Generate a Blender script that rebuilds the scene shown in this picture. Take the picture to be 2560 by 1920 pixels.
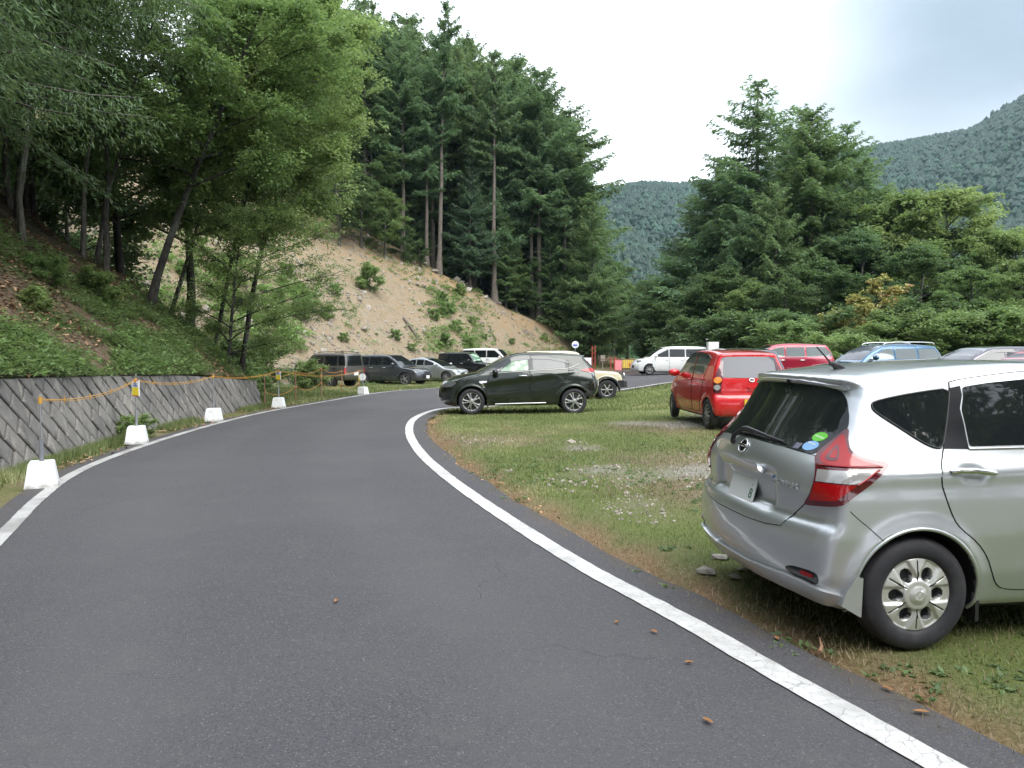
import bpy, math, random
import numpy as np
from mathutils import Vector, Matrix
from mathutils.geometry import delaunay_2d_cdt

R = math.radians
scene = bpy.context.scene
for o in list(bpy.data.objects):
    bpy.data.objects.remove(o)
col = scene.collection

# ---------------------------------------------------------------- camera
cam_data = bpy.data.cameras.new('camera')
cam = bpy.data.objects.new('camera', cam_data); col.objects.link(cam)
cam.location = (0, 0, 1.57); cam.rotation_euler = (math.pi / 2 - .044, 0, 0)
cam_data.sensor_width = 36; cam_data.lens = 36 * 1920 / 2560
cam_data.clip_start = .05; cam_data.clip_end = 6000
scene.camera = cam

# ---------------------------------------------------------------- light: bright overcast, sun veiled behind the camera to the right
SUN_EL, SUN_AZ = R(52), R(150)      # azimuth clockwise from +Y
world = bpy.data.worlds.new('World'); scene.world = world; world.use_nodes = True
def build_world():
    nt = world.node_tree; nt.nodes.clear(); N = nt.nodes.new; L = nt.links.new
    out = N('ShaderNodeOutputWorld'); bg = N('ShaderNodeBackground'); L(bg.outputs[0], out.inputs[0])
    bg.inputs['Strength'].default_value = .15
    sky = N('ShaderNodeTexSky'); sky.sky_type = 'NISHITA'; sky.sun_disc = False
    sky.sun_elevation = SUN_EL; sky.sun_rotation = SUN_AZ; sky.dust_density = 2.0
    tc = N('ShaderNodeTexCoord')
    mp = N('ShaderNodeMapping'); mp.inputs['Scale'].default_value = (1.0, 1.0, 2.2); L(tc.outputs['Generated'], mp.inputs[0])
    n1 = N('ShaderNodeTexNoise'); n1.inputs['Scale'].default_value = 1.3; n1.inputs['Detail'].default_value = 7; n1.inputs['Roughness'].default_value = .42
    L(mp.outputs[0], n1.inputs[0])
    # a thinner, grey-blue stretch of cloud up to the right of the valley
    sep = N('ShaderNodeSeparateXYZ'); L(tc.outputs['Generated'], sep.inputs[0])
    def blob(c, s):
        v = N('ShaderNodeVectorMath'); v.operation = 'SUBTRACT'; L(tc.outputs['Generated'], v.inputs[0]); v.inputs[1].default_value = c
        m = N('ShaderNodeVectorMath'); m.operation = 'MULTIPLY'; L(v.outputs[0], m.inputs[0]); m.inputs[1].default_value = s
        l = N('ShaderNodeVectorMath'); l.operation = 'LENGTH'; L(m.outputs[0], l.inputs[0])
        a = N('ShaderNodeMath'); a.operation = 'MULTIPLY_ADD'; L(n1.outputs[0], a.inputs[0]); a.inputs[1].default_value = -1.5; L(l.outputs['Value'], a.inputs[2])
        r = N('ShaderNodeMapRange'); r.interpolation_type = 'SMOOTHSTEP'; L(a.outputs[0], r.inputs[0])
        r.inputs[1].default_value = -.55; r.inputs[2].default_value = .75; r.inputs[3].default_value = 1; r.inputs[4].default_value = 0
        return r
    b1 = blob((.535, .775, .36), (3.9, 3.9, 5.0))
    b2 = blob((-.7, -.5, .5), (1.1, 1.1, 2.0))
    mx0 = N('ShaderNodeMath'); mx0.operation = 'MAXIMUM'; L(b1.outputs[0], mx0.inputs[0]); L(b2.outputs[0], mx0.inputs[1])
    white = N('ShaderNodeMixRGB'); white.inputs[1].default_value = (9.9, 10.5, 11.3, 1); white.inputs[2].default_value = (2.35, 2.9, 3.45, 1)
    L(mx0.outputs[0], white.inputs[0])
    # a little structure inside the cloud deck
    ov = N('ShaderNodeMapRange'); ov.inputs[1].default_value = .3; ov.inputs[2].default_value = .7; ov.inputs[3].default_value = .80; ov.inputs[4].default_value = 1.14
    n2 = N('ShaderNodeTexNoise'); n2.inputs['Scale'].default_value = 3.0; n2.inputs['Detail'].default_value = 5; L(mp.outputs[0], n2.inputs[0])
    L(n2.outputs[0], ov.inputs[0])
    mul = N('ShaderNodeVectorMath'); mul.operation = 'SCALE'; L(white.outputs[0], mul.inputs[0]); L(ov.outputs[0], mul.inputs['Scale'])
    mix = N('ShaderNodeMixRGB'); mix.inputs[0].default_value = .93; L(sky.outputs[0], mix.inputs[1]); L(mul.outputs[0], mix.inputs[2])
    L(mix.outputs[0], bg.inputs[0])
build_world()
sun_data = bpy.data.lights.new('sun', 'SUN'); sun_data.energy = 2.3; sun_data.angle = R(45); sun_data.color = (1, .975, .93)
sun = bpy.data.objects.new('sun', sun_data); col.objects.link(sun)
_d = Vector((math.sin(SUN_AZ) * math.cos(SUN_EL), math.cos(SUN_AZ) * math.cos(SUN_EL), math.sin(SUN_EL)))
sun.rotation_euler = _d.to_track_quat('Z', 'Y').to_euler(); sun.location = (10, -20, 40)

vs = scene.view_settings
vs.view_transform = 'Standard'; vs.look = 'None'; vs.exposure = 0.64; vs.gamma = 1; vs.use_curve_mapping = False
cy = scene.cycles
scene.render.engine = 'CYCLES'
cy.max_bounces = 6; cy.diffuse_bounces = 4; cy.glossy_bounces = 3; cy.transmission_bounces = 4; cy.volume_bounces = 0; cy.transparent_max_bounces = 8
cy.use_denoising = True; cy.use_adaptive_sampling = True; cy.adaptive_threshold = .02; cy.caustics_reflective = False; cy.caustics_refractive = False
cy.sample_clamp_indirect = 4
try: cy.denoiser = 'OPENIMAGEDENOISE'
except Exception: pass

# ---------------------------------------------------------------- helpers
def tag(o, label=None, cat=None, group=None, kind=None):
    if label: o['label'] = label
    if cat: o['category'] = cat
    if group: o['group'] = group
    if kind: o['kind'] = kind
    return o
def empty(name, loc=(0, 0, 0), rz=0, parent=None):
    o = bpy.data.objects.new(name, None); col.objects.link(o); o.location = loc; o.rotation_euler = (0, 0, rz)
    o.empty_display_size = .2
    if parent: o.parent = parent
    return o
def make_mesh(name, P, faces, mats=(), midx=None, smooth=False, attr=None, uv=None):
    """P (n,3); faces: one (m,k) array or a list of them"""
    me = bpy.data.meshes.new(name); P = np.asarray(P, np.float32)
    if not isinstance(faces, (list, tuple)): faces = [faces]
    faces = [np.asarray(f, np.int32) for f in faces if len(f)]
    me.vertices.add(len(P)); me.vertices.foreach_set('co', P.ravel())
    nl = sum(f.size for f in faces); nf = sum(len(f) for f in faces)
    me.loops.add(nl); me.loops.foreach_set('vertex_index', np.concatenate([f.ravel() for f in faces]))
    me.polygons.add(nf)
    cnt = np.concatenate([np.full(len(f), f.shape[1], np.int32) for f in faces])
    st = np.concatenate([[0], np.cumsum(cnt)[:-1]]).astype(np.int32)
    me.polygons.foreach_set('loop_start', st)
    if midx is not None: me.polygons.foreach_set('material_index', np.asarray(midx, np.int32))
    me.polygons.foreach_set('use_smooth', np.full(nf, bool(smooth)))
    if attr is not None:
        for k, v in attr.items():
            a = me.attributes.new(k, 'FLOAT', 'POINT'); a.data.foreach_set('value', np.asarray(v, np.float32))
    for m in (mats if isinstance(mats, (list, tuple)) else [mats]): me.materials.append(m)
    me.update(); me.validate()
    return me
def link(name, me, parent=None, loc=None, rz=None):
    o = bpy.data.objects.new(name, me); col.objects.link(o)
    if parent: o.parent = parent
    if loc is not None: o.location = loc
    if rz is not None: o.rotation_euler = (0, 0, rz)
    return o
def obj(name, P, faces, mats, parent=None, midx=None, smooth=False, attr=None, loc=None):
    return link(name, make_mesh(name, P, faces, mats, midx, smooth, attr), parent, loc)
def copy_tree(o, parent=None):
    c = o.copy(); col.objects.link(c); c.parent = parent
    for ch in list(o.children): copy_tree(ch, c)
    return c

class MB:
    """collects simple shapes; build() makes one mesh"""
    def __init__(s): s.P = []; s.F = {3: [], 4: []}; s.n = 0; s.M = {3: [], 4: []}
    def add(s, P, F, m=0):
        P = np.asarray(P, float); F = np.asarray(F, int)
        s.P.append(P); k = F.shape[1]; s.F[k].append(F + s.n); s.M[k].append(np.full(len(F), m)); s.n += len(P)
    def box(s, c, d, rz=0, m=0, taper=1.0, rot=None):
        x, y, z = [v / 2 for v in d]
        P = np.array([(-x, -y, -z), (x, -y, -z), (x, y, -z), (-x, y, -z), (-x * taper, -y * taper, z), (x * taper, -y * taper, z), (x * taper, y * taper, z), (-x * taper, y * taper, z)])
        if rot is not None: P = P @ np.array(rot).T
        if rz: cz, sz = math.cos(rz), math.sin(rz); P = P @ np.array([[cz, sz, 0], [-sz, cz, 0], [0, 0, 1]])
        s.add(P + np.array(c), [(0, 3, 2, 1), (4, 5, 6, 7), (0, 1, 5, 4), (1, 2, 6, 5), (2, 3, 7, 6), (3, 0, 4, 7)], m)
    def tube(s, path, rad, n=6, m=0, cap=True):
        path = np.asarray(path, float); k = len(path); rad = np.broadcast_to(np.asarray(rad, float), (k,))
        T = np.gradient(path, axis=0); T /= np.linalg.norm(T, axis=1)[:, None] + 1e-9
        up = np.array([0, 0, 1.]) if abs(T[:, 2]).mean() < .8 else np.array([1., 0, 0])
        A = np.cross(T, up); A /= np.linalg.norm(A, axis=1)[:, None] + 1e-9; B = np.cross(T, A)
        th = np.linspace(0, 2 * math.pi, n, endpoint=False)
        P = path[:, None] + rad[:, None, None] * (np.cos(th)[None, :, None] * A[:, None] + np.sin(th)[None, :, None] * B[:, None])
        i = np.arange(k - 1)[:, None] * n + np.arange(n)[None]; j = np.arange(k - 1)[:, None] * n + (np.arange(n)[None] + 1) % n
        F = np.stack([i, i + n, j + n, j], -1).reshape(-1, 4)
        s.add(P.reshape(-1, 3), F, m)
        if cap:
            for e, sg in ((0, 1), (k - 1, -1)):
                ring = np.arange(n)[::sg]
                Pc = np.vstack([P[e], path[e][None]]); s.add(Pc, [(ring[q], ring[(q + 1) % n], n) for q in range(n)], m)
    def mesh(s, name, mats, smooth=False):
        P = np.vstack(s.P); F = []; M = []
        for k in (3, 4):
            if s.F[k]: F.append(np.vstack(s.F[k])); M.append(np.concatenate(s.M[k]))
        return make_mesh(name, P, F, mats, np.concatenate(M), smooth)
    def build(s, name, mats, parent=None, smooth=False, loc=None, rz=None):
        return link(name, s.mesh(name, mats, smooth), parent, loc, rz)

M = {}
# ---------------------------------------------------------------- materials
def new_mat(name):
    m = bpy.data.materials.new(name); m.use_nodes = True; nt = m.node_tree
    b = nt.nodes.get('Principled BSDF'); return m, nt, b
def simple(name, c, rough=.5, metal=0, coat=0, spec=.5, emis=None):
    m, nt, b = new_mat(name)
    b.inputs['Base Color'].default_value = (*c, 1); b.inputs['Roughness'].default_value = rough; b.inputs['Metallic'].default_value = metal
    b.inputs['Coat Weight'].default_value = coat; b.inputs['Coat Roughness'].default_value = .03; b.inputs['Specular IOR Level'].default_value = spec
    return m
class NT:
    """tiny node-writing helper"""
    def __init__(s, m): s.nt = m.node_tree; s.b = s.nt.nodes.get('Principled BSDF')
    def n(s, t, **kw):
        x = s.nt.nodes.new('ShaderNode' + t)
        for k, v in kw.items(): setattr(x, k, v)
        return x
    def put(s, sock, v):
        if isinstance(v, bpy.types.NodeSocket): s.nt.links.new(v, sock)
        elif isinstance(v, (tuple, list)): sock.default_value = (*v, 1) if len(v) == 3 and sock.type == 'RGBA' else v
        else: sock.default_value = v
    def coord(s, kind='Object'): return s.n('TexCoord').outputs[kind]
    def noise(s, scale, detail=3, rough=.5, vec=None, out=0, dist=0):
        x = s.n('TexNoise'); x.inputs['Scale'].default_value = scale; x.inputs['Detail'].default_value = detail; x.inputs['Roughness'].default_value = rough
        x.inputs['Distortion'].default_value = dist
        s.put(x.inputs['Vector'], vec if vec is not None else s.coord()); return x.outputs[out]
    def voro(s, scale, vec=None, feature='F1', out='Distance', rnd=1):
        x = s.n('TexVoronoi', feature=feature); x.inputs['Scale'].default_value = scale; x.inputs['Randomness'].default_value = rnd
        s.put(x.inputs['Vector'], vec if vec is not None else s.coord()); return x.outputs[out]
    def math(s, op, a, b=0., c=0., clamp=False):
        x = s.n('Math', operation=op, use_clamp=clamp); s.put(x.inputs[0], a); s.put(x.inputs[1], b); s.put(x.inputs[2], c); return x.outputs[0]
    def ramp(s, v, a, b, lo=0., hi=1., smooth=True):
        x = s.n('MapRange', interpolation_type='SMOOTHSTEP' if smooth else 'LINEAR'); s.put(x.inputs[0], v)
        for i, q in enumerate((a, b, lo, hi)): s.put(x.inputs[i + 1], q)
        return x.outputs[0]
    def mix(s, f, a, b, op='MIX'):
        x = s.n('MixRGB', blend_type=op); s.put(x.inputs[0], f); s.put(x.inputs[1], a); s.put(x.inputs[2], b); return x.outputs[0]
    def bump(s, h, strength=.5, dist=.02, normal=None):
        x = s.n('Bump'); x.inputs['Strength'].default_value = strength; x.inputs['Distance'].default_value = dist; s.put(x.inputs['Height'], h)
        if normal is not None: s.put(x.inputs['Normal'], normal)
        return x.outputs[0]
    def attr(s, name): x = s.n('Attribute', attribute_name=name); return x.outputs['Fac']
    def objrand(s): return s.n('ObjectInfo').outputs['Random']
    def set(s, **kw):
        for k, v in kw.items(): s.put(s.b.inputs[k.replace('_', ' ')], v)
# ---------------------------------------------------------------- car bodies as smooth implicit solids (numpy)
def smax(a, b, k):
    h = np.clip(0.5 + 0.5 * (a - b) / k, 0, 1)
    return b + (a - b) * h + k * h * (1 - h)

def sstep(x, a, b):
    t = np.clip((x - a) / (b - a), 0, 1)
    return t * t * (3 - 2 * t)

def chaikin(p, n=2, closed=True):
    p = np.array(p, float)
    for _ in range(n):
        q = np.roll(p, -1, 0)
        a, b = p * .75 + q * .25, p * .25 + q * .75
        if not closed:
            a, b = a[:-1], b[:-1]
        r = np.empty((len(a) * 2, 2)); r[0::2] = a; r[1::2] = b
        if not closed:
            r = np.vstack([p[:1], r, p[-1:]])
        p = r
    return p

def sdf_poly(px, pz, poly):
    d2 = np.full(px.shape, 1e9); ins = np.zeros(px.shape, bool)
    n = len(poly)
    for i in range(n):
        a, b = poly[i], poly[(i + 1) % n]
        e = b - a; wx, wz = px - a[0], pz - a[1]
        t = np.clip((wx * e[0] + wz * e[1]) / (e @ e + 1e-12), 0, 1)
        d2 = np.minimum(d2, (wx - e[0] * t) ** 2 + (wz - e[1] * t) ** 2)
        c = (a[1] > pz) != (b[1] > pz)
        if abs(e[1]) > 1e-12:
            ins ^= c & (px < a[0] + (pz - a[1]) / e[1] * e[0])
    d = np.sqrt(d2)
    return np.where(ins, -d, d)

class Tab:
    def __init__(s, pts, sm=.03):
        p = np.array(pts, float); s.x = np.linspace(p[0, 0] - .3, p[-1, 0] + .3, 500)
        v = np.interp(s.x, p[:, 0], p[:, 1]); dx = s.x[1] - s.x[0]; w = max(1, int(sm / dx))
        k = np.hanning(2 * w + 3); k /= k.sum()
        s.v = np.convolve(np.pad(v, w + 1, mode='edge'), k, 'valid')
    def __call__(s, x):
        return np.interp(x, s.x, s.v)

class Body:
    """side: silhouette (x forward from the rear axle, z up); wid: half width by height; plan: width factor by x"""
    def __init__(s, side, wid, plan, bow=(.12, .25), crown=.03, axles=(0, 2.6), wr=.31, arch=.36, flare=.012, k=.05, vox=.03, hook=None, sm=1, cab=None, well=.30):
        s.poly = chaikin(side, sm); s.W = Tab(wid); s.P = Tab(plan, .15); s.bow = bow; s.crown = crown
        s.axles, s.wr, s.arch, s.flare, s.k, s.vox, s.hook, s.well = axles, wr, arch, flare, k, vox, hook, well
        s.cab = Tab(cab, .2) if cab else None
        s.x0, s.x1 = s.poly[:, 0].min(), s.poly[:, 0].max(); s.z0, s.z1 = s.poly[:, 1].min(), s.poly[:, 1].max()
        s.wm = max(w for _, w in wid)
        g = .01; s.g = g; s.ox, s.oz = s.x0 - .5, s.z0 - .3
        nx, nz = int((s.x1 - s.x0 + 1.0) / g), int((s.z1 - s.z0 + .6) / g)
        X, Z = np.meshgrid(s.ox + np.arange(nx) * g, s.oz + np.arange(nz) * g, indexing='ij')
        s.S = sdf_poly(X, Z, s.poly)
    def side_sdf(s, x, z):
        fx = np.clip((x - s.ox) / s.g, 0, s.S.shape[0] - 1.001); fz = np.clip((z - s.oz) / s.g, 0, s.S.shape[1] - 1.001)
        i, j = fx.astype(int), fz.astype(int); a, b = fx - i, fz - j
        S = s.S
        return (S[i, j] * (1 - a) + S[i + 1, j] * a) * (1 - b) + (S[i, j + 1] * (1 - a) + S[i + 1, j + 1] * a) * b
    def solid(s, x, y, z):
        ay = np.abs(y); W = s.W(z) * s.P(x)
        if s.cab:
            W = W * (1 - (1 - s.cab(x)) * sstep(z, .85, 1.25))
        for ax in s.axles:
            r = np.hypot(x - ax, z - s.wr)
            W = W + s.flare * np.exp(-((r - s.arch - .01) / .05) ** 2)
        t = np.clip(ay / s.wm, 0, 1.3)
        tb = t ** 2.6
        xe = x - s.bow[0] * tb * (1 - sstep(x, s.x0 + .2, s.x0 + 1.0)) + s.bow[1] * tb * sstep(x, s.x1 - 1.3, s.x1 - .2)
        ze = z + s.crown * t ** 2 * sstep(z, .6, .9)
        if s.hook:
            W, xe, ze = s.hook(x, ay, z, W, xe, ze)
        return smax((ay - W) * .97, s.side_sdf(xe, ze), s.k)
    def wells(s, x, y, z):
        ay = np.abs(y); d = np.full(np.shape(x), 9.)
        for ax in s.axles:
            c = np.maximum(np.hypot(x - ax, z - s.wr) - s.arch, (s.wm - s.well) - ay)
            d = np.minimum(d, c)
        return d
    def f(s, x, y, z, wells=True):
        a = s.solid(x, y, z)
        return smax(a, -s.wells(x, y, z), .006) if wells else a
    def grad(s, x, y, z, wells=False, e=.004):
        g = np.stack([s.f(x + e, y, z, wells) - s.f(x - e, y, z, wells), s.f(x, y + e, z, wells) - s.f(x, y - e, z, wells),
                      s.f(x, y, z + e, wells) - s.f(x, y, z - e, wells)], -1) / (2 * e)
        return g
    def mesh(s):
        import openvdb
        v = s.vox; xs = np.arange(s.x0 - .1 - 2 * v, s.x1 + .1 + 2 * v, v); n = int((s.wm + .08) / v) + 2
        ys = (np.arange(-n, n + 1)) * v; zs = np.arange(s.z0 - 3 * v, s.z1 + .06 + 2 * v, v)
        X, Y, Z = np.meshgrid(xs, ys[n:], zs, indexing='ij')
        F = s.f(X, Y, Z); F = np.concatenate([F[:, :0:-1], F], 1).astype(np.float32)
        g = openvdb.FloatGrid(1.0); g.copyFromArray(np.ascontiguousarray(F))
        pts, tri, quad = g.convertToPolygons(0.0, 0.0)
        P = np.asarray(pts, float) * v + [xs[0], ys[0], zs[0]]
        for _ in range(3):
            f = s.f(*P.T); gr = s.grad(*P.T, wells=True); n2 = (gr ** 2).sum(1) + .05
            P -= np.clip((f / n2)[:, None] * gr, -.5 * v, .5 * v)
        faces = [np.asarray(q)[:, ::-1] for q in (tri, quad) if len(q)]
        return P, faces
    # ---- projecting flat outlines on to the shell
    def hit(s, O, D, far=3.):
        n = len(O); t0 = np.zeros(n); hitm = np.zeros(n, bool); t = np.zeros(n)
        step = .02; prev = s.f(*O.T, wells=False); lo = np.zeros(n); hi = np.full(n, far)
        for k in range(int(far / step)):
            t = (k + 1) * step; q = O + D * t; v = s.f(*q.T, wells=False)
            new = (~hitm) & (v <= 0); lo[new] = t - step; hi[new] = t; hitm |= new
            if hitm.all(): break
        for _ in range(14):
            m = (lo + hi) / 2; v = s.f(*(O + D * m[:, None]).T, wells=False); ins = v <= 0
            hi = np.where(ins, m, hi); lo = np.where(ins, lo, m)
        return O + D * hi[:, None], hitm

BASIS = {'side': ((0, -1, 0), (1, 0, 0)), 'rear': ((1, 0, 0), (0, 1, 0)), 'front': ((-1, 0, 0), (0, 1, 0)),
         'rdiag': ((.70711, -.70711, 0), (.70711, .70711, 0)), 'fdiag': ((-.70711, -.70711, 0), (.70711, -.70711, 0))}
def to_rays(mode, ab):
    ab = np.asarray(ab, float)
    if mode == 'top':
        O = np.stack([ab[:, 0], ab[:, 1], np.full(len(ab), 2.4)], 1); D = np.tile([0, 0, -1.], (len(ab), 1)); return O, D
    d, u = (np.array(v, float) for v in BASIS[mode])
    back = {'side': 1.3, 'rear': 1.4, 'front': 5.2, 'rdiag': 2.2, 'fdiag': 4.6}[mode]
    O = u * ab[:, :1] + np.array([0, 0, 1.]) * ab[:, 1:] - d * back
    return O, np.tile(d, (len(ab), 1))
# ---------------------------------------------------------------- car parts in Blender

def paint(name, c, metal=.55, rough=.32, dust=.0):
    m, nt, b = new_mat(name); k = NT(m)
    fl = k.noise(900, 2, .5); d = k.noise(3, 4, .6)
    cc = k.mix(k.ramp(fl, .35, .65, 0, .12), c, tuple(min(1, v * 1.25 + .02) for v in c))
    # road dust gathered low on the body
    sep = k.n('SeparateXYZ'); k.put(sep.inputs[0], k.coord())
    low = k.math('MULTIPLY', k.ramp(sep.outputs[2], .55, .15), k.ramp(d, .35, .7), clamp=True)
    cc = k.mix(k.math('MULTIPLY', low, .35 + dust), cc, (.22, .20, .17))
    k.set(Base_Color=cc, Metallic=metal, Roughness=k.math('ADD', rough, k.math('MULTIPLY', low, .25)), Coat_Weight=1., Coat_Roughness=.045, Specular_IOR_Level=.5)
    return m
M['glass'] = simple('tinted_glass', (.012, .014, .016), .02, 0, 0, .6)
M['glass_light'] = simple('clear_glass', (.10, .12, .11), .03, 0, 0, .8)
M['glass_grey'] = simple('smoked_glass', (.035, .04, .045), .03, 0, 0, .8)
M['black'] = simple('black_plastic', (.018, .018, .019), .45)
M['blackgloss'] = simple('black_gloss', (.012, .012, .016), .15)
M['under'] = simple('underbody', (.012, .012, .012), .9)
M['rubber'] = simple('rubber', (.022, .022, .024), .75)
M['chrome'] = simple('chrome', (.75, .75, .76), .1, 1)
M['trimmetal'] = simple('trim_metal', (.38, .38, .38), .3, .9)
M['satin'] = simple('satin_metal', (.60, .60, .60), .32, .85)
M['hub'] = simple('wheel_cover_paint', (.62, .61, .58), .35, .55, .3)
M['alloy'] = simple('alloy', (.36, .36, .35), .38, .6, .2)
M['lamp_lens'] = simple('headlamp_lens', (.20, .21, .22), .12, .5, 1)
M['alloy_dark'] = simple('dark_alloy', (.03, .03, .032), .4, .5)
M['red_lens'] = simple('red_lens', (.36, .003, .006), .14, 0, .35)
M['dark_red'] = simple('dark_red_lens', (.10, .006, .014), .1, 0, 1)
M['clear_lens'] = simple('clear_lens', (.46, .44, .43), .15, .35, 1)
M['amber'] = simple('amber_lens', (.85, .25, .01), .15, 0, 1)
M['white'] = simple('white_plate', (.88, .88, .85), .5)
M['yellow_plate'] = simple('yellow_plate', (.75, .50, .03), .5)
M['seam'] = simple('panel_gap', (.008, .008, .008), .9)
M['green_sticker'] = simple('green_sticker', (.13, .52, .05), .5)
M['blue_sticker'] = simple('blue_sticker', (.22, .42, .70), .5)
M['grey_sticker'] = simple('grey_sticker', (.12, .13, .17), .5)
M['badge_blue'] = simple('badge_blue', (.08, .28, .62), .25, .4, .5)
M['chrome_dark'] = simple('chrome_letters', (.55, .56, .58), .18, 1)
M['print_dark'] = simple('plate_characters', (.03, .14, .07), .6)
# tyre rubber with scuffs
def _tyre():
    m, nt, b = new_mat('tyre_rubber'); k = NT(m)
    d = k.noise(7, 6, .65); e = k.noise(60, 3, .6)
    c = k.mix(k.ramp(d, .45, .75, 0, .7), (.022, .021, .026), (.055, .052, .056)); c = k.mix(k.ramp(e, .62, .74, 0, .5), c, (.10, .095, .09))
    k.set(Base_Color=c, Roughness=.72); return m
M['tyre'] = _tyre()

def resample(poly, step, closed=True):
    p = np.array(poly, float); q = np.roll(p, -1, 0) if closed else p[1:]
    a = p if closed else p[:-1]; out = []
    for s, e in zip(a, q):
        n = max(1, int(round(np.linalg.norm(e - s) / step)))
        out.append(s + (e - s) * (np.arange(n) / n)[:, None])
    out = np.vstack(out)
    return out if closed else np.vstack([out, p[-1:]])

def rounded(poly, r):
    """corners cut back by at most r"""
    p = np.array(poly, float); n = len(p); out = []
    for i in range(n):
        a, b, c = p[i - 1], p[i], p[(i + 1) % n]; la, lc = np.linalg.norm(a - b), np.linalg.norm(c - b)
        u, v = (a - b) / (la + 1e-9), (c - b) / (lc + 1e-9); ra, rc = min(r, la * .4), min(r, lc * .4)
        if u @ v < -.96: out.append(b); continue
        s, e = b + u * ra, b + v * rc
        for t in (0, .33, .67, 1): out.append(s * (1 - t) ** 2 + 2 * b * t * (1 - t) + e * t * t)
    return np.array(out)

def patch_mesh(body, poly, mode, name, mats, off=.004, step=.04, skirt=.014, sm=1, wells=None):
    """a skin that lies on the shell, outlined by a flat polygon"""
    pl = rounded(poly, .045 * sm) if sm else np.array(poly, float)
    b = resample(pl, step)
    lo, hi = b.min(0), b.max(0)
    gx, gz = np.meshgrid(np.arange(lo[0] + step / 2, hi[0], step), np.arange(lo[1] + step / 2, hi[1], step))
    g = np.stack([gx.ravel(), gz.ravel()], 1); g[:, 0] += (np.arange(len(g)) % 2) * .13 * step
    d = sdf_poly(g[:, 0], g[:, 1], b) if len(g) else np.zeros(0)
    g = g[d < -step * .35]
    V = np.vstack([b, g]); n = len(b)
    r = delaunay_2d_cdt([Vector(v) for v in V], [(i, (i + 1) % n) for i in range(n)], [list(range(n))], 1, 1e-6)
    V2 = np.array([tuple(v) for v in r[0]]); F = [f for f in r[2] if len(f) == 3]
    O, D = to_rays(mode, V2); P, ok = body.hit(O, D, far=4.5)
    G = body.grad(*P.T); G /= np.linalg.norm(G, axis=1)[:, None] + 1e-9
    F = np.array([f for f in F if ok[list(f)].all()], int)
    if not len(F): return None
    Q = P + G * off
    nrm = np.cross(Q[F[:, 1]] - Q[F[:, 0]], Q[F[:, 2]] - Q[F[:, 0]]); flip = (nrm * G[F[:, 0]]).sum(1) < 0
    F[flip] = F[flip][:, ::-1]
    par = np.arange(len(Q))                      # keep the largest connected piece only
    for _ in range(60):
        m = par[F].min(1); new = par.copy(); np.minimum.at(new, F.ravel(), np.repeat(m, 3)); new = new[new]
        if (new == par).all(): break
        par = new
    lab = par[F[:, 0]]; u, c = np.unique(lab, return_counts=True); F = F[lab == u[c.argmax()]]
    E = {}
    for f in F:
        for a, c in ((f[0], f[1]), (f[1], f[2]), (f[2], f[0])): E[(a, c)] = 1
    be = [(a, c) for (a, c) in E if (c, a) not in E]
    m = len(Q); SP, SF, at_ = [], [], {}
    def rim_vert(a):
        if a not in at_: at_[a] = m + len(SP); SP.extend([Q[a], P[a] - G[a] * skirt])
        return at_[a]
    for a, c in be:
        i, j = rim_vert(a), rim_vert(c); SF.append((j, i, i + 1, j + 1))
    V = np.vstack([Q, np.array(SP)]); SF = np.array(SF); used = np.unique(np.concatenate([F.ravel(), SF.ravel()])); re_ = np.full(len(V), -1); re_[used] = np.arange(len(used))
    return make_mesh(name, V[used], [re_[F], re_[SF]], mats, None, True)
def flip_mesh(me, name):
    m = me.copy(); m.name = name; n = len(m.vertices); P = np.empty(n * 3, np.float32); m.vertices.foreach_get('co', P)
    P = P.reshape(-1, 3); P[:, 1] *= -1; m.vertices.foreach_set('co', P.ravel()); m.flip_normals(); m.update(); return m
def seam_mesh(body, path, mode, name, mats, rad=.0035, off=0., step=.05, closed=False, sm=2, n=5):
    p = chaikin(path, sm, closed) if sm else np.array(path, float)
    p = resample(p, step, closed)
    if closed: p = np.vstack([p, p[:1]])
    O, D = to_rays(mode, p); P, ok = body.hit(O, D, far=4.5); P = P[ok]
    if len(P) < 2: return None
    G = body.grad(*P.T); G /= np.linalg.norm(G, axis=1)[:, None] + 1e-9
    mb = MB(); mb.tube(P + G * off, rad, n); return mb.mesh(name, mats, True)
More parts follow.
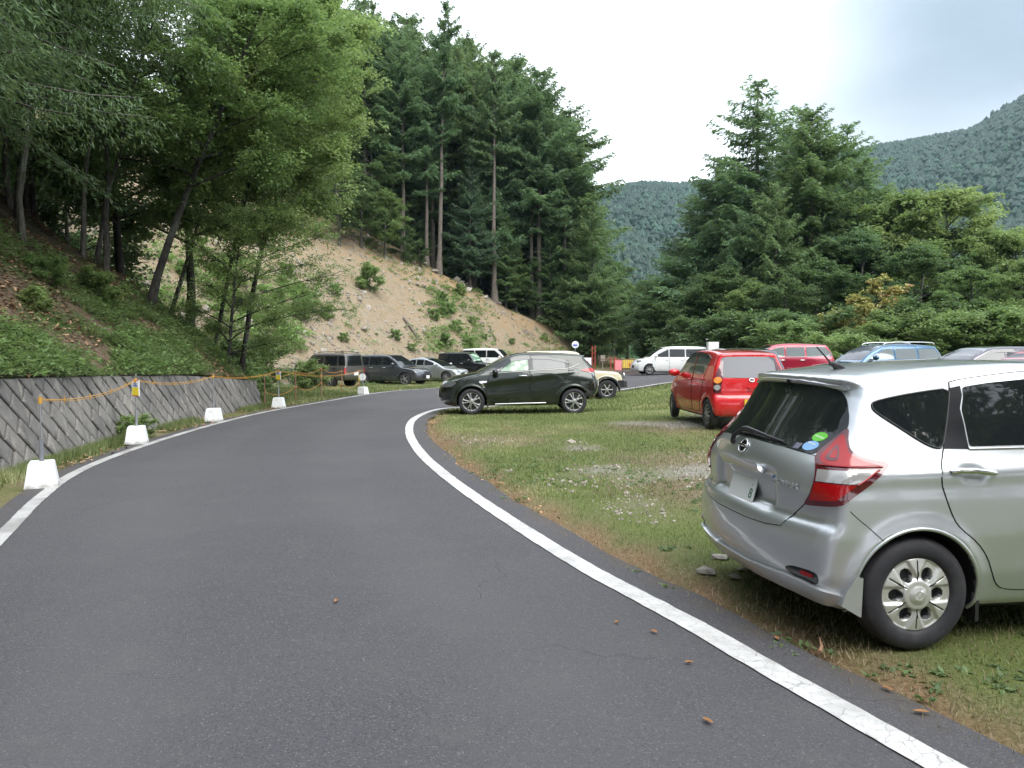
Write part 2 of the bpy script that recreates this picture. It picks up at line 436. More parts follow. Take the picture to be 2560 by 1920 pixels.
class Car:
    def __init__(s, name, spec, pose, paintmat, label, cat='car', step=.05):
        s.b = Body(**spec); s.root = empty(name, (pose[0], pose[1], pose[3]), pose[2]); s.step = step
        tag(s.root, label, cat, 'cars in the car park'); s.pm = paintmat
        P, F = s.b.mesh(); w = s.b.wells(*P.T); so = s.b.solid(*P.T); mi = []
        for f in F:
            inner = (np.abs(w[f]).min(1) < .012) & (so[f].max(1) < -.004)
            c = P[f].mean(1); low = c[:, 2] < s.b.z0 + .035
            mi.append((inner | low).astype(int))
        s.body = obj('body', P, F, [paintmat, M['under']], s.root, np.concatenate(mi), True)
    def patch(s, name, poly, mode, mat, off=.004, sides='LR', parent=None, step=None, skirt=.014, sm=1, label=None):
        me = patch_mesh(s.b, poly, mode, name, mat, off, step or s.step, skirt, sm); out = []
        if me is None: return out
        for sd in sides:
            o = link(name, me if sd in 'LC' else flip_mesh(me, name), parent or s.root); out.append(o)
            if label: o['label'] = label
        return out
    def seam(s, name, path, mode, mat=None, rad=.0035, off=0., sides='LR', closed=False, sm=2, parent=None, n=5):
        me = seam_mesh(s.b, path, mode, name, mat or M['seam'], rad, off, s.step, closed, sm, n); out = []
        if me is None: return out
        for sd in sides: out.append(link(name, me if sd in 'LC' else flip_mesh(me, name), parent or s.root))
        return out
    def point(s, ab, mode='side', off=0., side='L'):
        O, D = to_rays(mode, [ab]); P, ok = s.b.hit(O, D, far=4.5); G = s.b.grad(*P.T); G /= np.linalg.norm(G)
        p = (P + G * off)[0]; g = G[0]
        if side == 'R': p = p * [1, -1, 1]; g = g * [1, -1, 1]
        return p, g
_tyre_cache = {}
def lathe(prof, n=48):
    """profile rows (radius, y) round the y axis"""
    pr = np.array(prof, float); th = np.linspace(0, 2 * math.pi, n, endpoint=False); k = len(pr)
    P = np.stack([pr[:, None, 0] * np.cos(th), np.broadcast_to(pr[:, None, 1], (k, n)), pr[:, None, 0] * np.sin(th)], -1).reshape(-1, 3)
    i = np.arange(k - 1)[:, None] * n + np.arange(n); j = np.arange(k - 1)[:, None] * n + (np.arange(n) + 1) % n
    return P, np.stack([i, i + n, j + n, j], -1).reshape(-1, 4)
def wheel_meshes(Rt, Rr, wid, style, hi=False):
    key = (Rt, Rr, wid, style, hi)
    if key in _tyre_cache: return _tyre_cache[key]
    h = wid / 2; s = Rt - Rr
    # outer face towards +y
    prof = [(Rr - .012, h - .03), (Rr, h - .012), (Rr + .006, h - .004), (Rr + s * .18, h + .004), (Rr + s * .5, h + .008), (Rr + s * .78, h - .002), (Rr + s * .90, h - .014), (Rt - .006, h - .03), (Rt, h - .05),
            (Rt, -h + .05), (Rt - .012, -h + .02), (Rr + s * .5, -h), (Rr, -h + .02), (Rr - .02, -h + .04)]
    if hi:
        p2 = []
        for (a, b), (c, d) in zip(prof[:-1], prof[1:]):
            p2 += [(a, b), ((a + c) / 2, (b + d) / 2)]
        p2.append(prof[-1]); prof = p2
        # tread grooves
        prof = [q for q in prof if not (abs(q[0] - Rt) < 1e-6 and abs(q[1]) < h - .055)]
        k = [i for i, q in enumerate(prof) if abs(q[0] - Rt) < 1e-6][0]
        gro = []
        for gy in (.036, .0, -.036): gro += [(Rt, gy + .005), (Rt - .007, gy + .004), (Rt - .007, gy - .004), (Rt, gy - .005)]
        prof = prof[:k + 1] + gro + prof[k + 1:]
    P, F = lathe(prof, 96 if hi else 32); tyre = make_mesh('tyre', P, F, [M['tyre']], None, True)
    # rim: polar height field, holes sunk deep and dark
    nt, nr = (288, 44) if hi else (96, 14)
    r = np.linspace(.0, 1.0, nr); th = np.linspace(0, 2 * math.pi, nt, endpoint=False); r = r ** .9
    RR, TH = np.meshgrid(r, th, indexing='ij')
    if style == 'cover':
        ph = (TH - math.pi / 2) / (math.pi / 3); ph = (ph - np.round(ph)) * (math.pi / 3)      # angle from the nearest spoke axis
        gap = math.pi / 6 - np.abs(ph)                                                   # angle from the gap axis
        u, v = RR * np.cos(gap) - .60, RR * np.sin(gap)
        hole = 1 - np.clip(((u / .185) ** 2 + (v / .165) ** 2), 0, 2)
        yy = .004 + .016 * (1 - RR ** 2)
        tr = sstep(gap * RR, .27, .17) * sstep(RR, .36, .47) * sstep(RR, .99, .93)       # sunk lane between the spokes
        yy = yy - .013 * tr
        gr = sstep(np.abs(ph) * RR, .022, .010) * sstep(RR, .36, .40) * sstep(RR, .97, .92)
        yy = yy - .006 * gr
        yy = yy + .006 * sstep(RR, .25, .22) + .004 * sstep(RR, .18, .165) - .012 * sstep(RR, .965, 1.0)
        sink = hole > .0
        # emblem in the cap: a bar across a ring
        u0, v0 = RR * np.cos(TH + .9), RR * np.sin(TH + .9)
        yy = yy + .003 * ((np.abs(v0) < .03) & (RR < .15)) + .002 * ((RR > .10) & (RR < .135))
        dark = sink | (gr > .75)
    else:
        n = {'five': 5, 'multi': 9, 'seven': 7, 'six': 6}[style]
        ph = TH / (2 * math.pi / n); ph = (ph - np.round(ph)) * (2 * math.pi / n)
        if style == 'five':
            sp = np.abs(np.abs(ph) - (.10 + .12 * RR)) * RR < .050 + .045 * RR
            sp |= (RR < .30) | (RR > .90)
        elif style == 'multi':
            sp = (np.abs(ph) * RR < .05 + .10 * RR * (1 - RR) + .03 * RR) | (RR < .26) | (RR > .92)
        else:
            sp = (np.abs(ph) * RR < .085 + .02 * RR) | (RR < .30) | (RR > .90)
        yy = np.where(RR > .90, .002, .004 + .02 * (1 - RR) ** .7); sink = ~sp; dark = sink
        cap = RR < .12; yy = yy + .006 * cap
    yy = yy - .035 * sink
    rad = RR * (Rr + .002)
    P = np.stack([rad * np.cos(TH), yy + h - .014, rad * np.sin(TH)], -1).reshape(-1, 3)
    i = np.arange(nr - 1)[:, None] * nt + np.arange(nt); j = np.arange(nr - 1)[:, None] * nt + (np.arange(nt) + 1) % nt
    F = np.stack([i, i + nt, j + nt, j], -1).reshape(-1, 4)
    dk = dark.ravel(); mi = (dk[F].sum(1) >= 2).astype(int)
    rim = make_mesh('rim', P, F, [M['hub'] if style == 'cover' else M['alloy'], M['alloy_dark']], mi, True)
    _tyre_cache[key] = (tyre, rim); return tyre, rim
def add_wheels(car, half, Rt, Rr, wid, style, hi=False, steer=0, nuts=False):
    ty, ri = wheel_meshes(Rt, Rr, wid, style, hi)
    for ax in car.b.axles:
        for sd in (1, -1):
            w = empty('wheel', (ax, sd * (half - wid / 2), Rt), 0 if sd > 0 else math.pi, car.root)
            if ax > 1 and steer: w.rotation_euler.z += steer
            link('tyre', ty, w); link('rim', ri, w)
def text_mesh(name, txt, size, mat, parent, loc, normal, right, depth=.002, sx=1., font_shear=0, bold=0.):
    cu = bpy.data.curves.new(name, 'FONT'); cu.body = txt; cu.size = size; cu.extrude = depth; cu.align_x = 'CENTER'; cu.align_y = 'CENTER'; cu.shear = font_shear; cu.offset = bold
    cu.materials.append(mat)
    o = bpy.data.objects.new(name, cu); col.objects.link(o)
    dg = bpy.context.evaluated_depsgraph_get(); me = bpy.data.meshes.new_from_object(o.evaluated_get(dg)); bpy.data.objects.remove(o)
    me.name = name; o = link(name, me, parent)
    nz = Vector(normal).normalized(); rx = Vector(right); rx = (rx - nz * rx.dot(nz)).normalized(); uy = nz.cross(rx)
    mt = Matrix((rx * sx, uy, nz)).transposed().to_4x4(); mt.translation = Vector(loc) + nz * depth
    o.matrix_local = mt
    return o
# ---------------------------------------------------------------- the lie of the land
rng = np.random.default_rng(7)
CARS_Z = [(1.5, 20.5, -.075), (2.8, 27.2, -.15), (-9, 39, -.33), (-8.2, 43.6, -.38), (-5.6, 46.8, -.33), (-3.5, 52, -.25), (-2, 55.6, -.12), (10, 47.2, .08), (8.2, 31.5, .16), (8.8, 24.2, .20), (10, 19.3, .12), (4.44, 15.8, .075),
          (6.4, 22, .09), (3.2, 5, 0), (0, 0, 0), (-3, 8, 0), (0, 10, 0), (-5, 13, 0), (-5.5, 20, -.05), (-4, 30, -.15), (6, 40, 0), (0, 38, -.25), (14, 8, .02), (-7, 9, 0), (-7, 25, -.1), (20, 40, .2), (20, 20, .15), (4, 60, 0), (12, 60, .1)]
_c = np.array(CARS_Z); _d2 = ((_c[:, None, :2] - _c[None, :, :2]) ** 2).sum(-1); _S = 7.
_w = np.linalg.solve(np.exp(-_d2 / 2 / _S ** 2) + np.eye(len(_c)) * .02, _c[:, 2])
def ground_z(x, y):
    x, y = np.asarray(x, float), np.asarray(y, float); z = np.zeros(np.broadcast(x, y).shape)
    for (a, b, _), w in zip(CARS_Z, _w): z = z + w * np.exp(-((x - a) ** 2 + (y - b) ** 2) / 2 / _S ** 2)
    return z
_vn = {}
def vnoise(x, y, scale, seed=0, octs=4):
    """cheap smooth value noise"""
    out = 0; amp = 1; tot = 0
    if seed not in _vn: r = np.random.default_rng(seed); _vn[seed] = [r.random((64, 64)) for _ in range(5)]
    for o in range(octs):
        T = _vn[seed][o]; fx, fy = x / scale, y / scale; i, j = np.floor(fx).astype(int), np.floor(fy).astype(int); a, b = fx - i, fy - j
        a, b = a * a * (3 - 2 * a), b * b * (3 - 2 * b); g = lambda p, q: T[p % 64, q % 64]
        out = out + amp * ((g(i, j) * (1 - a) + g(i + 1, j) * a) * (1 - b) + (g(i, j + 1) * (1 - a) + g(i + 1, j + 1) * a) * b); tot += amp; amp *= .5; scale *= .5
    return out / tot - .5
def cut_d(x, y): return -.866 * (x + 5) + .5 * (y - 50)
def cut_z(x, y):
    """the bare cut slope and the wooded hillside above it"""
    cut = .75 * cut_d(x, y) - .25
    nat = 7.2 - .459 * (x + 3.1) + .033 * (y - 72.5)
    nat = nat + 1.2 * vnoise(x, y, 14, 5, 2)
    k = .5; h = np.clip(.5 + .5 * (nat - cut) / k, 0, 1); z = nat + (cut - nat) * h - k * h * (1 - h)
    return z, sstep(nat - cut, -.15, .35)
WALL = np.array([(-5.3, -14), (-5.7, -4), (-5.95, 3.5), (-6.3, 9.4), (-6.87, 13.3), (-7.15, 18), (-7.25, 22.4)], float)
WTOP = np.array([1.3, 1.3, 1.25, 1.18, 1.08, .95, .72])
_wl = resample(WALL, .5, False) if 'resample' in globals() else None
def wall_at(t):
    """t = y along the wall -> x of its foot and height of its top"""
    return np.interp(t, WALL[:, 1], WALL[:, 0]), np.interp(t, WALL[:, 1], WTOP)
def spur_z(x, y):
    wx, wt = wall_at(y); d = np.maximum(wx - .42 - x, 0)
    z = wt + .03 + .80 * d - .0020 * d * d
    z = z - 1.05 * np.maximum(y - 22.0, 0) * sstep(y, 21.6, 23.2)
    return np.where(x < wx - .40, z, -9)
def slope_z(x, y):
    x, y = np.asarray(x, float), np.asarray(y, float); S = .5 * (x + 5) + .866 * (y - 50); T = -.866 * (x + 5) + .5 * (y - 50); z, cut = cut_z(x, y)
    return z + (vnoise(S, T * .25, 2.2, 41, 4) * 1.0 + vnoise(x, y, 1.3, 42, 3) * .40) * cut + .5 * vnoise(x, y, 3, 43, 2) * (1 - cut)
def bank_z(x, y):
    x, y = np.asarray(x, float), np.asarray(y, float); wx, _ = wall_at(np.minimum(y, 22.4)); return spur_z(x, y) + vnoise(x, y, 2.2, 51, 4) * .55 * sstep(wx - .42 - x, 0, 1.2)
def land_z(x, y):
    x, y = np.asarray(x, float), np.asarray(y, float)
    return np.maximum(np.maximum(ground_z(x, y), slope_z(x, y)), bank_z(x, y))
def grid_faces(n, m):
    i = np.arange(n - 1)[:, None] * m + np.arange(m - 1); return np.stack([i, i + m, i + m + 1, i + 1], -1).reshape(-1, 4)
def spaced(lo, a, b, hi, step, grow=1.25):
    c = list(np.arange(a, b + 1e-6, step)); s = step; v = a; L = []
    while v > lo: s *= grow; v -= s; L.append(v)
    s = step; v = c[-1]; Rr = []
    while v < hi: s *= grow; v += s; Rr.append(v)
    return np.array(L[::-1] + c + Rr)

# road edges (centre lines of the two white lines), metres
LEFT = chaikin([(-2.0, -8), (-2.2, 0), (-2.9, 3), (-3.75, 5.1), (-4.39, 6.65), (-4.94, 7.89), (-5.64, 9.85), (-6.02, 12.44), (-6.32, 16.75), (-6.44, 21.57), (-5.52, 29.88), (-3.69, 38.38), (-1.2, 43), (3, 49), (8, 55), (13, 64), (15, 80)], 2, False)
RIGHT = chaikin([(3.0, -8), (2.6, -1), (2.05, 1.8), (1.61, 2.82), (1.21, 3.82), (1.07, 4.21), (0.79, 4.85), (0.55, 5.38), (0.11, 6.59), (-0.35, 7.95), (-0.77, 9.27), (-1.38, 11.44), (-2.02, 14.7), (-2.36, 18.41), (-2.13, 22.75), (-1.0, 22.9), (0.7, 25.8), (3.2, 29.6), (6.8, 34.5), (11.5, 42), (16, 50), (18, 60), (19, 80)], 2, False)
def arclen(p): return np.concatenate([[0], np.cumsum(np.hypot(*np.diff(p, axis=0).T))])
def at_fraction(p, n):
    s = arclen(p); t = np.linspace(0, s[-1], n); return np.column_stack([np.interp(t, s, p[:, 0]), np.interp(t, s, p[:, 1])])
def offset_line(p, d):
    T = np.gradient(p, axis=0); T /= np.linalg.norm(T, axis=1)[:, None]; return p + d * np.column_stack([-T[:, 1], T[:, 0]])

# ---- materials of the land
def mat_asphalt():
    m, nt, b = new_mat('asphalt'); k = NT(m); P = k.coord()
    v = k.voro(190, P, out='Color'); vb = k.n('SeparateXYZ'); k.put(vb.inputs[0], v); st = vb.outputs[0]
    d = k.voro(190, P); big = k.noise(.35, 4, .55, P); mid = k.noise(2.2, 5, .6, P); fine = k.noise(60, 3, .6, P)
    c = k.mix(k.ramp(st, .0, 1.0, 0, 1, False), (.056, .054, .060), (.084, .081, .088))
    c = k.mix(k.math('MULTIPLY', k.ramp(st, .88, .95), k.ramp(fine, .45, .55)), c, (.17, .165, .16))
    c = k.mix(k.math('MULTIPLY', k.ramp(st, .10, .05), .8), c, (.025, .025, .028))
    c = k.mix(k.ramp(d, .0, .004, .0, .0), c, (.03, .03, .03))
    c = k.mix(k.ramp(big, .38, .66, 0, .38), c, (.100, .096, .098)); c = k.mix(k.ramp(mid, .52, .75, 0, .30), c, (.108, .101, .094))
    ac = k.attr('across'); tr = k.math('MAXIMUM', k.ramp(k.math('ABSOLUTE', k.math('SUBTRACT', ac, .27)), .13, .02), k.ramp(k.math('ABSOLUTE', k.math('SUBTRACT', ac, .68)), .13, .02)); lon = k.noise(.8, 3, .5, P)
    c = k.mix(k.math('MULTIPLY', tr, k.ramp(lon, .3, .7, .10, .34)), c, (.105, .102, .106))
    eg = k.math('MULTIPLY', k.ramp(k.math('ABSOLUTE', k.math('SUBTRACT', ac, .5)), .455, .50), k.ramp(mid, .40, .60)); c = k.mix(k.math('MULTIPLY', eg, .6), c, (.09, .072, .052))
    # fine wandering cracks, sealed patches
    w = k.noise(1.6, 3, .5, P, out=1); wv = k.n('VectorMath', operation='ADD'); sc = k.n('VectorMath', operation='SCALE'); k.put(sc.inputs[0], w); sc.inputs['Scale'].default_value = .9; k.put(wv.inputs[0], P); k.put(wv.inputs[1], sc.outputs[0])
    cr = k.voro(.42, wv.outputs[0], 'DISTANCE_TO_EDGE'); crm = k.math('MULTIPLY', k.ramp(cr, .0055, .0015), k.ramp(big, .50, .58))
    c = k.mix(k.math('MULTIPLY', crm, .22), c, (.030, .029, .032))
    h = k.math('ADD', k.math('MULTIPLY', st, .6), k.math('MULTIPLY', fine, .6))
    k.set(Base_Color=c, Roughness=.82, Normal=k.bump(k.math('SUBTRACT', h, crm), .55, .006), Specular_IOR_Level=.35); return m
def mat_paint_line(worn=.0, name='road_paint'):
    m, nt, b = new_mat(name); k = NT(m); P = k.coord()
    w = k.noise(3.0, 3, .5, P, out=1); wv = k.n('VectorMath', operation='ADD'); sc = k.n('VectorMath', operation='SCALE'); k.put(sc.inputs[0], w); sc.inputs['Scale'].default_value = .22; k.put(wv.inputs[0], P); k.put(wv.inputs[1], sc.outputs[0])
    cr = k.voro(11, wv.outputs[0], 'DISTANCE_TO_EDGE'); zone = k.noise(.9, 3, .5, P); n = k.noise(45, 5, .7, P); n2 = k.noise(8, 5, .65, P); lg = k.noise(1.4, 4, .6, P)
    crm = k.math('MULTIPLY', k.ramp(cr, .020, .006), k.ramp(zone, .40, .52))
    c = k.mix(k.ramp(n2, .35, .7), (.62, .61, .60), (.50, .49, .47)); c = k.mix(k.ramp(n, .52, .66, 0, .45 + worn), c, (.28, .27, .26))
    c = k.mix(k.math('MULTIPLY', k.ramp(lg, .46, .66), .45 + worn), c, (.27, .26, .25))
    c = k.mix(k.math('MULTIPLY', crm, .5), c, (.14, .14, .14))
    if worn: c = k.mix(worn, c, (.24, .235, .23))
    k.set(Base_Color=c, Roughness=.7, Normal=k.bump(k.math('SUBTRACT', n, crm), .5, .004)); return m
def mat_lot():
    m, nt, b = new_mat('lot_soil'); k = NT(m); P = k.coord()
    a = k.noise(.55, 5, .62, P); bb = k.noise(2.4, 5, .6, P); f = k.noise(38, 4, .7, P); g = k.voro(46, P, out='Color'); gs = k.n('SeparateXYZ'); k.put(gs.inputs[0], g)
    soil = k.mix(k.ramp(f, .35, .65), (.13, .095, .058), (.24, .19, .13)); soil = k.mix(k.ramp(bb, .4, .7, 0, .6), soil, (.14, .135, .06))
    grav = k.mix(k.ramp(gs.outputs[0], 0, 1, 0, 1, False), (.15, .14, .12), (.34, .32, .285))
    c = k.mix(k.attr('gravel'), soil, grav)
    c = k.mix(k.math('MULTIPLY', k.attr('edge'), .8), c, k.mix(k.ramp(f, .35, .65), (.15, .085, .045), (.26, .155, .085)))
    c = k.mix(k.attr('green'), c, k.mix(k.ramp(f, .3, .7), (.085, .115, .030), (.15, .17, .055)))
    h = k.math('ADD', f, k.math('MULTIPLY', gs.outputs[0], .5)); k.set(Base_Color=c, Roughness=.95, Normal=k.bump(h, .8, .02), Specular_IOR_Level=.2); return m
def mat_slope():
    m, nt, b = new_mat('cut_slope_soil'); k = NT(m); P = k.coord()
    a = k.noise(.22, 5, .6, P); bb = k.noise(1.1, 6, .65, P); f = k.noise(9, 5, .7, P); v = k.voro(7.5, P, out='Color'); vs_ = k.n('SeparateXYZ'); k.put(vs_.inputs[0], v)
    c = k.mix(k.math('MULTIPLY', k.attr('crest'), k.ramp(a, .30, .55)), (.30, .235, .155), (.36, .235, .115)); c = k.mix(k.ramp(bb, .48, .68, 0, .8), c, (.30, .262, .21))
    c = k.mix(k.math('MULTIPLY', k.ramp(vs_.outputs[0], .62, .92, 0, .85), k.ramp(f, .4, .6)), c, (.38, .34, .29)); c = k.mix(k.ramp(f, .54, .68, 0, .65), c, (.17, .13, .095))
    c = k.mix(k.math('MULTIPLY', k.ramp(bb, .55, .66), k.ramp(a, .62, .42)), c, (.13, .15, .06))
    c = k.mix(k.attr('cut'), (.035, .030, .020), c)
    k.set(Base_Color=c, Roughness=.95, Normal=k.bump(k.math('ADD', f, bb), 1., .12), Specular_IOR_Level=.15); return m
def mat_bank():
    m, nt, b = new_mat('leaf_litter_bank'); k = NT(m); P = k.coord()
    a = k.noise(.8, 5, .6, P); f = k.noise(16, 5, .75, P); v = k.voro(22, P, out='Color'); s = k.n('SeparateXYZ'); k.put(s.inputs[0], v)
    c = k.mix(k.ramp(s.outputs[0], 0, 1, 0, 1, False), (.085, .060, .040), (.20, .145, .10)); c = k.mix(k.ramp(f, .55, .72, 0, .8), c, (.035, .026, .018))
    c = k.mix(k.math('MULTIPLY', k.math('SUBTRACT', 1.0, k.attr('green')), k.ramp(a, .25, .55)), c, (.032, .024, .018)); c = k.mix(k.math('MULTIPLY', k.ramp(a, .42, .62), k.attr('green')), c, (.05, .085, .022))  # litter darkened up the bank: shade under the trees put into its colour
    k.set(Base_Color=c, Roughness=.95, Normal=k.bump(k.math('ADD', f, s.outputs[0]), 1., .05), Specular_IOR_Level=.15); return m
def mat_gravel():
    m, nt, b = new_mat('pale_gravel'); k = NT(m); P = k.coord(); g = k.voro(24, P, out='Color'); gs = k.n('SeparateXYZ'); k.put(gs.inputs[0], g); a = k.noise(.8, 4, .6, P)
    c = k.mix(gs.outputs[0], (.20, .185, .175), (.36, .34, .32)); c = k.mix(k.ramp(a, .45, .65, 0, .5), c, (.17, .16, .10)); k.set(Base_Color=c, Roughness=.95, Normal=k.bump(gs.outputs[0], .6, .03)); return m
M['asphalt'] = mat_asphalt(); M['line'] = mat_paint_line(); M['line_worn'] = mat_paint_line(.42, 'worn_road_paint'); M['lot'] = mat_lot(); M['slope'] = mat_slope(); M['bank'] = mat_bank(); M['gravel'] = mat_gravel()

def road_side(x, y):
    """signed distance to the right line (positive: on the lot side), and to the left line (positive: on the verge side)"""
    def sd(p):
        best = np.full(np.shape(x), 1e9); sg = np.zeros(np.shape(x))
        for a, b in zip(p[:-1], p[1:]):
            e = b - a; t = np.clip(((x - a[0]) * e[0] + (y - a[1]) * e[1]) / (e @ e), 0, 1); dx, dy = x - a[0] - t * e[0], y - a[1] - t * e[1]; d = np.hypot(dx, dy)
            s = np.sign(e[0] * dy - e[1] * dx); upd = d < best; best = np.where(upd, d, best); sg = np.where(upd, s, sg)
        return best * sg
    return -sd(RIGHT[::3]), sd(LEFT[::3])

def build_land():
    xs = spaced(-900, -14, 22, 900, .30, 1.22); ys = spaced(-300, -1, 62, 2500, .35, 1.22)
    X, Y = np.meshgrid(xs, ys, indexing='ij'); x, y = X.ravel(), Y.ravel()
    z = ground_z(x, y) + .018 * vnoise(x, y, .9, 3) * (np.hypot(x, y) < 120)
    rd, ld = road_side(x, y)
    onroad = (rd < .45) & (ld < .35) & (y < 82); z = np.where(onroad, z - .05, z)
    far = np.hypot(x, y - 40) > 120; z = np.where(far, -1.0, z)
    n1 = vnoise(x, y, 2.6, 11, 4); n2 = vnoise(x, y, 1.1, 12, 3)
    # bare gravel patches on the lot, a gravel drive by the gate
    near_ = np.exp(-((x - 2.4) / 1.3) ** 2 - ((y - 7.4) / 1.5) ** 2) * .30 + np.exp(-((x - 1.9) / .8) ** 2 - ((y - 5.2) / 1.0) ** 2) * .2
    grav = .85 * sstep(n1 + n2 * .9 + near_, .12, .34) * sstep(rd, .9, 2.0) * sstep(np.abs(y - 9), 13, 6)
    grav = np.maximum(grav, sstep(np.abs(y - (37.5 + .12 * x)), 5.5, 3.2) * sstep(x, 2.0, 3.5) * sstep(n1 + n2, .30, .05))
    green = np.clip(sstep(n1 * -1 + n2 * .5, -.26, .02) * sstep(rd, .35, .9) + sstep(y, 15, 21), 0, 1) * (1 - grav)
    green = green * (1 - .7 * sstep(np.abs(rd - .42), .38, .08)); green = np.where(ld > .3, sstep(n1, -.1, .15) * .7, green)
    o = obj('ground', np.column_stack([x, y, z]), grid_faces(len(xs), len(ys)), M['lot'], None, None, True, {'gravel': grav, 'green': green, 'edge': sstep(np.abs(rd - .42), .38, .08) * (y < 30)}); tag(o, kind='structure')
    # road and its two edge lines
    n = 260; A = at_fraction(offset_line(LEFT, .26), n); B = at_fraction(offset_line(RIGHT, -.36), n)
    # ragged outer edge of the asphalt
    nb = vnoise(B[:, 0] * 1., B[:, 1] * 1., .8, 21, 4); B = B + np.column_stack([nb, -nb * .3]) * .22
    # match stations across the bend by nearest travel
    t = np.linspace(0, 1, 17)[None, :, None]; G = A[:, None] * (1 - t) + B[:, None] * t; ac = np.broadcast_to(t[..., 0], (n, 17)).ravel(); gx, gy = G[..., 0].ravel(), G[..., 1].ravel()
    camber = .0 * gx
    o = obj('road', np.column_stack([gx, gy, ground_z(gx, gy) + .012 + camber]), grid_faces(n, 17)[:, ::-1], M['asphalt'], None, None, True, {'across': ac}); tag(o, kind='structure')
    for nm, ln, w, mt, sgn in (('right_edge_line', RIGHT, .155, M['line'], 1), ('left_edge_line', LEFT, .13, M['line_worn'], 1)):
        p = at_fraction(ln, 2400); e = .011 * vnoise(p[:, 0] * 3, p[:, 1] * 3, .35, 31, 4)[:, None]; e2 = .011 * vnoise(p[:, 0] * 3, p[:, 1] * 3, .35, 32, 4)[:, None]
        a, b = offset_line(p, w / 2), offset_line(p, -w / 2); a = a + e; b = b + e2; mid = p
        V = np.stack([a, mid, b], 1).reshape(-1, 2); o = obj(nm, np.column_stack([V, ground_z(V[:, 0], V[:, 1]) + .019]), grid_faces(2400, 3)[:, ::-1], mt, None, None, True); tag(o, kind='structure')
    # verge between the left line and the wall: broken asphalt and litter
    p = at_fraction(LEFT, 200); q = p.copy(); wx, _ = wall_at(p[:, 1]); 
    # bare cut slope with the wooded hillside above
    s = spaced(-60, -46, 36, 90, .55, 1.2); tt = spaced(-2.5, -2, 34, 120, .5, 1.18)
    S, T = np.meshgrid(s, tt, indexing='ij'); x = -5 + .5 * S - .866 * T; y = 50 + .866 * S + .5 * T; z, cut = cut_z(x.ravel(), y.ravel()); x, y = x.ravel(), y.ravel()
    z = slope_z(x, y); nat_gap = (7.2 - .459 * (x + 3.1) + .033 * (y - 72.5)) - (.75 * cut_d(x, y) - .25); crest = np.clip(np.exp(-np.maximum(nat_gap, 0) / 2.2) + .25 * vnoise(x, y, 4, 45, 3), 0, 1)
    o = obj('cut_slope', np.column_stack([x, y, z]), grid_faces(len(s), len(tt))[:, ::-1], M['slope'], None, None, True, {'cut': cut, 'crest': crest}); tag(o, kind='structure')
    # near bank above the retaining wall
    u = np.concatenate([np.arange(-14, 21, .3), np.arange(21, 27, .2), [28, 30, 33]]); v = spaced(0, 0, 14, 60, .25, 1.2)
    U, V = np.meshgrid(u, v, indexing='ij'); wx, wt = wall_at(np.minimum(U, 22.4)); x = wx - .42 - V; y = U
    z = bank_z(x.ravel() - .031, y.ravel())
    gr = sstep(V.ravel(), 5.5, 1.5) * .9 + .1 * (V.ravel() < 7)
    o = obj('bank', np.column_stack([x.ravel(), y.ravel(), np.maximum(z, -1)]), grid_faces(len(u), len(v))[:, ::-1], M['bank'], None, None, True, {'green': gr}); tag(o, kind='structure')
build_land()
# ---------------------------------------------------------------- retaining wall of diagonally laid concrete blocks
def mat_block():
    m, nt, b = new_mat('weathered_concrete_block'); k = NT(m); P = k.n('NewGeometry').outputs['Position']
    a = k.noise(1.3, 5, .6, P); f = k.noise(24, 5, .7, P); r = k.objrand()
    st = k.n('Mapping'); st.inputs['Scale'].default_value = (3.2, 3.2, .35); k.put(st.inputs[0], P); s = k.noise(2.2, 5, .6, st.outputs[0])
    c = k.mix(k.ramp(a, .35, .68), (.150, .142, .134), (.245, .230, .208)); c = k.mix(k.ramp(r, 0, 1, 0, .30, False), c, (.115, .110, .112)); c = k.mix(k.ramp(s, .54, .70, 0, .85), c, (.31, .285, .25))
    c = k.mix(k.ramp(s, .44, .32, 0, .75), c, (.075, .072, .066)); c = k.mix(k.ramp(f, .6, .72, 0, .5), c, (.06, .065, .04))
    k.set(Base_Color=c, Roughness=.92, Normal=k.bump(k.math('ADD', f, a), .7, .03)); return m
M['block'] = mat_block(); M['mortar'] = simple('mortar', (.115, .108, .098), .95); M['cap'] = M['block']
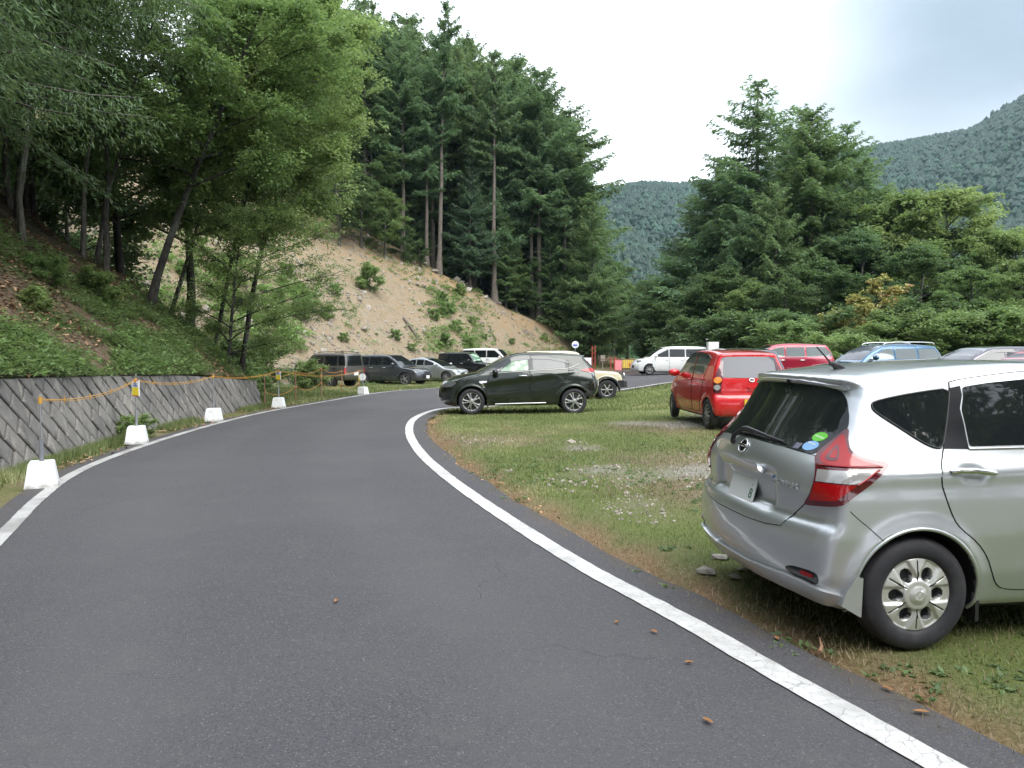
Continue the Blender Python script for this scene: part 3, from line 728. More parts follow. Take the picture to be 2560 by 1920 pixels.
def build_wall():
    root = empty('retaining_wall', (0, 0, 0)); tag(root, 'low grey retaining wall of diagonally laid concrete blocks at the foot of the left bank', 'wall')
    s = arclen(WALL); L = s[-1]
    def P(a, h):   # along the wall, up its battered face
        x = np.interp(a, s, WALL[:, 0]); y = np.interp(a, s, WALL[:, 1]); i = np.clip(np.searchsorted(s, a) - 1, 0, len(s) - 2)
        T = (WALL[i + 1] - WALL[i]) / np.linalg.norm(WALL[i + 1] - WALL[i]); n = np.array([T[1], -T[0]])     # towards the road
        z = ground_z(x, y) - .08 + h; k = .28 * h
        return np.array([x - n[0] * k, y - n[1] * k, z]), np.array([n[0] * .96, n[1] * .96, .27]), T
    # backing
    A = np.linspace(0, L, 90); V = []; 
    for a in A:
        top = np.interp(a, s, WTOP) + .07
        p0, n, T = P(a, -.1); p1, _, _ = P(a, top + .05); b = n * [1, 1, 0] * -.5
        V += [p0 - n * .035, p1 - n * .035, p1 + b + [0, 0, .02], p0 + b]
    F = [];
    for i in range(len(A) - 1):
        for j in range(3): F.append((i * 4 + j, i * 4 + j + 1, (i + 1) * 4 + j + 1, (i + 1) * 4 + j))
    F += [(0, 3, 2, 1), ((len(A) - 1) * 4, (len(A) - 1) * 4 + 1, (len(A) - 1) * 4 + 2, (len(A) - 1) * 4 + 3)]
    obj('wall_core', np.array(V), np.array(F), M['mortar'], root)
    # blocks: long courses running down to the right (away), cross joints staggered
    a1 = R(45); du = np.array([math.cos(a1), -math.sin(a1)]) ; dv = np.array([math.sin(a1), math.cos(a1)]); bl, bh = .44, .28; gap = .010
    cnt = 0; meshes = {}
    rb = np.random.default_rng(4)
    for j in range(-4, 110):
        for i in range(-4, 66):
            c = du * ((i + (.5 if j % 2 else 0)) * bl) + dv * (j * bh)
            if not (-.3 < c[1] < 1.5 and 0 < c[0] < L): continue
            top = np.interp(c[0], s, WTOP) + .10
            near = c[0] > 20.5
            q = np.array([c + du * sx * (bl / 2 - gap) + dv * sy * (bh / 2 - gap * (2.2 if sy > 0 else .6)) for sx, sy in ((-1, -1), (1, -1), (1, 1), (-1, 1))])
            # clip to the wall's height and base
            poly = [tuple(v) for v in q]
            for lim, keep in ((top, lambda v: v[1] <= top), (-.02, lambda v: v[1] >= -.02)):
                out = []
                for k in range(len(poly)):
                    a, b = poly[k], poly[(k + 1) % len(poly)]; ka, kb = keep(a), keep(b)
                    if ka: out.append(a)
                    if ka != kb: t = (lim - a[1]) / (b[1] - a[1]); out.append((a[0] + t * (b[0] - a[0]), lim))
                poly = out
                if len(poly) < 3: break
            if len(poly) < 3: continue
            pr = rb.uniform(-.010, .014); n = len(poly); cen = np.mean(poly, 0); V = []
            for a, h in poly:
                p, nn, _ = P(np.clip(a, 0, L), h); V.append(p - nn * .05)
            for a, h in poly:
                p, nn, _ = P(np.clip(a, 0, L), h); V.append(p + nn * pr)
            for a, h in poly:
                e = cen + (np.array([a, h]) - cen) * .86; p, nn, _ = P(np.clip(e[0], 0, L), e[1]); V.append(p + nn * (pr + .012))
            mb = MB(); V = np.array(V)
            for k in range(n):
                k2 = (k + 1) % n; mb.add(V[[k, k2, n + k2, n + k]], [(0, 1, 2, 3)]); mb.add(V[[n + k, n + k2, 2 * n + k2, 2 * n + k]], [(0, 1, 2, 3)])
            mb.add(V[2 * n:], [(0, k, k + 1) for k in range(1, n - 1)])
            if near and cnt < 300: mb.build('block', [M['block']], root); cnt += 1
            else: meshes.setdefault('far', []).append(mb)
    if 'far' in meshes:
        big = MB()
        for mb in meshes['far']:
            for k in (3, 4):
                off = 0
            base = big.n
            for PP in mb.P: big.P.append(PP); big.n += len(PP)
            for k in (3, 4):
                for F_ in mb.F[k]: big.F[k].append(F_ + base)
                for m_ in mb.M[k]: big.M[k].append(m_)
        o = big.build('block_courses', [M['block']], root); o['kind'] = 'stuff'
build_wall()
# ---------------------------------------------------------------- vegetation
def leaf_mat(name, a, b, c2=None, trans=.35, rough=.55):
    m = bpy.data.materials.new(name); m.use_nodes = True; nt = m.node_tree; nt.nodes.clear(); k = NT.__new__(NT); k.nt = nt
    out = k.n('OutputMaterial'); df = k.n('BsdfPrincipled'); tr = k.n('BsdfTranslucent'); mx = k.n('MixShader')
    r = k.attr('rnd'); t = k.attr('tone'); c = k.mix(r, a, b)
    if c2 is not None: c = k.mix(k.ramp(t, .62, .95), c, c2)
    c = k.mix(k.math('MULTIPLY', t, .0), c, c)
    o = k.objrand(); h = k.n('HueSaturation'); k.put(h.inputs['Hue'], k.math('MULTIPLY_ADD', o, .024, .488)); k.put(h.inputs['Value'], k.math('MULTIPLY_ADD', t, .85, .66)); k.put(h.inputs['Color'], c); h.inputs['Saturation'].default_value = .80
    col_ = h.outputs[0]
    k.put(df.inputs['Base Color'], col_); df.inputs['Roughness'].default_value = rough; df.inputs['Specular IOR Level'].default_value = .35
    tc = k.mix(.5, col_, (.24, .34, .08)); k.put(tr.inputs[0], tc); mx.inputs[0].default_value = trans
    k.put(mx.inputs[1], df.outputs[0]); k.put(mx.inputs[2], tr.outputs[0]); k.put(out.inputs[0], mx.outputs[0]); return m
M['lf_larch'] = leaf_mat('larch_needles', (.085, .178, .078), (.145, .260, .102), trans=.5)
M['lf_larch2'] = leaf_mat('fresh_larch_needles', (.095, .185, .055), (.155, .26, .075), trans=.45)
M['lf_fir'] = leaf_mat('dark_needles', (.042, .100, .056), (.075, .150, .074), trans=.35)
M['lf_dark'] = leaf_mat('dark_leaves', (.058, .125, .040), (.10, .19, .054), trans=.42)
M['lf_mid'] = leaf_mat('mid_leaves', (.110, .200, .042), (.185, .290, .065), trans=.5)
M['lf_light'] = leaf_mat('light_leaves', (.20, .30, .065), (.31, .42, .11), trans=.5)
M['lf_yellow'] = leaf_mat('turning_leaves', (.36, .34, .04), (.50, .45, .07), (.40, .20, .08), trans=.4)
M['lf_sprout'] = leaf_mat('bright_sprouts', (.15, .27, .05), (.24, .38, .08), trans=.45)
M['lf_weed'] = leaf_mat('weed_leaves', (.095, .165, .040), (.17, .24, .075), trans=.42)
def mat_bark(name, a, b, lich=0):
    m, nt, bb = new_mat(name); k = NT(m); P = k.coord(); mp = k.n('Mapping'); mp.inputs['Scale'].default_value = (6, 6, 1.3); k.put(mp.inputs[0], P); n = k.noise(3, 5, .7, mp.outputs[0]); q = k.noise(1.1, 4, .6, P)
    c = k.mix(k.ramp(n, .35, .65), a, b)
    if lich: c = k.mix(k.math('MULTIPLY', k.ramp(q, .5, .62), lich), c, (.26, .28, .24))
    k.set(Base_Color=c, Roughness=.95, Normal=k.bump(n, .8, .03)); return m
M['bark'] = mat_bark('larch_bark', (.080, .065, .055), (.20, .170, .145)); M['bark_dark'] = mat_bark('dark_bark', (.016, .014, .013), (.05, .044, .038), .18); M['bark_grey'] = mat_bark('grey_bark', (.045, .041, .036), (.12, .11, .095), .3)

def rot_to(D, rg):
    """random frames whose first axis is D"""
    D = D / (np.linalg.norm(D, axis=1)[:, None] + 1e-9); r = rg.normal(size=D.shape); A = np.cross(D, r); A /= np.linalg.norm(A, axis=1)[:, None] + 1e-9; return D, A
def leaf_quads(C, D, L, Wd, rg, up=0.0, fold=.0):
    """pointed four-cornered leaves at C along D; up pulls the blade's face skyward"""
    D, A = rot_to(D, rg)
    if up > 0:
        U = np.cross(D, [0, 0, 1.]); U /= np.linalg.norm(U, axis=1)[:, None] + 1e-6; A = A * (1 - up) + U * up * np.sign((A * U).sum(1) + 1e-9)[:, None]; A /= np.linalg.norm(A, axis=1)[:, None] + 1e-9
    L = np.broadcast_to(L, (len(C),))[:, None]; Wd = np.broadcast_to(Wd, (len(C),))[:, None]
    V = np.stack([C - D * L * .5, C - D * L * .05 + A * Wd * .5, C + D * L * .5, C - D * L * .05 - A * Wd * .5], 1)
    return V.reshape(-1, 3)
def quads_mesh(name, V, mat, rg, tone):
    n = len(V) // 4; F = np.arange(n * 4).reshape(n, 4); r = np.repeat(rg.random(n), 4)
    return make_mesh(name, V, F, mat, None, False, {'rnd': r, 'tone': np.repeat(tone, 4)})

def broadleaf(seed, H, spread, bare=.25, limbs=16, leaf=.13, n=30000, layered=.5, lean=(0, 0), trunk_r=None, dens=.55, top=.55, wander=.25, clump=None, asym=(0, 0)):
    """trunk with limbs and an uneven crown of leaf sprays; returns (trunk mesh builder, leaf corners, tone)"""
    rg = np.random.default_rng(seed); mb = MB(); tr = trunk_r or H * .017
    k = 9; t = np.linspace(0, 1, k); wob = np.cumsum(rg.normal(0, wander * H / 60, (k, 2)), 0)
    tp = np.column_stack([lean[0] * t ** 1.2 + wob[:, 0], lean[1] * t ** 1.2 + wob[:, 1], t * H * .93]); mb.tube(tp, tr * (1 - t * .85) + .004 + tr * .5 * (t < .02), 8)
    cl = []; cs = clump or spread * .17
    for i in range(limbs):
        f = bare + (1 - bare) * (i + rg.random() * .8) / limbs; p0 = np.array([np.interp(f, t, tp[:, c]) for c in range(3)])
        az = i * 2.4 + rg.normal(0, .4); e = f - bare; env = math.sin(min(1, (e / (1 - bare)) * .80 + .22) * math.pi) ** .6
        L = spread * env * rg.uniform(.65, 1.1); d = np.array([math.cos(az), math.sin(az), 0]); d[:2] += np.array(asym) * .6; el = .75 - .45 * layered + .5 * e
        q = np.linspace(0, 1, 6); bend = rg.normal(0, .12, 2)
        lp = p0 + d * (L * q)[:, None] + np.column_stack([bend[0] * L * q ** 2, bend[1] * L * q ** 2, L * el * q * (1 - .45 * q * layered)])
        r0 = tr * (1 - f * .75) * .5; mb.tube(lp, r0 * (1 - q * .85) + .004, 5, cap=False)
        for j in range(int(4 + 5 * L / spread)):
            s = rg.uniform(.30, 1.0); b = np.array([np.interp(s, q, lp[:, c]) for c in range(3)]); a2 = az + rg.choice([-1, 1]) * rg.uniform(.4, 1.25); l2 = L * rg.uniform(.16, .42) * (1.15 - s * .5)
            e2 = b + np.array([math.cos(a2) * l2, math.sin(a2) * l2, l2 * rg.uniform(-.1, .5)]); mb.tube(np.array([b, (b + e2) / 2 + [0, 0, .06 * l2], e2]), [r0 * .35 + .003, r0 * .22 + .003, .003], 4, cap=False)
            cl += [e2, (b + e2) / 2 + rg.normal(0, .1 * cs, 3)]
        cl.append(lp[-1]); cl.append(lp[-2] + rg.normal(0, .1 * cs, 3))
    cl += [tp[-1] + rg.normal(0, cs * .5, 3) for _ in range(4)]
    cl = np.array(cl); m = len(cl); per = max(6, n // m); sz = rg.uniform(.55, 1.25, m) * cs; keep = rg.random(m) < .5 + dens * .5; cl, sz = cl[keep], sz[keep]; m = len(cl); per = max(6, n // m)
    ctone = rg.random(m)
    # each cluster: several tilted flat sprays
    idx = np.repeat(np.arange(m), per); sp = rg.integers(0, 5, len(idx)); key = idx * 5 + sp
    so = rg.normal(0, 1, (m * 5, 3)) * [.55, .55, .45]; sn = rg.normal(0, .28, (m * 5, 2)); th = rg.random(len(idx)) * 6.283; rr = np.sqrt(rg.random(len(idx)))
    loc = np.column_stack([rr * np.cos(th), rr * np.sin(th), rg.normal(0, .10 + .25 * (1 - layered), len(idx))]) * .62; loc[:, 2] += loc[:, 0] * sn[key, 0] + loc[:, 1] * sn[key, 1] - .22 * rr ** 2
    C = cl[idx] + (loc + so[key]) * sz[idx][:, None]; D = np.column_stack([np.cos(th), np.sin(th), rg.normal(-.25, .35, len(idx))]) + rg.normal(0, .45, (len(idx), 3))
    V = leaf_quads(C, D, leaf * rg.uniform(.7, 1.3, len(idx)), leaf * .62 * rg.uniform(.7, 1.2, len(idx)), rg, .55)
    st = rg.random(m * 5); tone = np.clip(ctone[idx] * .6 + st[key] * .4 + rg.normal(0, .06, len(idx)), 0, 1)
    return mb, V, tone

def conifer(seed, H, base, bare=.3, whorls=34, per=6, spray=.30, sw=.07, n=26000, droop=.25, trunk_r=None, tip=.35, hang=.4, lean=(0, 0), dead=.5, minlen=.07, rnd=.62):
    rg = np.random.default_rng(seed); mb = MB(); tr = trunk_r or H * .0115; k = 12; t = np.linspace(0, 1, k)
    tp = np.column_stack([lean[0] * t ** 2 + rg.normal(0, H * .0015, k), lean[1] * t ** 2 + rg.normal(0, H * .0015, k), t * H * .985]); mb.tube(tp, tr * (1 - t * .93) + .006 + tr * .6 * (t < .02), 8)
    segs = []; tone = []
    for w in range(whorls):
        fw = bare + (1 - bare) * ((w + .5) / whorls) ** .92
        for b in range(per):
            if rg.random() < .15: continue
            f = min(.985, max(bare * .97, fw + rg.normal(0, 1.1) * (1 - bare) / whorls)); p0 = np.array([np.interp(f, t, tp[:, c]) for c in range(3)]); g = min(1., max(0., (f - bare) / (1 - bare)))
            env = (1 - g) ** rnd * (.55 + .45 * min(1, g * 6)) + minlen
            az = rg.random() * 6.283; L = base * env * rg.uniform(.45, 1.18); d = np.array([math.cos(az), math.sin(az), 0.]); q = np.linspace(0, 1, 6)
            rise = (.12 + .60 * g + rg.normal(0, .10)) * L; z = rise * q - droop * L * q ** 1.6 + tip * droop * L * q ** 4; side = np.array([-d[1], d[0], 0]) * rg.normal(0, .1) * L
            bp = p0 + d * (L * q)[:, None] + side * (q ** 2)[:, None] + np.array([0, 0, 1.]) * z[:, None]
            if L > base * .18: mb.tube(bp, tr * .20 * (1 - f * .6) * (1 - q * .8) + .004, 4, cap=False)
            bt = rg.random(); nt_ = max(4, int(L / (.16 * spray / .3)))
            for s in np.linspace(.18, 1.0, nt_):
                o = np.array([np.interp(s, q, bp[:, c]) for c in range(3)]); tl = (.10 + .34 * (1 - s * .75)) * L * rg.uniform(.6, 1.1)
                for sg in (-1, 1):
                    dd = d * .55 + sg * np.array([-d[1], d[0], 0]) * .9 + np.array([0, 0, rg.normal(-hang, .18)]); dd /= np.linalg.norm(dd); segs.append((o, dd, tl)); tone.append(bt)
            segs.append((bp[-1], d + [0, 0, .1], L * .08)); tone.append(bt)
    # a few bare dead stubs below the crown
    for _ in range(int(14 * dead)):
        f = rg.uniform(bare * .45, bare); p0 = np.array([np.interp(f, t, tp[:, c]) for c in range(3)]); az = rg.random() * 6.283; L = base * rg.uniform(.1, .35); mb.tube(np.array([p0, p0 + np.array([math.cos(az), math.sin(az), -.15]) * L]), [tr * .12 + .004, .003], 4, cap=False)
    O = np.array([s[0] for s in segs]); Dd = np.array([s[1] for s in segs]); Ls = np.array([s[2] for s in segs]); tone = np.array(tone)
    w_ = np.maximum(Ls, spray * .5); cnt = np.maximum(1, np.round(w_ / w_.sum() * n).astype(int)); idx = np.repeat(np.arange(len(segs)), cnt)
    s = rg.random(len(idx)); C = O[idx] + Dd[idx] * (Ls[idx] * s)[:, None] + rg.normal(0, .05, (len(idx), 3)) * spray / .3; C[:, 2] -= s ** 2 * Ls[idx] * .18
    D = Dd[idx] + rg.normal(0, .42, (len(idx), 3)) - [0, 0, .15]
    V = leaf_quads(C, D, spray * rg.uniform(.6, 1.25, len(idx)), sw * rg.uniform(.7, 1.3, len(idx)), rg, .35)
    tn = np.clip(tone[idx] * .7 + rg.random(len(segs))[idx] * .3, 0, 1); return mb, V, tn

PROTO = {}
def proto(key, maker, bark, leafm, seed=1):
    mb, V, tone = maker; rg = np.random.default_rng(seed)
    PROTO[key] = (mb.mesh('trunk', [M[bark]], True), V, tone, quads_mesh('crown', V, [M[leafm]], rg, tone), H_OF[key])
H_OF = {}
_crown_cache = {}
def add_proto(key, H, maker, bark, leafm, seed=1):
    H_OF[key] = H; proto(key, maker, bark, leafm, seed)
add_proto('larch_a', 24, conifer(11, 24, 4.0, .38, 30, 6, .36, .10, 34000, .26, tip=.5, hang=.3, rnd=.5), 'bark', 'lf_larch')
add_proto('larch_b', 24, conifer(12, 24, 3.0, .52, 24, 5, .34, .095, 20000, .22, tip=.6, hang=.3, rnd=.6), 'bark', 'lf_larch', 2)
add_proto('larch_c', 22, conifer(13, 22, 4.8, .12, 38, 6, .38, .10, 44000, .28, tip=.6, hang=.35, rnd=.7), 'bark', 'lf_larch', 3)
add_proto('larch_d', 20, conifer(14, 20, 4.2, .08, 40, 7, .36, .09, 38000, .36, tip=.7, hang=.35), 'bark_grey', 'lf_larch2', 4)
add_proto('fir', 14, conifer(15, 14, 2.4, .10, 30, 7, .26, .08, 24000, .10, hang=.1, tip=.1), 'bark_grey', 'lf_larch2', 5)
add_proto('broad_a', 11, broadleaf(21, 11, 3.6, .22, 20, .17, 34000, .75), 'bark_grey', 'lf_dark', 6)
add_proto('broad_b', 11, broadleaf(22, 11, 3.2, .15, 22, .17, 34000, .55), 'bark_grey', 'lf_mid', 7)
add_proto('broad_c', 9, broadleaf(23, 9, 3.4, .10, 20, .16, 30000, .85), 'bark_grey', 'lf_dark', 8)
add_proto('broad_t', 12, broadleaf(27, 12, 3.6, .52, 18, .17, 26000, .7), 'bark_dark', 'lf_dark', 12)
add_proto('broad_y', 7, broadleaf(24, 7, 2.2, .20, 14, .20, 9000, .9, dens=.2), 'bark_grey', 'lf_yellow', 9)
add_proto('bush', 2.6, broadleaf(25, 2.6, 1.6, .04, 14, .10, 12000, .4, trunk_r=.03), 'bark_grey', 'lf_mid', 10)
add_proto('bush_l', 1.6, broadleaf(26, 1.6, 1.0, .02, 16, .09, 12000, .3, trunk_r=.012, dens=1.), 'bark_grey', 'lf_light', 11)
def place(key, name, x, y, z, H, label, cat='tree', group=None, rz=None, sxy=1., leafm=None, rg=np.random.default_rng(99)):
    tr, V, tone, crown, h0 = PROTO[key]
    if leafm:
        if (key, leafm) not in _crown_cache:
            c = crown.copy(); c.materials.clear(); c.materials.append(M[leafm]); _crown_cache[(key, leafm)] = c
        crown = _crown_cache[(key, leafm)]
    s = H / h0; r = empty(name, (x, y, z), rg.random() * 6.283 if rz is None else rz); r.scale = (s * sxy, s * sxy, s)
    link('trunk', tr, r); link('crown', crown, r); tag(r, label, cat, group); return r
def zpx(py, Y): return 1.57 + Y * math.tan(math.atan((960 - py) / 1920) - .044)
def xpx(px, Y): return (px - 1280) / 1920 * Y * 1.0
# ---------------------------------------------------------------- wooded mountains across the valley
def mat_hill():
    m, nt, b = new_mat('wooded_mountain'); k = NT(m); P = k.coord(); v = k.voro(.16, P); n = k.noise(.012, 4, .6, P); f = k.noise(.3, 4, .6, P)
    c = k.mix(k.ramp(n, .4, .6), (.025, .055, .026), (.045, .085, .032)); c = k.mix(k.ramp(f, .4, .65, 0, .5), c, (.018, .040, .022)); k.set(Base_Color=c, Roughness=1., Specular_IOR_Level=.05); return m
M['hill'] = mat_hill(); M['lf_hill'] = leaf_mat('mountain_trees', (.008, .036, .024), (.022, .068, .038), trans=.1)
HP = [(-400, -30), (-60, -12), (0, 10), (60, 40), (118, 53), (160, 60), (215, 55), (300, 66), (420, 82), (560, 110), (700, 120)]
def mountain(name, D, prof, depth, label, seed):
    """prof: silhouette as (photo x, photo y) pairs seen at distance D"""
    px = np.linspace(prof[0][0], prof[-1][0], 130); py = np.interp(px, [a for a, _ in prof], [b for _, b in prof]); x = np.array([xpx(p, D) for p in px]); zt = np.array([zpx(q, D) for q in py])
    vs_ = np.linspace(0, 1, 40); X = np.broadcast_to(x[:, None], (130, 40)); V = np.broadcast_to(vs_[None], X.shape); Y = D - depth * (1 - V); base = -6.
    Z = base + (zt[:, None] - base) * (1 - (1 - V) ** 1.25) ; Z = Z + vnoise(X.ravel(), Y.ravel(), 60, seed, 4).reshape(X.shape) * 16 * V * (1 - V) * 3
    Xr, Yr, Zr = X.ravel() * Y.ravel() / D, Y.ravel(), Z.ravel(); back = np.column_stack([x, np.full(130, D + depth * .8), np.full(130, -6.)])
    P = np.column_stack([Xr, Yr, Zr]); F = grid_faces(130, 40)[:, ::-1]; nb = len(P); P = np.vstack([P, back]); i = np.arange(129); F = np.vstack([F, np.column_stack([i * 40 + 39, nb + i, nb + i + 1, (i + 1) * 40 + 39])])
    o = obj(name, P, F, M['hill'], None, None, True); tag(o, kind='structure')
    # trees standing on it as one mass
    rg = np.random.default_rng(seed); n = 34000; a = rg.random(n) * 128; b = np.sqrt(rg.random(n)) * 38.9; ia, ib = a.astype(int), b.astype(int); fa, fb = a - ia, b - ib; G = P[:130 * 40].reshape(130, 40, 3)
    Q = (G[ia, ib] * (1 - fa)[:, None] + G[ia + 1, ib] * fa[:, None]) * (1 - fb)[:, None] + (G[ia, ib + 1] * (1 - fa)[:, None] + G[ia + 1, ib + 1] * fa[:, None]) * fb[:, None]
    ridge = G[rg.integers(0, 130, 900), 39] + rg.normal(0, 1, (900, 3)) * [4, 1, 0]; Q = np.vstack([Q, ridge]); n = len(Q); h = rg.uniform(3, 6.5, n) * (D / 520); w = h * rg.uniform(.26, .44, n)
    k = 6; th = np.linspace(0, 6.283, k, endpoint=False); V = []; F = []
    ring1 = np.stack([Q[:, None, 0] + w[:, None] * np.cos(th) * rg.uniform(.7, 1.2, (n, k)), Q[:, None, 1] + w[:, None] * np.sin(th), np.broadcast_to(Q[:, None, 2] + h[:, None] * .05, (n, k))], -1)
    ring2 = np.stack([Q[:, None, 0] + w[:, None] * .85 * np.cos(th + .5), Q[:, None, 1] + w[:, None] * .85 * np.sin(th + .5), np.broadcast_to(Q[:, None, 2] + h[:, None] * .62, (n, k)) * 1.0 + rg.normal(0, .5, (n, k))], -1)
    top = np.stack([Q[:, 0], Q[:, 1], Q[:, 2] + h], -1)[:, None]; V = np.concatenate([ring1, ring2, top], 1).reshape(-1, 3); base_ = np.arange(n)[:, None] * (2 * k + 1); j = np.arange(k); j2 = (j + 1) % k
    F4 = np.stack([base_ + j, base_ + j2, base_ + k + j2, base_ + k + j], -1).reshape(-1, 4); F3 = np.stack([base_ + k + j, base_ + k + j2, np.broadcast_to(base_ + 2 * k, (n, k))], -1).reshape(-1, 3)
    o = link(name + '_trees', make_mesh(name + '_trees', V, [F4, F3], [M['lf_hill']], None, False, {'rnd': np.repeat(rg.random(n), 2 * k + 1), 'tone': np.repeat(rg.random(n), 2 * k + 1)})); tag(o, label, 'forest', kind='stuff')
mountain('far_mountain', 760, [(300, 560), (900, 520), (1300, 495), (1500, 492), (1560, 482), (1610, 472), (1680, 478), (1780, 470), (1900, 440), (2040, 410), (2170, 385), (2330, 358), (2400, 345), (2450, 322), (2480, 300), (2520, 272), (2560, 245), (2660, 190), (2850, 110), (3300, 60)], 420, 'forest covering the long mountain on the right', 301)
mountain('near_mountain', 430, [(700, 720), (1300, 640), (1500, 600), (1560, 590), (1640, 640), (1700, 700), (1800, 690), (2100, 640), (2300, 600), (2400, 585), (2560, 560), (2900, 520), (3300, 500)], 200, 'forest on the lower hill in the valley gap', 302)
# haze between here and the mountains
mh = bpy.data.materials.new('valley_haze'); mh.use_nodes = True; nt = mh.node_tree; nt.nodes.clear(); o_ = nt.nodes.new('ShaderNodeOutputMaterial'); pv = nt.nodes.new('ShaderNodeVolumePrincipled'); pv.inputs['Color'].default_value = (.55, .79, .90, 1); pv.inputs['Density'].default_value = .00014; pv.inputs['Anisotropy'].default_value = .2
nt.links.new(pv.outputs[0], o_.inputs['Volume'])
USE_HAZE = True
if USE_HAZE:
    mb = MB(); mb.box((80, 330, 137), (1700, 1260, 278)); hz = mb.build('haze', [mh], None); tag(hz, kind='stuff')
# ---------------------------------------------------------------- trees and shrubs where they stand
_r = np.random.default_rng(3)
# far side of the slope: larches along the crest, listed by the direction they are seen in, distance, height of their top
def tree_at(key, name, px, D, top_py, label, sink=.3, **kw):
    x = xpx(px, D); z = float(land_z(x, D)) - sink; H = max(2., zpx(top_py, D) - z); return place(key, name, x, D, z, H, label, **kw)
GL = 'larches on the wooded hillside above the cut slope'
tree_at('larch_b', 'larch_tree', 1098, 71.0, -8, 'tallest larch with a long bare leaning trunk, standing at the crest of the cut slope', group=GL, sxy=.80, rz=.4).rotation_euler.rotate_axis('Y', .03)
tree_at('larch_b', 'larch_tree', 1236, 73.5, 120, 'larch with a thick bare trunk, second from the tall leaning one along the crest', group=GL, sxy=.95, rz=2.0)
tree_at('larch_a', 'larch_tree', 1348, 77.0, 165, 'larch with a visible trunk near the right end of the wooded crest', group=GL, sxy=1.05, rz=1.0)
tree_at('larch_a', 'larch_tree', 1425, 80.0, 265, 'rightmost tall larch of the hillside wood, branches reaching into the sky', group=GL, sxy=1.45, rz=3.1)
sky = [(-200, -300), (780, -60), (900, -5), (1000, 10), (1060, 60), (1150, 85), (1210, 85), (1290, 140), (1350, 180), (1420, 270), (1470, 400), (1500, 520)]
def skyline(px): return float(np.interp(px, [a for a, _ in sky], [b for _, b in sky]))
def zone(px, names):
    for lim, nm in names:
        if px < lim: return nm
    return names[-1][1]
ZW = [(700, 'far left of the tall bare trunk'), (850, 'above the light green tree'), (960, 'left end of the skyline'), (1060, 'just left of the tall bare trunk'), (1140, 'behind the tall bare trunk'), (1230, 'between the two bare trunks'), (1320, 'right of the second bare trunk'), (1390, 'towards the right end'), (9999, 'at the right end of the wood')]
ZC = [(1780, 'behind the white minivan'), (1930, 'behind the red small car'), (2100, 'behind the maroon SUV'), (2200, 'between the maroon and blue SUVs'), (2380, 'behind the blue SUV'), (9999, 'behind the plum grey car')]
ZS = [(600, 'seen between the left trunks'), (800, 'beside the airy tree'), (960, 'above the dark grey SUV'), (1100, 'above the silver sedan'), (1200, 'above the black box car'), (9999, 'towards the right end')]
n = 0
for row, (D0, dpx, lift) in enumerate(((70, 62, 60), (76, 52, 30), (83, 56, 0), (91, 60, -6), (100, 70, -10))):
    for px in np.arange(560, 1440, dpx):
        p = px + _r.uniform(-.4, .4) * dpx; D = D0 + _r.uniform(-2.2, 2.2) + max(0, p - 1100) * .012; x = xpx(p, D)
        if cut_z(x, D)[0] < ground_z(x, D) or cut_z(x, D)[1] > .25: continue
        tp = skyline(p) + abs(_r.normal(0, 34)) + lift
        if (zpx(tp, D) - land_z(x, D)) < 6: continue
        tree_at(['larch_a', 'larch_b', 'larch_a', 'larch_c'][int(_r.integers(4))], 'larch_tree', p, D, tp, ['front-row', 'second-row', 'middle-row', 'back-row', 'rearmost'][row] + ' larch of the hillside wood, ' + zone(p, ZW), group='crowded larches of the hillside wood', sxy=_r.uniform(.8, 1.1), leafm='lf_larch2' if _r.random() < .3 else None); n += 1
# lower, leafier growth along the edge of the wood
E_ = [('broad_a', 905, 64.5, 430, 'lf_dark'), ('broad_a', 965, 66, 470, 'lf_mid'), ('broad_c', 1010, 68, 560, 'lf_dark'), ('broad_a', 1050, 69.5, 600, 'lf_dark'), ('larch_c', 1175, 72.5, 395, 'lf_fir'), ('fir', 1140, 73, 620, 'lf_dark'), ('fir', 1265, 74.5, 530, 'lf_larch2'),
      ('fir', 1290, 76, 585, 'lf_mid'), ('fir', 1375, 77, 540, 'lf_larch2'), ('larch_d', 1478, 74, 478, 'lf_larch2'), ('larch_c', 1440, 80, 520, 'lf_larch'), ('broad_b', 1530, 82, 640, 'lf_dark'), ('broad_b', 1395, 78.5, 660, 'lf_dark'), ('broad_a', 850, 62, 400, 'lf_dark'),
      ('broad_c', 1110, 72.5, 640, 'lf_dark'), ('broad_c', 1330, 77, 650, 'lf_dark'), ('broad_a', 1450, 77, 700, 'lf_mid'), ('broad_b', 1500, 79, 690, 'lf_larch2'), ('broad_a', 760, 60, 330, 'lf_dark'), ('broad_a', 930, 70, 330, 'lf_dark'), ('broad_b', 1040, 74, 440, 'lf_dark'), ('broad_b', 1200, 78, 480, 'lf_dark')]
L_ = ['layered dark leafy tree at the left end of the wood edge above the slope', 'leafy tree with flat sprays left of the tall bare trunk', 'low dark leafy tree below the flat-sprayed one at the wood edge', 'dark leafy tree just left of the foot of the tall bare trunk', 'blue-green layered conifer between the two bare larch trunks', 'short dark conifer right of the foot of the tall bare trunk', 'fresh green young conifer in front of the second bare trunk',
      'bright green small tree between the second and third bare trunks', 'pale young conifer standing alone at the right end of the crest', 'round-topped pale green larch at the right end of the wood, near the gate', 'dark larch behind the round-topped pale one', 'dark tree right of the round-topped pale larch', 'dark leafy tree beside the pale young conifer', 'dark leafy tree highest on the left of the cut slope',
      'low dark tree on the crest between two bare trunks', 'low dark tree right of the bright green small tree', 'leafy tree under the round-topped pale larch', 'spreading tree at the lower right foot of the wood', 'dark leafy tree behind the large light green tree', 'dark leafy tree deep in the wood left of the tall trunk', 'dark leafy tree deep in the wood behind the tall trunk', 'dark leafy tree deep in the wood right of the tall trunk']
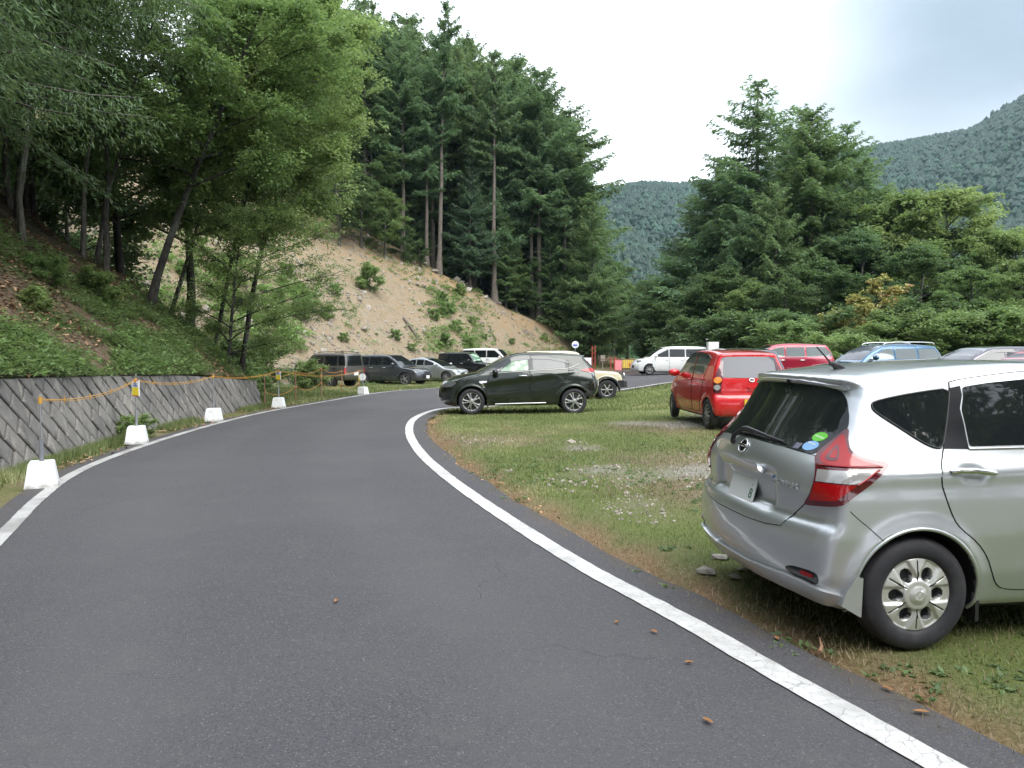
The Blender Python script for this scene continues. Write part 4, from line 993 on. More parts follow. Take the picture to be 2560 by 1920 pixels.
for (k, px, D, tp, lm), lab in zip(E_, L_): tree_at(k, 'conifer' if k in ('fir', 'larch_c', 'larch_d') else 'leafy_tree', px, D, tp, lab, group='trees along the edge of the hillside wood', leafm=lm, sxy=1.25 if k == 'larch_d' else 1.05)
# dark wood continuing left, behind the near bank
for i in range(46):
    x, y = _r.uniform(-52, -17), _r.uniform(8, 60)
    if cut_z(x, y)[1] > .3 and y > 22: continue
    place(['broad_a', 'larch_c', 'broad_b', 'larch_a'][i % 4], 'wood_tree', x, y, float(land_z(x, y)) - .3, _r.uniform(11, 17), 'dark tree deep in the wood on the left hillside', group='trees deep in the left hillside wood', leafm=['lf_dark', 'lf_fir', 'lf_dark', 'lf_fir'][i % 4], sxy=1.2)
for i in range(30):
    px = 700 + i * 26 + _r.uniform(-10, 10); D = _r.uniform(84, 96) + max(0, px - 1150) * .02; x = xpx(px, D); z = float(land_z(x, D)) - 1.
    place('broad_c', 'wood_tree', x, D, z, _r.uniform(9, 12), 'low dark tree filling the shade between the larch trunks', group='low trees inside the hillside wood', leafm='lf_dark', sxy=1.5)
# ---- the big clump beyond the lot
C_ = [('larch_c', 1888, 60, 192, 1.5, 'lf_larch', 'tallest larch of the clump beyond the lot, with a pointed top'), ('larch_c', 2000, 63, 262, 1.35, 'lf_larch', 'second tallest larch of the clump, right of the pointed one'), ('larch_a', 2022, 56, 268, 1.25, 'lf_larch2', 'larch of the clump with a bare grey trunk showing'),
      ('larch_c', 2105, 60, 300, 1.4, 'lf_larch', 'larch at the right of the clump, leaning towards the mountain'), ('larch_c', 1790, 62, 385, 1.5, 'lf_larch', 'larch at the upper left edge of the clump'), ('larch_c', 1740, 66, 480, 1.6, 'lf_fir', 'dark conifer low at the left edge of the clump'), ('larch_d', 1935, 53, 450, 1.05, 'lf_larch2', 'fresh green larch in the middle of the clump'),
      ('larch_d', 1850, 55, 520, 1.0, 'lf_larch', 'short larch in front of the pointed one'), ('larch_c', 1690, 70, 590, 1.5, 'lf_fir', 'dark conifer at the far left of the clump'), ('larch_d', 2150, 57, 390, 1.2, 'lf_larch2', 'larch at the far right of the clump'), ('larch_c', 1960, 68, 300, 1.1, 'lf_fir', 'dark larch in the heart of the clump')]
for k, px, D, tp, sx, lm, lab in C_: tree_at(k, 'larch_tree', px, D, tp, lab, group='larch clump beyond the car park', sxy=sx, leafm=lm, rz=_r.random() * 6)
B_ = [('broad_a', 1665, 62, 700, 'lf_dark', 1.2), ('broad_c', 1745, 56, 690, 'lf_dark', 1.2), ('broad_a', 1810, 54, 660, 'lf_dark', 1.2), ('broad_c', 1880, 50, 700, 'lf_mid', 1.1), ('broad_c', 1960, 48, 690, 'lf_dark', 1.1), ('broad_a', 2040, 50, 640, 'lf_dark', 1.2), ('broad_b', 2260, 54, 465, 'lf_mid', 1.25), ('broad_b', 2360, 52, 450, 'lf_light', 1.15),
      ('broad_a', 2300, 46, 600, 'lf_dark', 1.2), ('broad_b', 2440, 50, 560, 'lf_mid', 1.2), ('broad_b', 2530, 48, 560, 'lf_light', 1.2), ('broad_a', 2420, 42, 660, 'lf_mid', 1.1), ('broad_a', 2560, 42, 640, 'lf_mid', 1.1), ('broad_c', 2200, 45, 720, 'lf_dark', 1.1), ('broad_a', 2150, 52, 560, 'lf_larch', 1.1), ('broad_b', 2200, 58, 470, 'lf_mid', 1.1),
      ('broad_y', 2192, 42, 690, 'lf_yellow', 1.0), ('broad_y', 2090, 43, 770, 'lf_yellow', 1.1), ('broad_c', 1640, 70, 690, 'lf_dark', 1.1), ('broad_c', 1610, 90, 720, 'lf_dark', 1.1), ('broad_c', 1570, 96, 700, 'lf_mid', 1.1), ('broad_b', 2640, 50, 540, 'lf_mid', 1.2), ('broad_b', 2720, 46, 560, 'lf_mid', 1.2), ('broad_a', 2800, 44, 560, 'lf_mid', 1.2)]
BL = ['dark leafy tree at the left foot of the larch clump', 'layered dark tree behind the white minivan', 'dark leafy tree behind the roof of the red small car', 'green layered tree in front of the larch clump', 'dark layered tree behind the maroon SUV', 'leafy tree at the foot of the bare grey larch trunk', 'tall green leafy tree right of the larch clump', 'tallest light green leafy tree below the mountain',
      'dark leafy tree behind the blue SUV', 'green leafy tree right of the tallest light green one', 'light green tree at the right edge of the picture', 'low green tree above the plum grey car', 'low green tree at the right edge above the plum grey car', 'dark low tree beside the yellow maple', 'dark tree between the larch clump and the leafy trees', 'green tree touching the right side of the larch clump',
      'yellow maple standing before the dark trees', 'low yellow and orange maple left of the taller yellow one', 'dark tree in the gap between the hillside wood and the clump', 'distant dark tree in the valley gap', 'distant green tree in the valley gap', 'leafy tree just outside the right edge', 'second leafy tree outside the right edge', 'third leafy tree outside the right edge']
for (k, px, D, tp, lm, sx), lab in zip(B_, BL): tree_at(k, 'yellow_maple' if k == 'broad_y' else 'leafy_tree', px, D, tp, lab, group='leafy trees beyond the car park', leafm=lm, sxy=sx)
for i, (px, D, tp, lm) in enumerate([(1960, 40, 812, 'lf_mid'), (2115, 36, 850, 'lf_light'), (2075, 38, 862, 'lf_light'), (2160, 40, 830, 'lf_mid'), (2230, 37, 815, 'lf_mid'), (2290, 38, 800, 'lf_mid'), (2350, 37, 790, 'lf_mid'), (2410, 37, 800, 'lf_mid'), (2470, 37, 785, 'lf_mid'), (2530, 37, 790, 'lf_mid'), (2600, 37, 790, 'lf_mid'), (2330, 42, 770, 'lf_dark'),
      (2440, 42, 770, 'lf_mid'), (2540, 42, 765, 'lf_mid'), (1840, 48, 800, 'lf_dark'), (1760, 52, 800, 'lf_dark'), (2020, 44, 790, 'lf_dark'), (1700, 60, 790, 'lf_dark'), (1900, 46, 790, 'lf_dark')]):
    tree_at('bush', 'bush', px, D, tp, ('tall' if tp < 792 else 'low') + ' green bush of the band ' + zone(px, ZC), cat='bush', group='bushes behind the parked cars', leafm=lm, sink=.1, sxy=1.5)
# trees behind the camera: they darken the near cars' glass and paint
for i, (x, y, H) in enumerate([(-9, -9, 12), (-13, -3, 13), (-4, -15, 14), (3, -17, 13), (7, -12, 15), (14, -12, 17), (19.5, -11, 18), (25, -9, 18), (-10, -20, 15), (30, -12, 18), (22, -15, 18), (33, -6, 15)]):
    place(['larch_c', 'broad_a', 'broad_b'][i % 3], 'roadside_tree', x, y, -.2, H, 'roadside tree behind the viewer, mirrored in the car glass', group='roadside trees behind the viewer', leafm='lf_dark', sxy=1.3)
# ---------------------------------------------------------------- the near trees on the bank, each grown on its own
def own_tree(name, mk, bark, leafm, x, y, label, z=None, cat='tree', group='near trees on the left bank', sink=.25, rz=0, seed=1):
    mb, V, tone = mk; z = float(land_z(x, y)) - sink if z is None else z; r = empty(name, (x, y, z), rz); rg = np.random.default_rng(seed)
    link('trunk', mb.mesh('trunk', [M[bark]], True), r); link('crown', quads_mesh('crown', V, [M[leafm]], rg, tone), r); tag(r, label, cat, group); return r
# leaning tree at the crest of the bank
own_tree('leaning_tree', broadleaf(31, 8.8, 3.2, .42, 18, .10, 44000, .8, lean=(3.2, -.3), trunk_r=.12, clump=.55, dens=.2), 'bark_dark', 'lf_mid', -10.0, 21.2, 'tree with a dark leaning trunk on the crest of the left bank')
own_tree('leaning_tree', broadleaf(32, 8.8, 3.0, .45, 18, .085, 32000, .8, lean=(2.6, -.6), trunk_r=.06, clump=.6), 'bark_dark', 'lf_dark', -11.4, 21.0, 'smaller leaning dark trunk left of the main leaning tree')
own_tree('light_green_tree', broadleaf(33, 14.5, 3.3, .42, 20, .115, 62000, .5, lean=(3.0, 0), trunk_r=.10, clump=.62, dens=.1), 'bark_dark', 'lf_light', -9.2, 25.5, 'tall light green tree whose crown overhangs the left part of the sky')
own_tree('light_green_tree', broadleaf(34, 12.0, 3.0, .44, 18, .11, 56000, .55, lean=(2.4, 0), trunk_r=.08, clump=.60, dens=.1), 'bark_dark', 'lf_light', -9.8, 24.3, 'light green tree below the tallest one, leaning over the bank end')
own_tree('airy_tree', broadleaf(35, 4.7, 2.4, .12, 22, .065, 38000, .75, lean=(.5, -.1), trunk_r=.06, clump=.36, dens=.5, asym=(.75, 0), wander=.1), 'bark_dark', 'lf_mid', -8.15, 22.0, 'small airy tree with thin dark twigs at the end of the bank')
own_tree('green_tree', broadleaf(36, 9.0, 3.0, .42, 16, .10, 40000, .75, lean=(2.9, -.2), trunk_r=.08, clump=.55, dens=.2), 'bark_dark', 'lf_mid', -10.6, 23.4, 'mid green tree filling the middle of the left group')
own_tree('green_tree', broadleaf(37, 10.5, 3.4, .45, 18, .10, 30000, .8, lean=(1.2, 0), trunk_r=.075, clump=.65, dens=.9), 'bark_dark', 'lf_dark', -12.8, 20.0, 'dark green tree behind the hanging larch branches')
own_tree('green_tree', broadleaf(38, 9.5, 3.4, .45, 18, .10, 26000, .8, lean=(.6, 0), trunk_r=.075, clump=.65, dens=.9), 'bark_dark', 'lf_dark', -14.8, 18.5, 'dark green tree deepest at the left edge of the bank')
# big larches hanging over the bank from the left
own_tree('overhanging_larch', conifer(41, 15.5, 5.6, .16, 44, 7, .15, .024, 170000, .42, trunk_r=.19, tip=.35, hang=.6, minlen=.12), 'bark_grey', 'lf_larch', -10.9, 13.6, 'large larch whose drooping branches fill the upper left corner')
own_tree('overhanging_larch', conifer(42, 14.5, 5.8, .22, 40, 7, .16, .028, 120000, .40, trunk_r=.17, tip=.35, hang=.6, minlen=.12), 'bark_grey', 'lf_larch', -12.9, 18.2, 'second larch behind the corner one, branches drooping over the leaning tree')
own_tree('overhanging_larch', conifer(43, 15, 5.0, .25, 36, 7, .26, .06, 30000, .40, trunk_r=.17, tip=.35, hang=.6), 'bark_grey', 'lf_larch', -14.5, 14.5, 'third larch standing farther up the left bank')
_rr = np.random.default_rng(17)
# thin bare stems in the dark behind
for i in range(26):
    x, y = _rr.uniform(-19, -11.2), _rr.uniform(13, 23); H = _rr.uniform(4, 8); k = 6; t = np.linspace(0, 1, k); lean = _rr.normal(0, .5, 2)
    mb = MB(); mb.tube(np.column_stack([lean[0] * t ** 2 + _rr.normal(0, .06, k), lean[1] * t ** 2, t * H]), .05 * (1.2 - t) + .012 + _rr.random() * .03, 6)
    r = empty('bare_stem', (x, y, float(land_z(x, y)) - .2)); link('trunk', mb.mesh('trunk', [M['bark_grey' if i % 2 else 'bark_dark']], True), r); tag(r, 'thin bare tree stem in the shade high on the left bank', 'tree', 'thin stems in the shade on the left bank')
for i, (x, y, H) in enumerate([(-18, 31, 9), (-21, 33, 9), (-24.5, 36, 9), (-16.2, 29.5, 5), (-20, 28.5, 8), (-27, 38, 10), (-22.5, 29, 9), (-29, 41, 10), (-16.6, 33.5, 3.5)]):
    place('broad_c', 'bank_tree', x, y, float(land_z(x, y)) - .6, H, 'low dark tree in the hollow behind the left bank', group='low trees in the hollow behind the bank', leafm='lf_dark', sxy=1.1)
BT = ['behind the thin stems high on the bank', 'farther up the bank than the thin stems', 'just past the end of the bank', 'behind the main leaning tree', 'deep in the hollow left of the cut slope', 'behind the tall light green tree', 'high on the bank near the left edge', 'uphill beyond the left edge', 'behind the dark trees of the bank', 'highest up the left bank']
for i, (x, y, H, lm) in enumerate([(-16.5, 21.5, 9, 'lf_dark'), (-18, 16, 10, 'lf_dark'), (-15.5, 25, 10, 'lf_dark'), (-13.5, 26.5, 11, 'lf_mid'), (-19, 26, 12, 'lf_dark'), (-12.2, 29.5, 12, 'lf_mid'), (-17.5, 11, 10, 'lf_dark'), (-15, 7.5, 10, 'lf_dark'), (-20, 20, 12, 'lf_fir'), (-22, 14, 12, 'lf_fir')]):
    place('broad_t', 'bank_tree', x, y, float(land_z(x, y)) - .3, H, 'dark leafy tree in the shade, ' + BT[i], group='trees in the shade behind the bank', leafm=lm, sxy=1.1)

# ---- undergrowth on the bank, verge and cut slope
def weeds_mesh(pts, size, count, leaf, rg, height=.22):
    n = len(pts); idx = np.repeat(np.arange(n), count); s = size[idx]; th = rg.random(len(idx)) * 6.283; rr = np.sqrt(rg.random(len(idx))); hh = rg.random(len(idx)) ** .7
    C = pts[idx] + np.column_stack([rr * np.cos(th) * s, rr * np.sin(th) * s, hh * s * height / .22 * .9 * (1.1 - rr)]); D = np.column_stack([np.cos(th), np.sin(th), rg.normal(.25, .4, len(idx))]) + rg.normal(0, .3, (len(idx), 3))
    lw = leaf * rg.uniform(.6, 1.4, len(idx)); V = leaf_quads(C, D, lw, lw * .55, rg, .6); return V, np.clip(rg.random(n)[idx] * .8 + rg.random(len(idx)) * .2, 0, 1)
def weeds(name, pts, size, count, leaf, mat, label, cat, seed, height=.22):
    rg = np.random.default_rng(seed); V, tone = weeds_mesh(pts, size, count, leaf, rg, height); o = link(name, quads_mesh(name, V, [M[mat]], rg, tone)); tag(o, label, cat, kind='stuff'); return o
def scatter_bank():
    rg = np.random.default_rng(61); n = 9000; y = rg.uniform(4, 23.5, n); d = rg.exponential(2.6, n) * 1.0; wx, _ = wall_at(np.minimum(y, 22.4)); x = wx - .36 - d
    k = (vnoise(x, y, 1.8, 63, 3) + .8 * vnoise(x, y, .5, 65, 2) > .03 - .14 * (d < 1.0) + .05 * np.clip(d - 3, 0, 3)) & (d < 8.5) & (rg.random(n) < np.clip(1.25 - d / 9, .1, 1)); x, y = x[k], y[k]
    return np.column_stack([x, y, bank_z(x - .03, y) + .02])
bp = scatter_bank(); _g = np.random.default_rng(5)
weeds('bank_undergrowth', bp[:3600], _g.uniform(.10, .38, min(3600, len(bp))), 34, .058, 'lf_weed', 'leafy green undergrowth spread over the bank above the wall', 'undergrowth', 71)
hp = bp[rng.permutation(len(bp))[:420]]; weeds('bank_herbs', hp, _g.uniform(.16, .45, len(hp)), 42, .095, 'lf_mid', 'taller leafy herbs in clumps on the bank above the wall', 'undergrowth', 72, .34)
# dead leaves on the bank
def litter(name, pts, leaf, mat, label, seed):
    rg = np.random.default_rng(seed); n = len(pts); D = np.column_stack([rg.normal(size=n), rg.normal(size=n), rg.normal(0, .25, n)]); V = leaf_quads(pts, D, leaf * rg.uniform(.6, 1.4, n), leaf * .6 * rg.uniform(.6, 1.3, n), rg, .75)
    o = link(name, quads_mesh(name, V, [mat], rg, rg.random(n))); tag(o, label, 'fallen leaves', kind='stuff'); return o
def mat_litter():
    m, nt, b = new_mat('dry_leaves'); k = NT(m); c = k.mix(k.attr('rnd'), (.16, .085, .045), (.42, .27, .16)); k.set(Base_Color=c, Roughness=.8); return m
M['dry'] = mat_litter()
rg = np.random.default_rng(81); n = 26000; y = rg.uniform(3, 23, n); d = rg.uniform(0, 9, n); wx, _ = wall_at(np.minimum(y, 22.4)); x = wx - .36 - d; k = vnoise(x, y, 1.5, 64, 3) < .12; x, y = x[k], y[k]
litter('bank_leaf_litter', np.column_stack([x, y, bank_z(x - .03, y) + .04]), .10, M['dry'], 'brown fallen leaves lying on the steep bank', 82)
# bushes on the bank
BB = ['leafy bush half way up the near bank, above the second post', 'smaller bush lower left of it on the near bank', 'low light green bush on the bank above the wall', 'small bush growing at the foot of the wall by the second post', 'low light bush at the end of the wall', 'light green bush behind the rope fence, nearest the airy tree', 'light green bush behind the second stake of the rope fence', 'bush farther back behind the rope fence', 'light bush beside the old bronze SUV', 'green bush behind the airy tree at the foot of the slope']
for i, (x, y, H, lm) in enumerate([(-9.65, 18, .8, 'lf_mid'), (-9.9, 16.4, .6, 'lf_mid'), (-8.9, 14.4, .45, 'lf_light'), (-6.65, 13.5, .45, 'lf_light'), (-8.3, 24.3, .7, 'lf_light'), (-9.2, 26.4, 1.3, 'lf_light'), (-9.8, 28.5, 2.0, 'lf_light'), (-10.6, 31, 1.8, 'lf_mid'), (-8.8, 33.0, 1.2, 'lf_light'), (-10.6, 27.2, 1.5, 'lf_mid')]):
    place('bush_l', 'bush', x, y, float(land_z(x, y)) - .08, H, BB[i], 'bush', 'bushes on and behind the bank', leafm=lm, sxy=1.2)
# cut slope: separate shrubs, weeds and loose stone
rs = np.random.default_rng(91)
def on_slope(px, py):
    v = np.array([(px - 1280) / 1920, 1., math.tan(math.atan((960 - py) / 1920) - .044)]);
    for D in np.arange(34, 95, .1):
        p = np.array([0, 0, 1.57]) + v * D
        if slope_z(p[0], p[1]) > p[2]: return p
    return None
for i, (px, py, H) in enumerate([(925, 730, 3.2), (1105, 760, 1.6), (1120, 790, 1.8), (1150, 740, 1.8), (1085, 800, 1.5), (1140, 830, 1.5), (1170, 870, 1.4), (1115, 870, 1.7), (990, 850, 1.2), (840, 740, 1.4), (780, 770, 1.8), (760, 800, 2.2), (700, 760, 1.6), (720, 690, 1.4), (860, 855, 1.0), (1210, 850, .9), (1280, 860, .9), (1030, 880, 1.0), (1180, 810, 1.1), (560, 700, 2.2), (500, 640, 2.0), (470, 700, 1.8), (820, 800, 1.5), (1350, 765, 1.5), (1410, 830, 1.6), (1440, 850, 1.4), (1300, 745, 1.4)]):
    p = on_slope(px, py)
    if p is None: continue
    place('bush_l', 'shrub', p[0], p[1], float(slope_z(p[0], p[1])) - .1, H * .6, ('bigger' if H > 1.5 else 'smaller') + ' green shrub on the bare cut slope, ' + zone(px, ZS), 'shrub', 'shrubs on the bare cut slope', leafm='lf_sprout', sxy=.95)
S = rs.uniform(-30, 34, 9000); T = rs.uniform(0, 26, 9000); x = -5 + .5 * S - .866 * T; y = 50 + .866 * S + .5 * T; z, c = slope_z(x, y), cut_z(x, y)[1]; k = (c > .5) & (vnoise(x, y, 5, 92, 3) > .03) & (rs.random(9000) < .8); pts = np.column_stack([x, y, z + .05])[k][:3200]
weeds('slope_weeds', pts, rs.uniform(.10, .38, len(pts)), 20, .13, 'lf_sprout', 'sparse bright weeds dotted over the bare cut slope', 'weeds', 93)
bx = []
for x0, x1, y0, y1, nn in ((330, 620, 620, 800, 110), (1070, 1200, 720, 885, 150), (640, 780, 690, 885, 200), (1350, 1470, 790, 880, 90), (520, 640, 640, 880, 120)):
    for _ in range(nn):
        p = on_slope(rs.uniform(x0, x1), rs.uniform(y0, y1))
        if p is not None and vnoise(p[0] + p[1], p[2] * 1.5, 1.4, 98, 2) > -.06: bx.append((p[0], p[1], float(slope_z(p[0], p[1])) + .04))
bx = np.array(bx);  weeds('slope_grass_patches', bx, rs.uniform(.35, .8, len(bx)), 70, .17, 'lf_sprout', 'bright green weedy patches on the lower left and middle of the cut slope', 'weeds', 99)
S = rs.uniform(-30, 34, 5000); T = rs.uniform(-1.8, .8, 5000); x = -5 + .5 * S - .866 * T; y = 50 + .866 * S + .5 * T; z = np.maximum(slope_z(x, y), ground_z(x, y)); pts = np.column_stack([x, y, z]); pts = pts[vnoise(x, y, 3, 94, 3) > -.08][:2200]
weeds('slope_foot_weeds', pts, rs.uniform(.12, .4, len(pts)), 18, .10, 'lf_weed', 'green weeds along the foot of the cut slope behind the parked row', 'weeds', 95)
def rock_shape(rg, s=1.):
    ico = [(-1, 1.618, 0), (1, 1.618, 0), (-1, -1.618, 0), (1, -1.618, 0), (0, -1, 1.618), (0, 1, 1.618), (0, -1, -1.618), (0, 1, -1.618), (1.618, 0, -1), (1.618, 0, 1), (-1.618, 0, -1), (-1.618, 0, 1)]
    F = [(0, 11, 5), (0, 5, 1), (0, 1, 7), (0, 7, 10), (0, 10, 11), (1, 5, 9), (5, 11, 4), (11, 10, 2), (10, 7, 6), (7, 1, 8), (3, 9, 4), (3, 4, 2), (3, 2, 6), (3, 6, 8), (3, 8, 9), (4, 9, 5), (2, 4, 11), (6, 2, 10), (8, 6, 7), (9, 8, 1)]
    P = np.array(ico) / 1.9 * rg.uniform(.65, 1.3, (12, 1)) * rg.uniform(.6, 1.2, 3) * s; return P, np.array(F)
def mat_rock():
    m, nt, b = new_mat('pale_rock'); k = NT(m); r = k.attr('rnd'); P = k.coord(); n = k.noise(14, 4, .7, P); c = k.mix(r, (.20, .165, .13), (.42, .38, .325)); c = k.mix(k.ramp(n, .5, .7, 0, .6), c, (.16, .14, .12)); k.set(Base_Color=c, Roughness=.9, Normal=k.bump(n, .6, .02)); return m
M['rock'] = mat_rock()
def stones(name, pts, sizes, label, seed, mat='rock'):
    rg = np.random.default_rng(seed); protos = [rock_shape(rg) for _ in range(14)]; P, F, A = [], [], []
    for i, (p, s) in enumerate(zip(pts, sizes)):
        Q, T = protos[int(rg.integers(14))]; a = rg.random() * 6.283; c, sn = math.cos(a), math.sin(a); P.append(Q @ np.array([[c, sn, 0], [-sn, c, 0], [0, 0, 1]]) * s + p); F.append(T + 12 * i); A.append(np.full(12, rg.random()))
    o = obj(name, np.vstack(P), np.vstack(F), M[mat], attr={'rnd': np.concatenate(A)}); tag(o, label, 'stones', kind='stuff'); return o
S = rs.uniform(-30, 34, 16000); T = rs.uniform(0, 24, 16000); x = -5 + .5 * S - .866 * T; y = 50 + .866 * S + .5 * T; z, c = slope_z(x, y), cut_z(x, y)[1]; k = (c > .6) & (vnoise(S, T * .4, 3.5, 96, 3) > rs.uniform(-.25, .25, 16000)); pts = np.column_stack([x, y, z + .02])[k][:6000]
stones('scree', pts, rs.lognormal(-2.75, .5, len(pts)), 'loose pale stones scattered over the bare cut slope', 97)
for i in range(44):
    u = rs.random(); px = 900 + u * 590; py = np.interp(px, [880, 1000, 1100, 1200, 1300, 1400, 1490], [585, 640, 680, 735, 775, 815, 865]) + rs.normal(0, 5)
    if i > 26: px, py = rs.uniform(560, 1350), rs.uniform(690, 860)
    p = on_slope(px, py)
    if p is None: continue
    Q, T = rock_shape(rs, rs.uniform(.18, .42)); o = obj('boulder', Q, T, M['rock'], loc=(p[0], p[1], float(slope_z(p[0], p[1])) + .05), attr={'rnd': np.full(12, rs.random())}); tag(o, 'grey boulder resting on the cut slope or along its crest', 'boulder', 'boulders on the cut slope')
# fallen trunks along the crest
for i, (a, b) in enumerate([((1110, 680), (1165, 715)), ((1170, 705), (1215, 740)), ((985, 625), (1040, 655)), ((1230, 745), (1275, 765)), ((1010, 800), (1045, 850))]):
    p, q = on_slope(*a), on_slope(*b)
    if p is None or q is None: continue
    q = p + (q - p) / np.linalg.norm(q - p) * min(4.0, np.linalg.norm(q - p)); q[2] = float(slope_z(q[0], q[1])) + .1; p[2] += .12; mb = MB(); mb.tube(np.array([p, (p + q) / 2 + [0, 0, .05], q]), [.11, .09, .06], 7); o = mb.build('fallen_log', [M['bark']], None, True)
    tag(o, ['fallen log right of the foot of the tall bare trunk', 'second fallen log farther right along the crest', 'fallen log on the crest left of the tall bare trunk', 'short fallen log near the right end of the crest', 'thin fallen log low on the slope behind the parked cars'][i], 'log', 'fallen logs on the cut slope')
# the silver hatchback (rear axle at x = 0)
def hatch_hook(x, y, z, W, xe, ze):
    rear = 1 - sstep(x, -.15, .15)
    # recess for the number plate and the crease under the rear lamps
    a = sstep(y, .42, .34) * sstep(z, .66, .70) * sstep(z, .90, .86)
    xe = xe - .035 * a * rear
    xe = xe - .15 * (y / .845) ** 2 * sstep(z, .8, 1.15) * rear
    # shoulder that runs from the rear lamp forward above the arch
    W = W + .016 * np.exp(-((z - (.925 + .012 * x)) / .05) ** 2) * sstep(x, 1.9, .3)
    # hollow in the door flank
    W = W - .018 * np.exp(-((z - (.50)) / .13) ** 2) * sstep(x, .45, .9) * sstep(x, 2.6, 2.1)
    # bowls behind the door handles
    for hx in (.311, 1.291):
        W = W - .020 * np.exp(-(((x - hx) / .075) ** 2 + ((z - .925) / .034) ** 2) ** 2)
    return W, xe, ze
HATCH = dict(side=[(-.40, .19), (-.50, .21), (-.585, .27), (-.635, .36), (-.65, .47), (-.645, .58), (-.625, .645), (-.588, .672), (-.582, .72), (-.592, .82), (-.588, .92),
                   (-.565, 1.00), (-.50, 1.09), (-.40, 1.23), (-.305, 1.375), (-.335, 1.41), (-.31, 1.432), (0, 1.462), (.4, 1.495), (.9, 1.515), (1.3, 1.49), (1.6, 1.43),
                   (1.95, 1.28), (2.35, 1.08), (2.62, .98), (2.95, .92), (3.22, .82), (3.40, .66), (3.45, .48), (3.42, .30), (3.3, .2), (2.6, .19), (1.3, .18)],
             wid=[(.15, .76), (.25, .80), (.40, .832), (.60, .845), (.80, .838), (.93, .815), (1.0, .79), (1.2, .715), (1.4, .63), (1.55, .54)],
             plan=[(-.7, .96), (-.4, .98), (0, 1), (2.6, 1), (3.0, .97), (3.5, .86)], cab=[(-.6, .90), (-.2, .94), (.8, 1), (1.6, 1), (2.6, .9)],
             bow=(.15, .42), crown=.035, axles=(0, 2.6), wr=.298, arch=.345, flare=.020, k=.07, vox=.0165, hook=hatch_hook)
def build_hatch():
    pm = paint('silver_paint', (.57, .585, .61), .78, .36)
    c = Car('silver_hatchback', HATCH, (1.987, 4.766, R(8.0), 0), pm, 'silver five-door hatchback with red boomerang tail lamps, nearest car at the right edge', 'car', .03)
    r = c.root
    # glass
    half = [(-.0, 1.372), (.20, 1.371), (.373, 1.363), (.498, 1.346), (.558, 1.30), (.612, 1.217), (.642, 1.158), (.640, 1.10), (.594, 1.005), (.369, 1.026), (.077, 1.041)]
    rw = half + [(-a, b) for a, b in half[::-1]]
    c.patch('rear_window', rw, 'rear', M['glass'], .004, 'C', sm=1)
    half = [(0, 1.402), (.20, 1.400), (.341, 1.392), (.50, 1.376), (.545, 1.36), (.53, 1.345), (.50, 1.348), (.373, 1.366), (.20, 1.376)]
    sp = half + [(-a, b) for a, b in half[::-1]]
    c.patch('roof_spoiler', sp, 'rear', pm, .012, 'C', sm=0)
    quarter = [(-.152, 1.273), (-.136, 1.292), (-.021, 1.317), (.155, 1.344), (.314, 1.361), (.29, 1.287), (.236, 1.155), (.186, 1.053), (.144, 1.052), (.081, 1.081), (-.016, 1.152), (-.14, 1.24)]
    for o in c.patch('quarter_window', quarter, 'side', M['glass'], .004, sm=1): pass
    c.seam('window_trim', quarter, 'side', M['black'], .005, .004, closed=True, sm=1)
    pillar = [(.317, 1.363), (.379, 1.374), (.377, 1.326), (.344, 1.253), (.343, 1.176), (.333, 1.045), (.188, 1.049), (.239, 1.155), (.293, 1.287)]
    door = [(.318, 1.395), (.389, 1.410), (.622, 1.437), (.796, 1.452), (1.10, 1.462), (1.17, 1.30), (1.15, 1.05), (1.13, .70), (1.13, .295), (.645, .291), (.506, .303), (.461, .336), (.431, .392), (.394, .485), (.331, .565), (.23, .641),
            (.19, .693), (.134, .842), (.123, .925), (.183, 1.042), (.239, 1.155), (.312, 1.36)]
    door = [(a + .004, b) for a, b in door]
    doors = c.patch('rear_door', door, 'side', pm, .0025, step=.02, sm=0, skirt=.006)
    c.seam('door_gap', door + door[:1], 'side', M['seam'], .0042, .000, closed=False, sm=1)
    fdoor = [(1.145, 1.462), (1.5, 1.43), (1.85, 1.31), (2.12, 1.10), (2.18, 1.0), (2.2, .70), (2.16, .42), (2.1, .30), (1.145, .295), (1.145, .70), (1.165, 1.05), (1.185, 1.30)]
    c.patch('front_door', fdoor, 'side', pm, .0025, step=.06, sm=0, skirt=.006)
    c.seam('door_gap', fdoor + fdoor[:1], 'side', M['seam'], .0042, 0, sm=1)
    c.patch('pillar_trim', pillar, 'side', M['blackgloss'], .0055, sm=0)
    rdw = [(.389, 1.367), (.539, 1.388), (.773, 1.408), (1.06, 1.42), (1.10, 1.32), (1.09, 1.066), (.658, 1.062), (.341, 1.058), (.351, 1.17), (.353, 1.25), (.385, 1.325)]
    w = c.patch('side_window', rdw, 'side', M['glass'], .006, sm=.4)
    c.seam('window_trim', [(.333, 1.045), (.7, 1.048), (1.1, 1.052)], 'side', M['satin'], .007, .004)
    fdw = [(1.19, 1.42), (1.5, 1.39), (1.80, 1.27), (2.05, 1.10), (1.98, 1.07), (1.19, 1.066), (1.20, 1.3)]
    c.patch('side_window', fdw, 'side', M['glass'], .006, sm=1, step=.06)
    # windscreen, bonnet line, head lamps (out of the picture, seen from a step aside)
    ws = [(1.45, .0), (1.50, .48), (2.3, .62), (2.52, .40), (2.58, 0), (2.52, -.40), (2.3, -.62), (1.5, -.48)]
    c.patch('windshield', ws, 'top', M['glass'], .004, 'C', step=.08)
    c.patch('headlight', [(1.35, .62), (1.95, .80), (2.1, .90), (1.7, .84), (1.3, .72)], 'fdiag', M['clear_lens'], .006, step=.08) if False else None
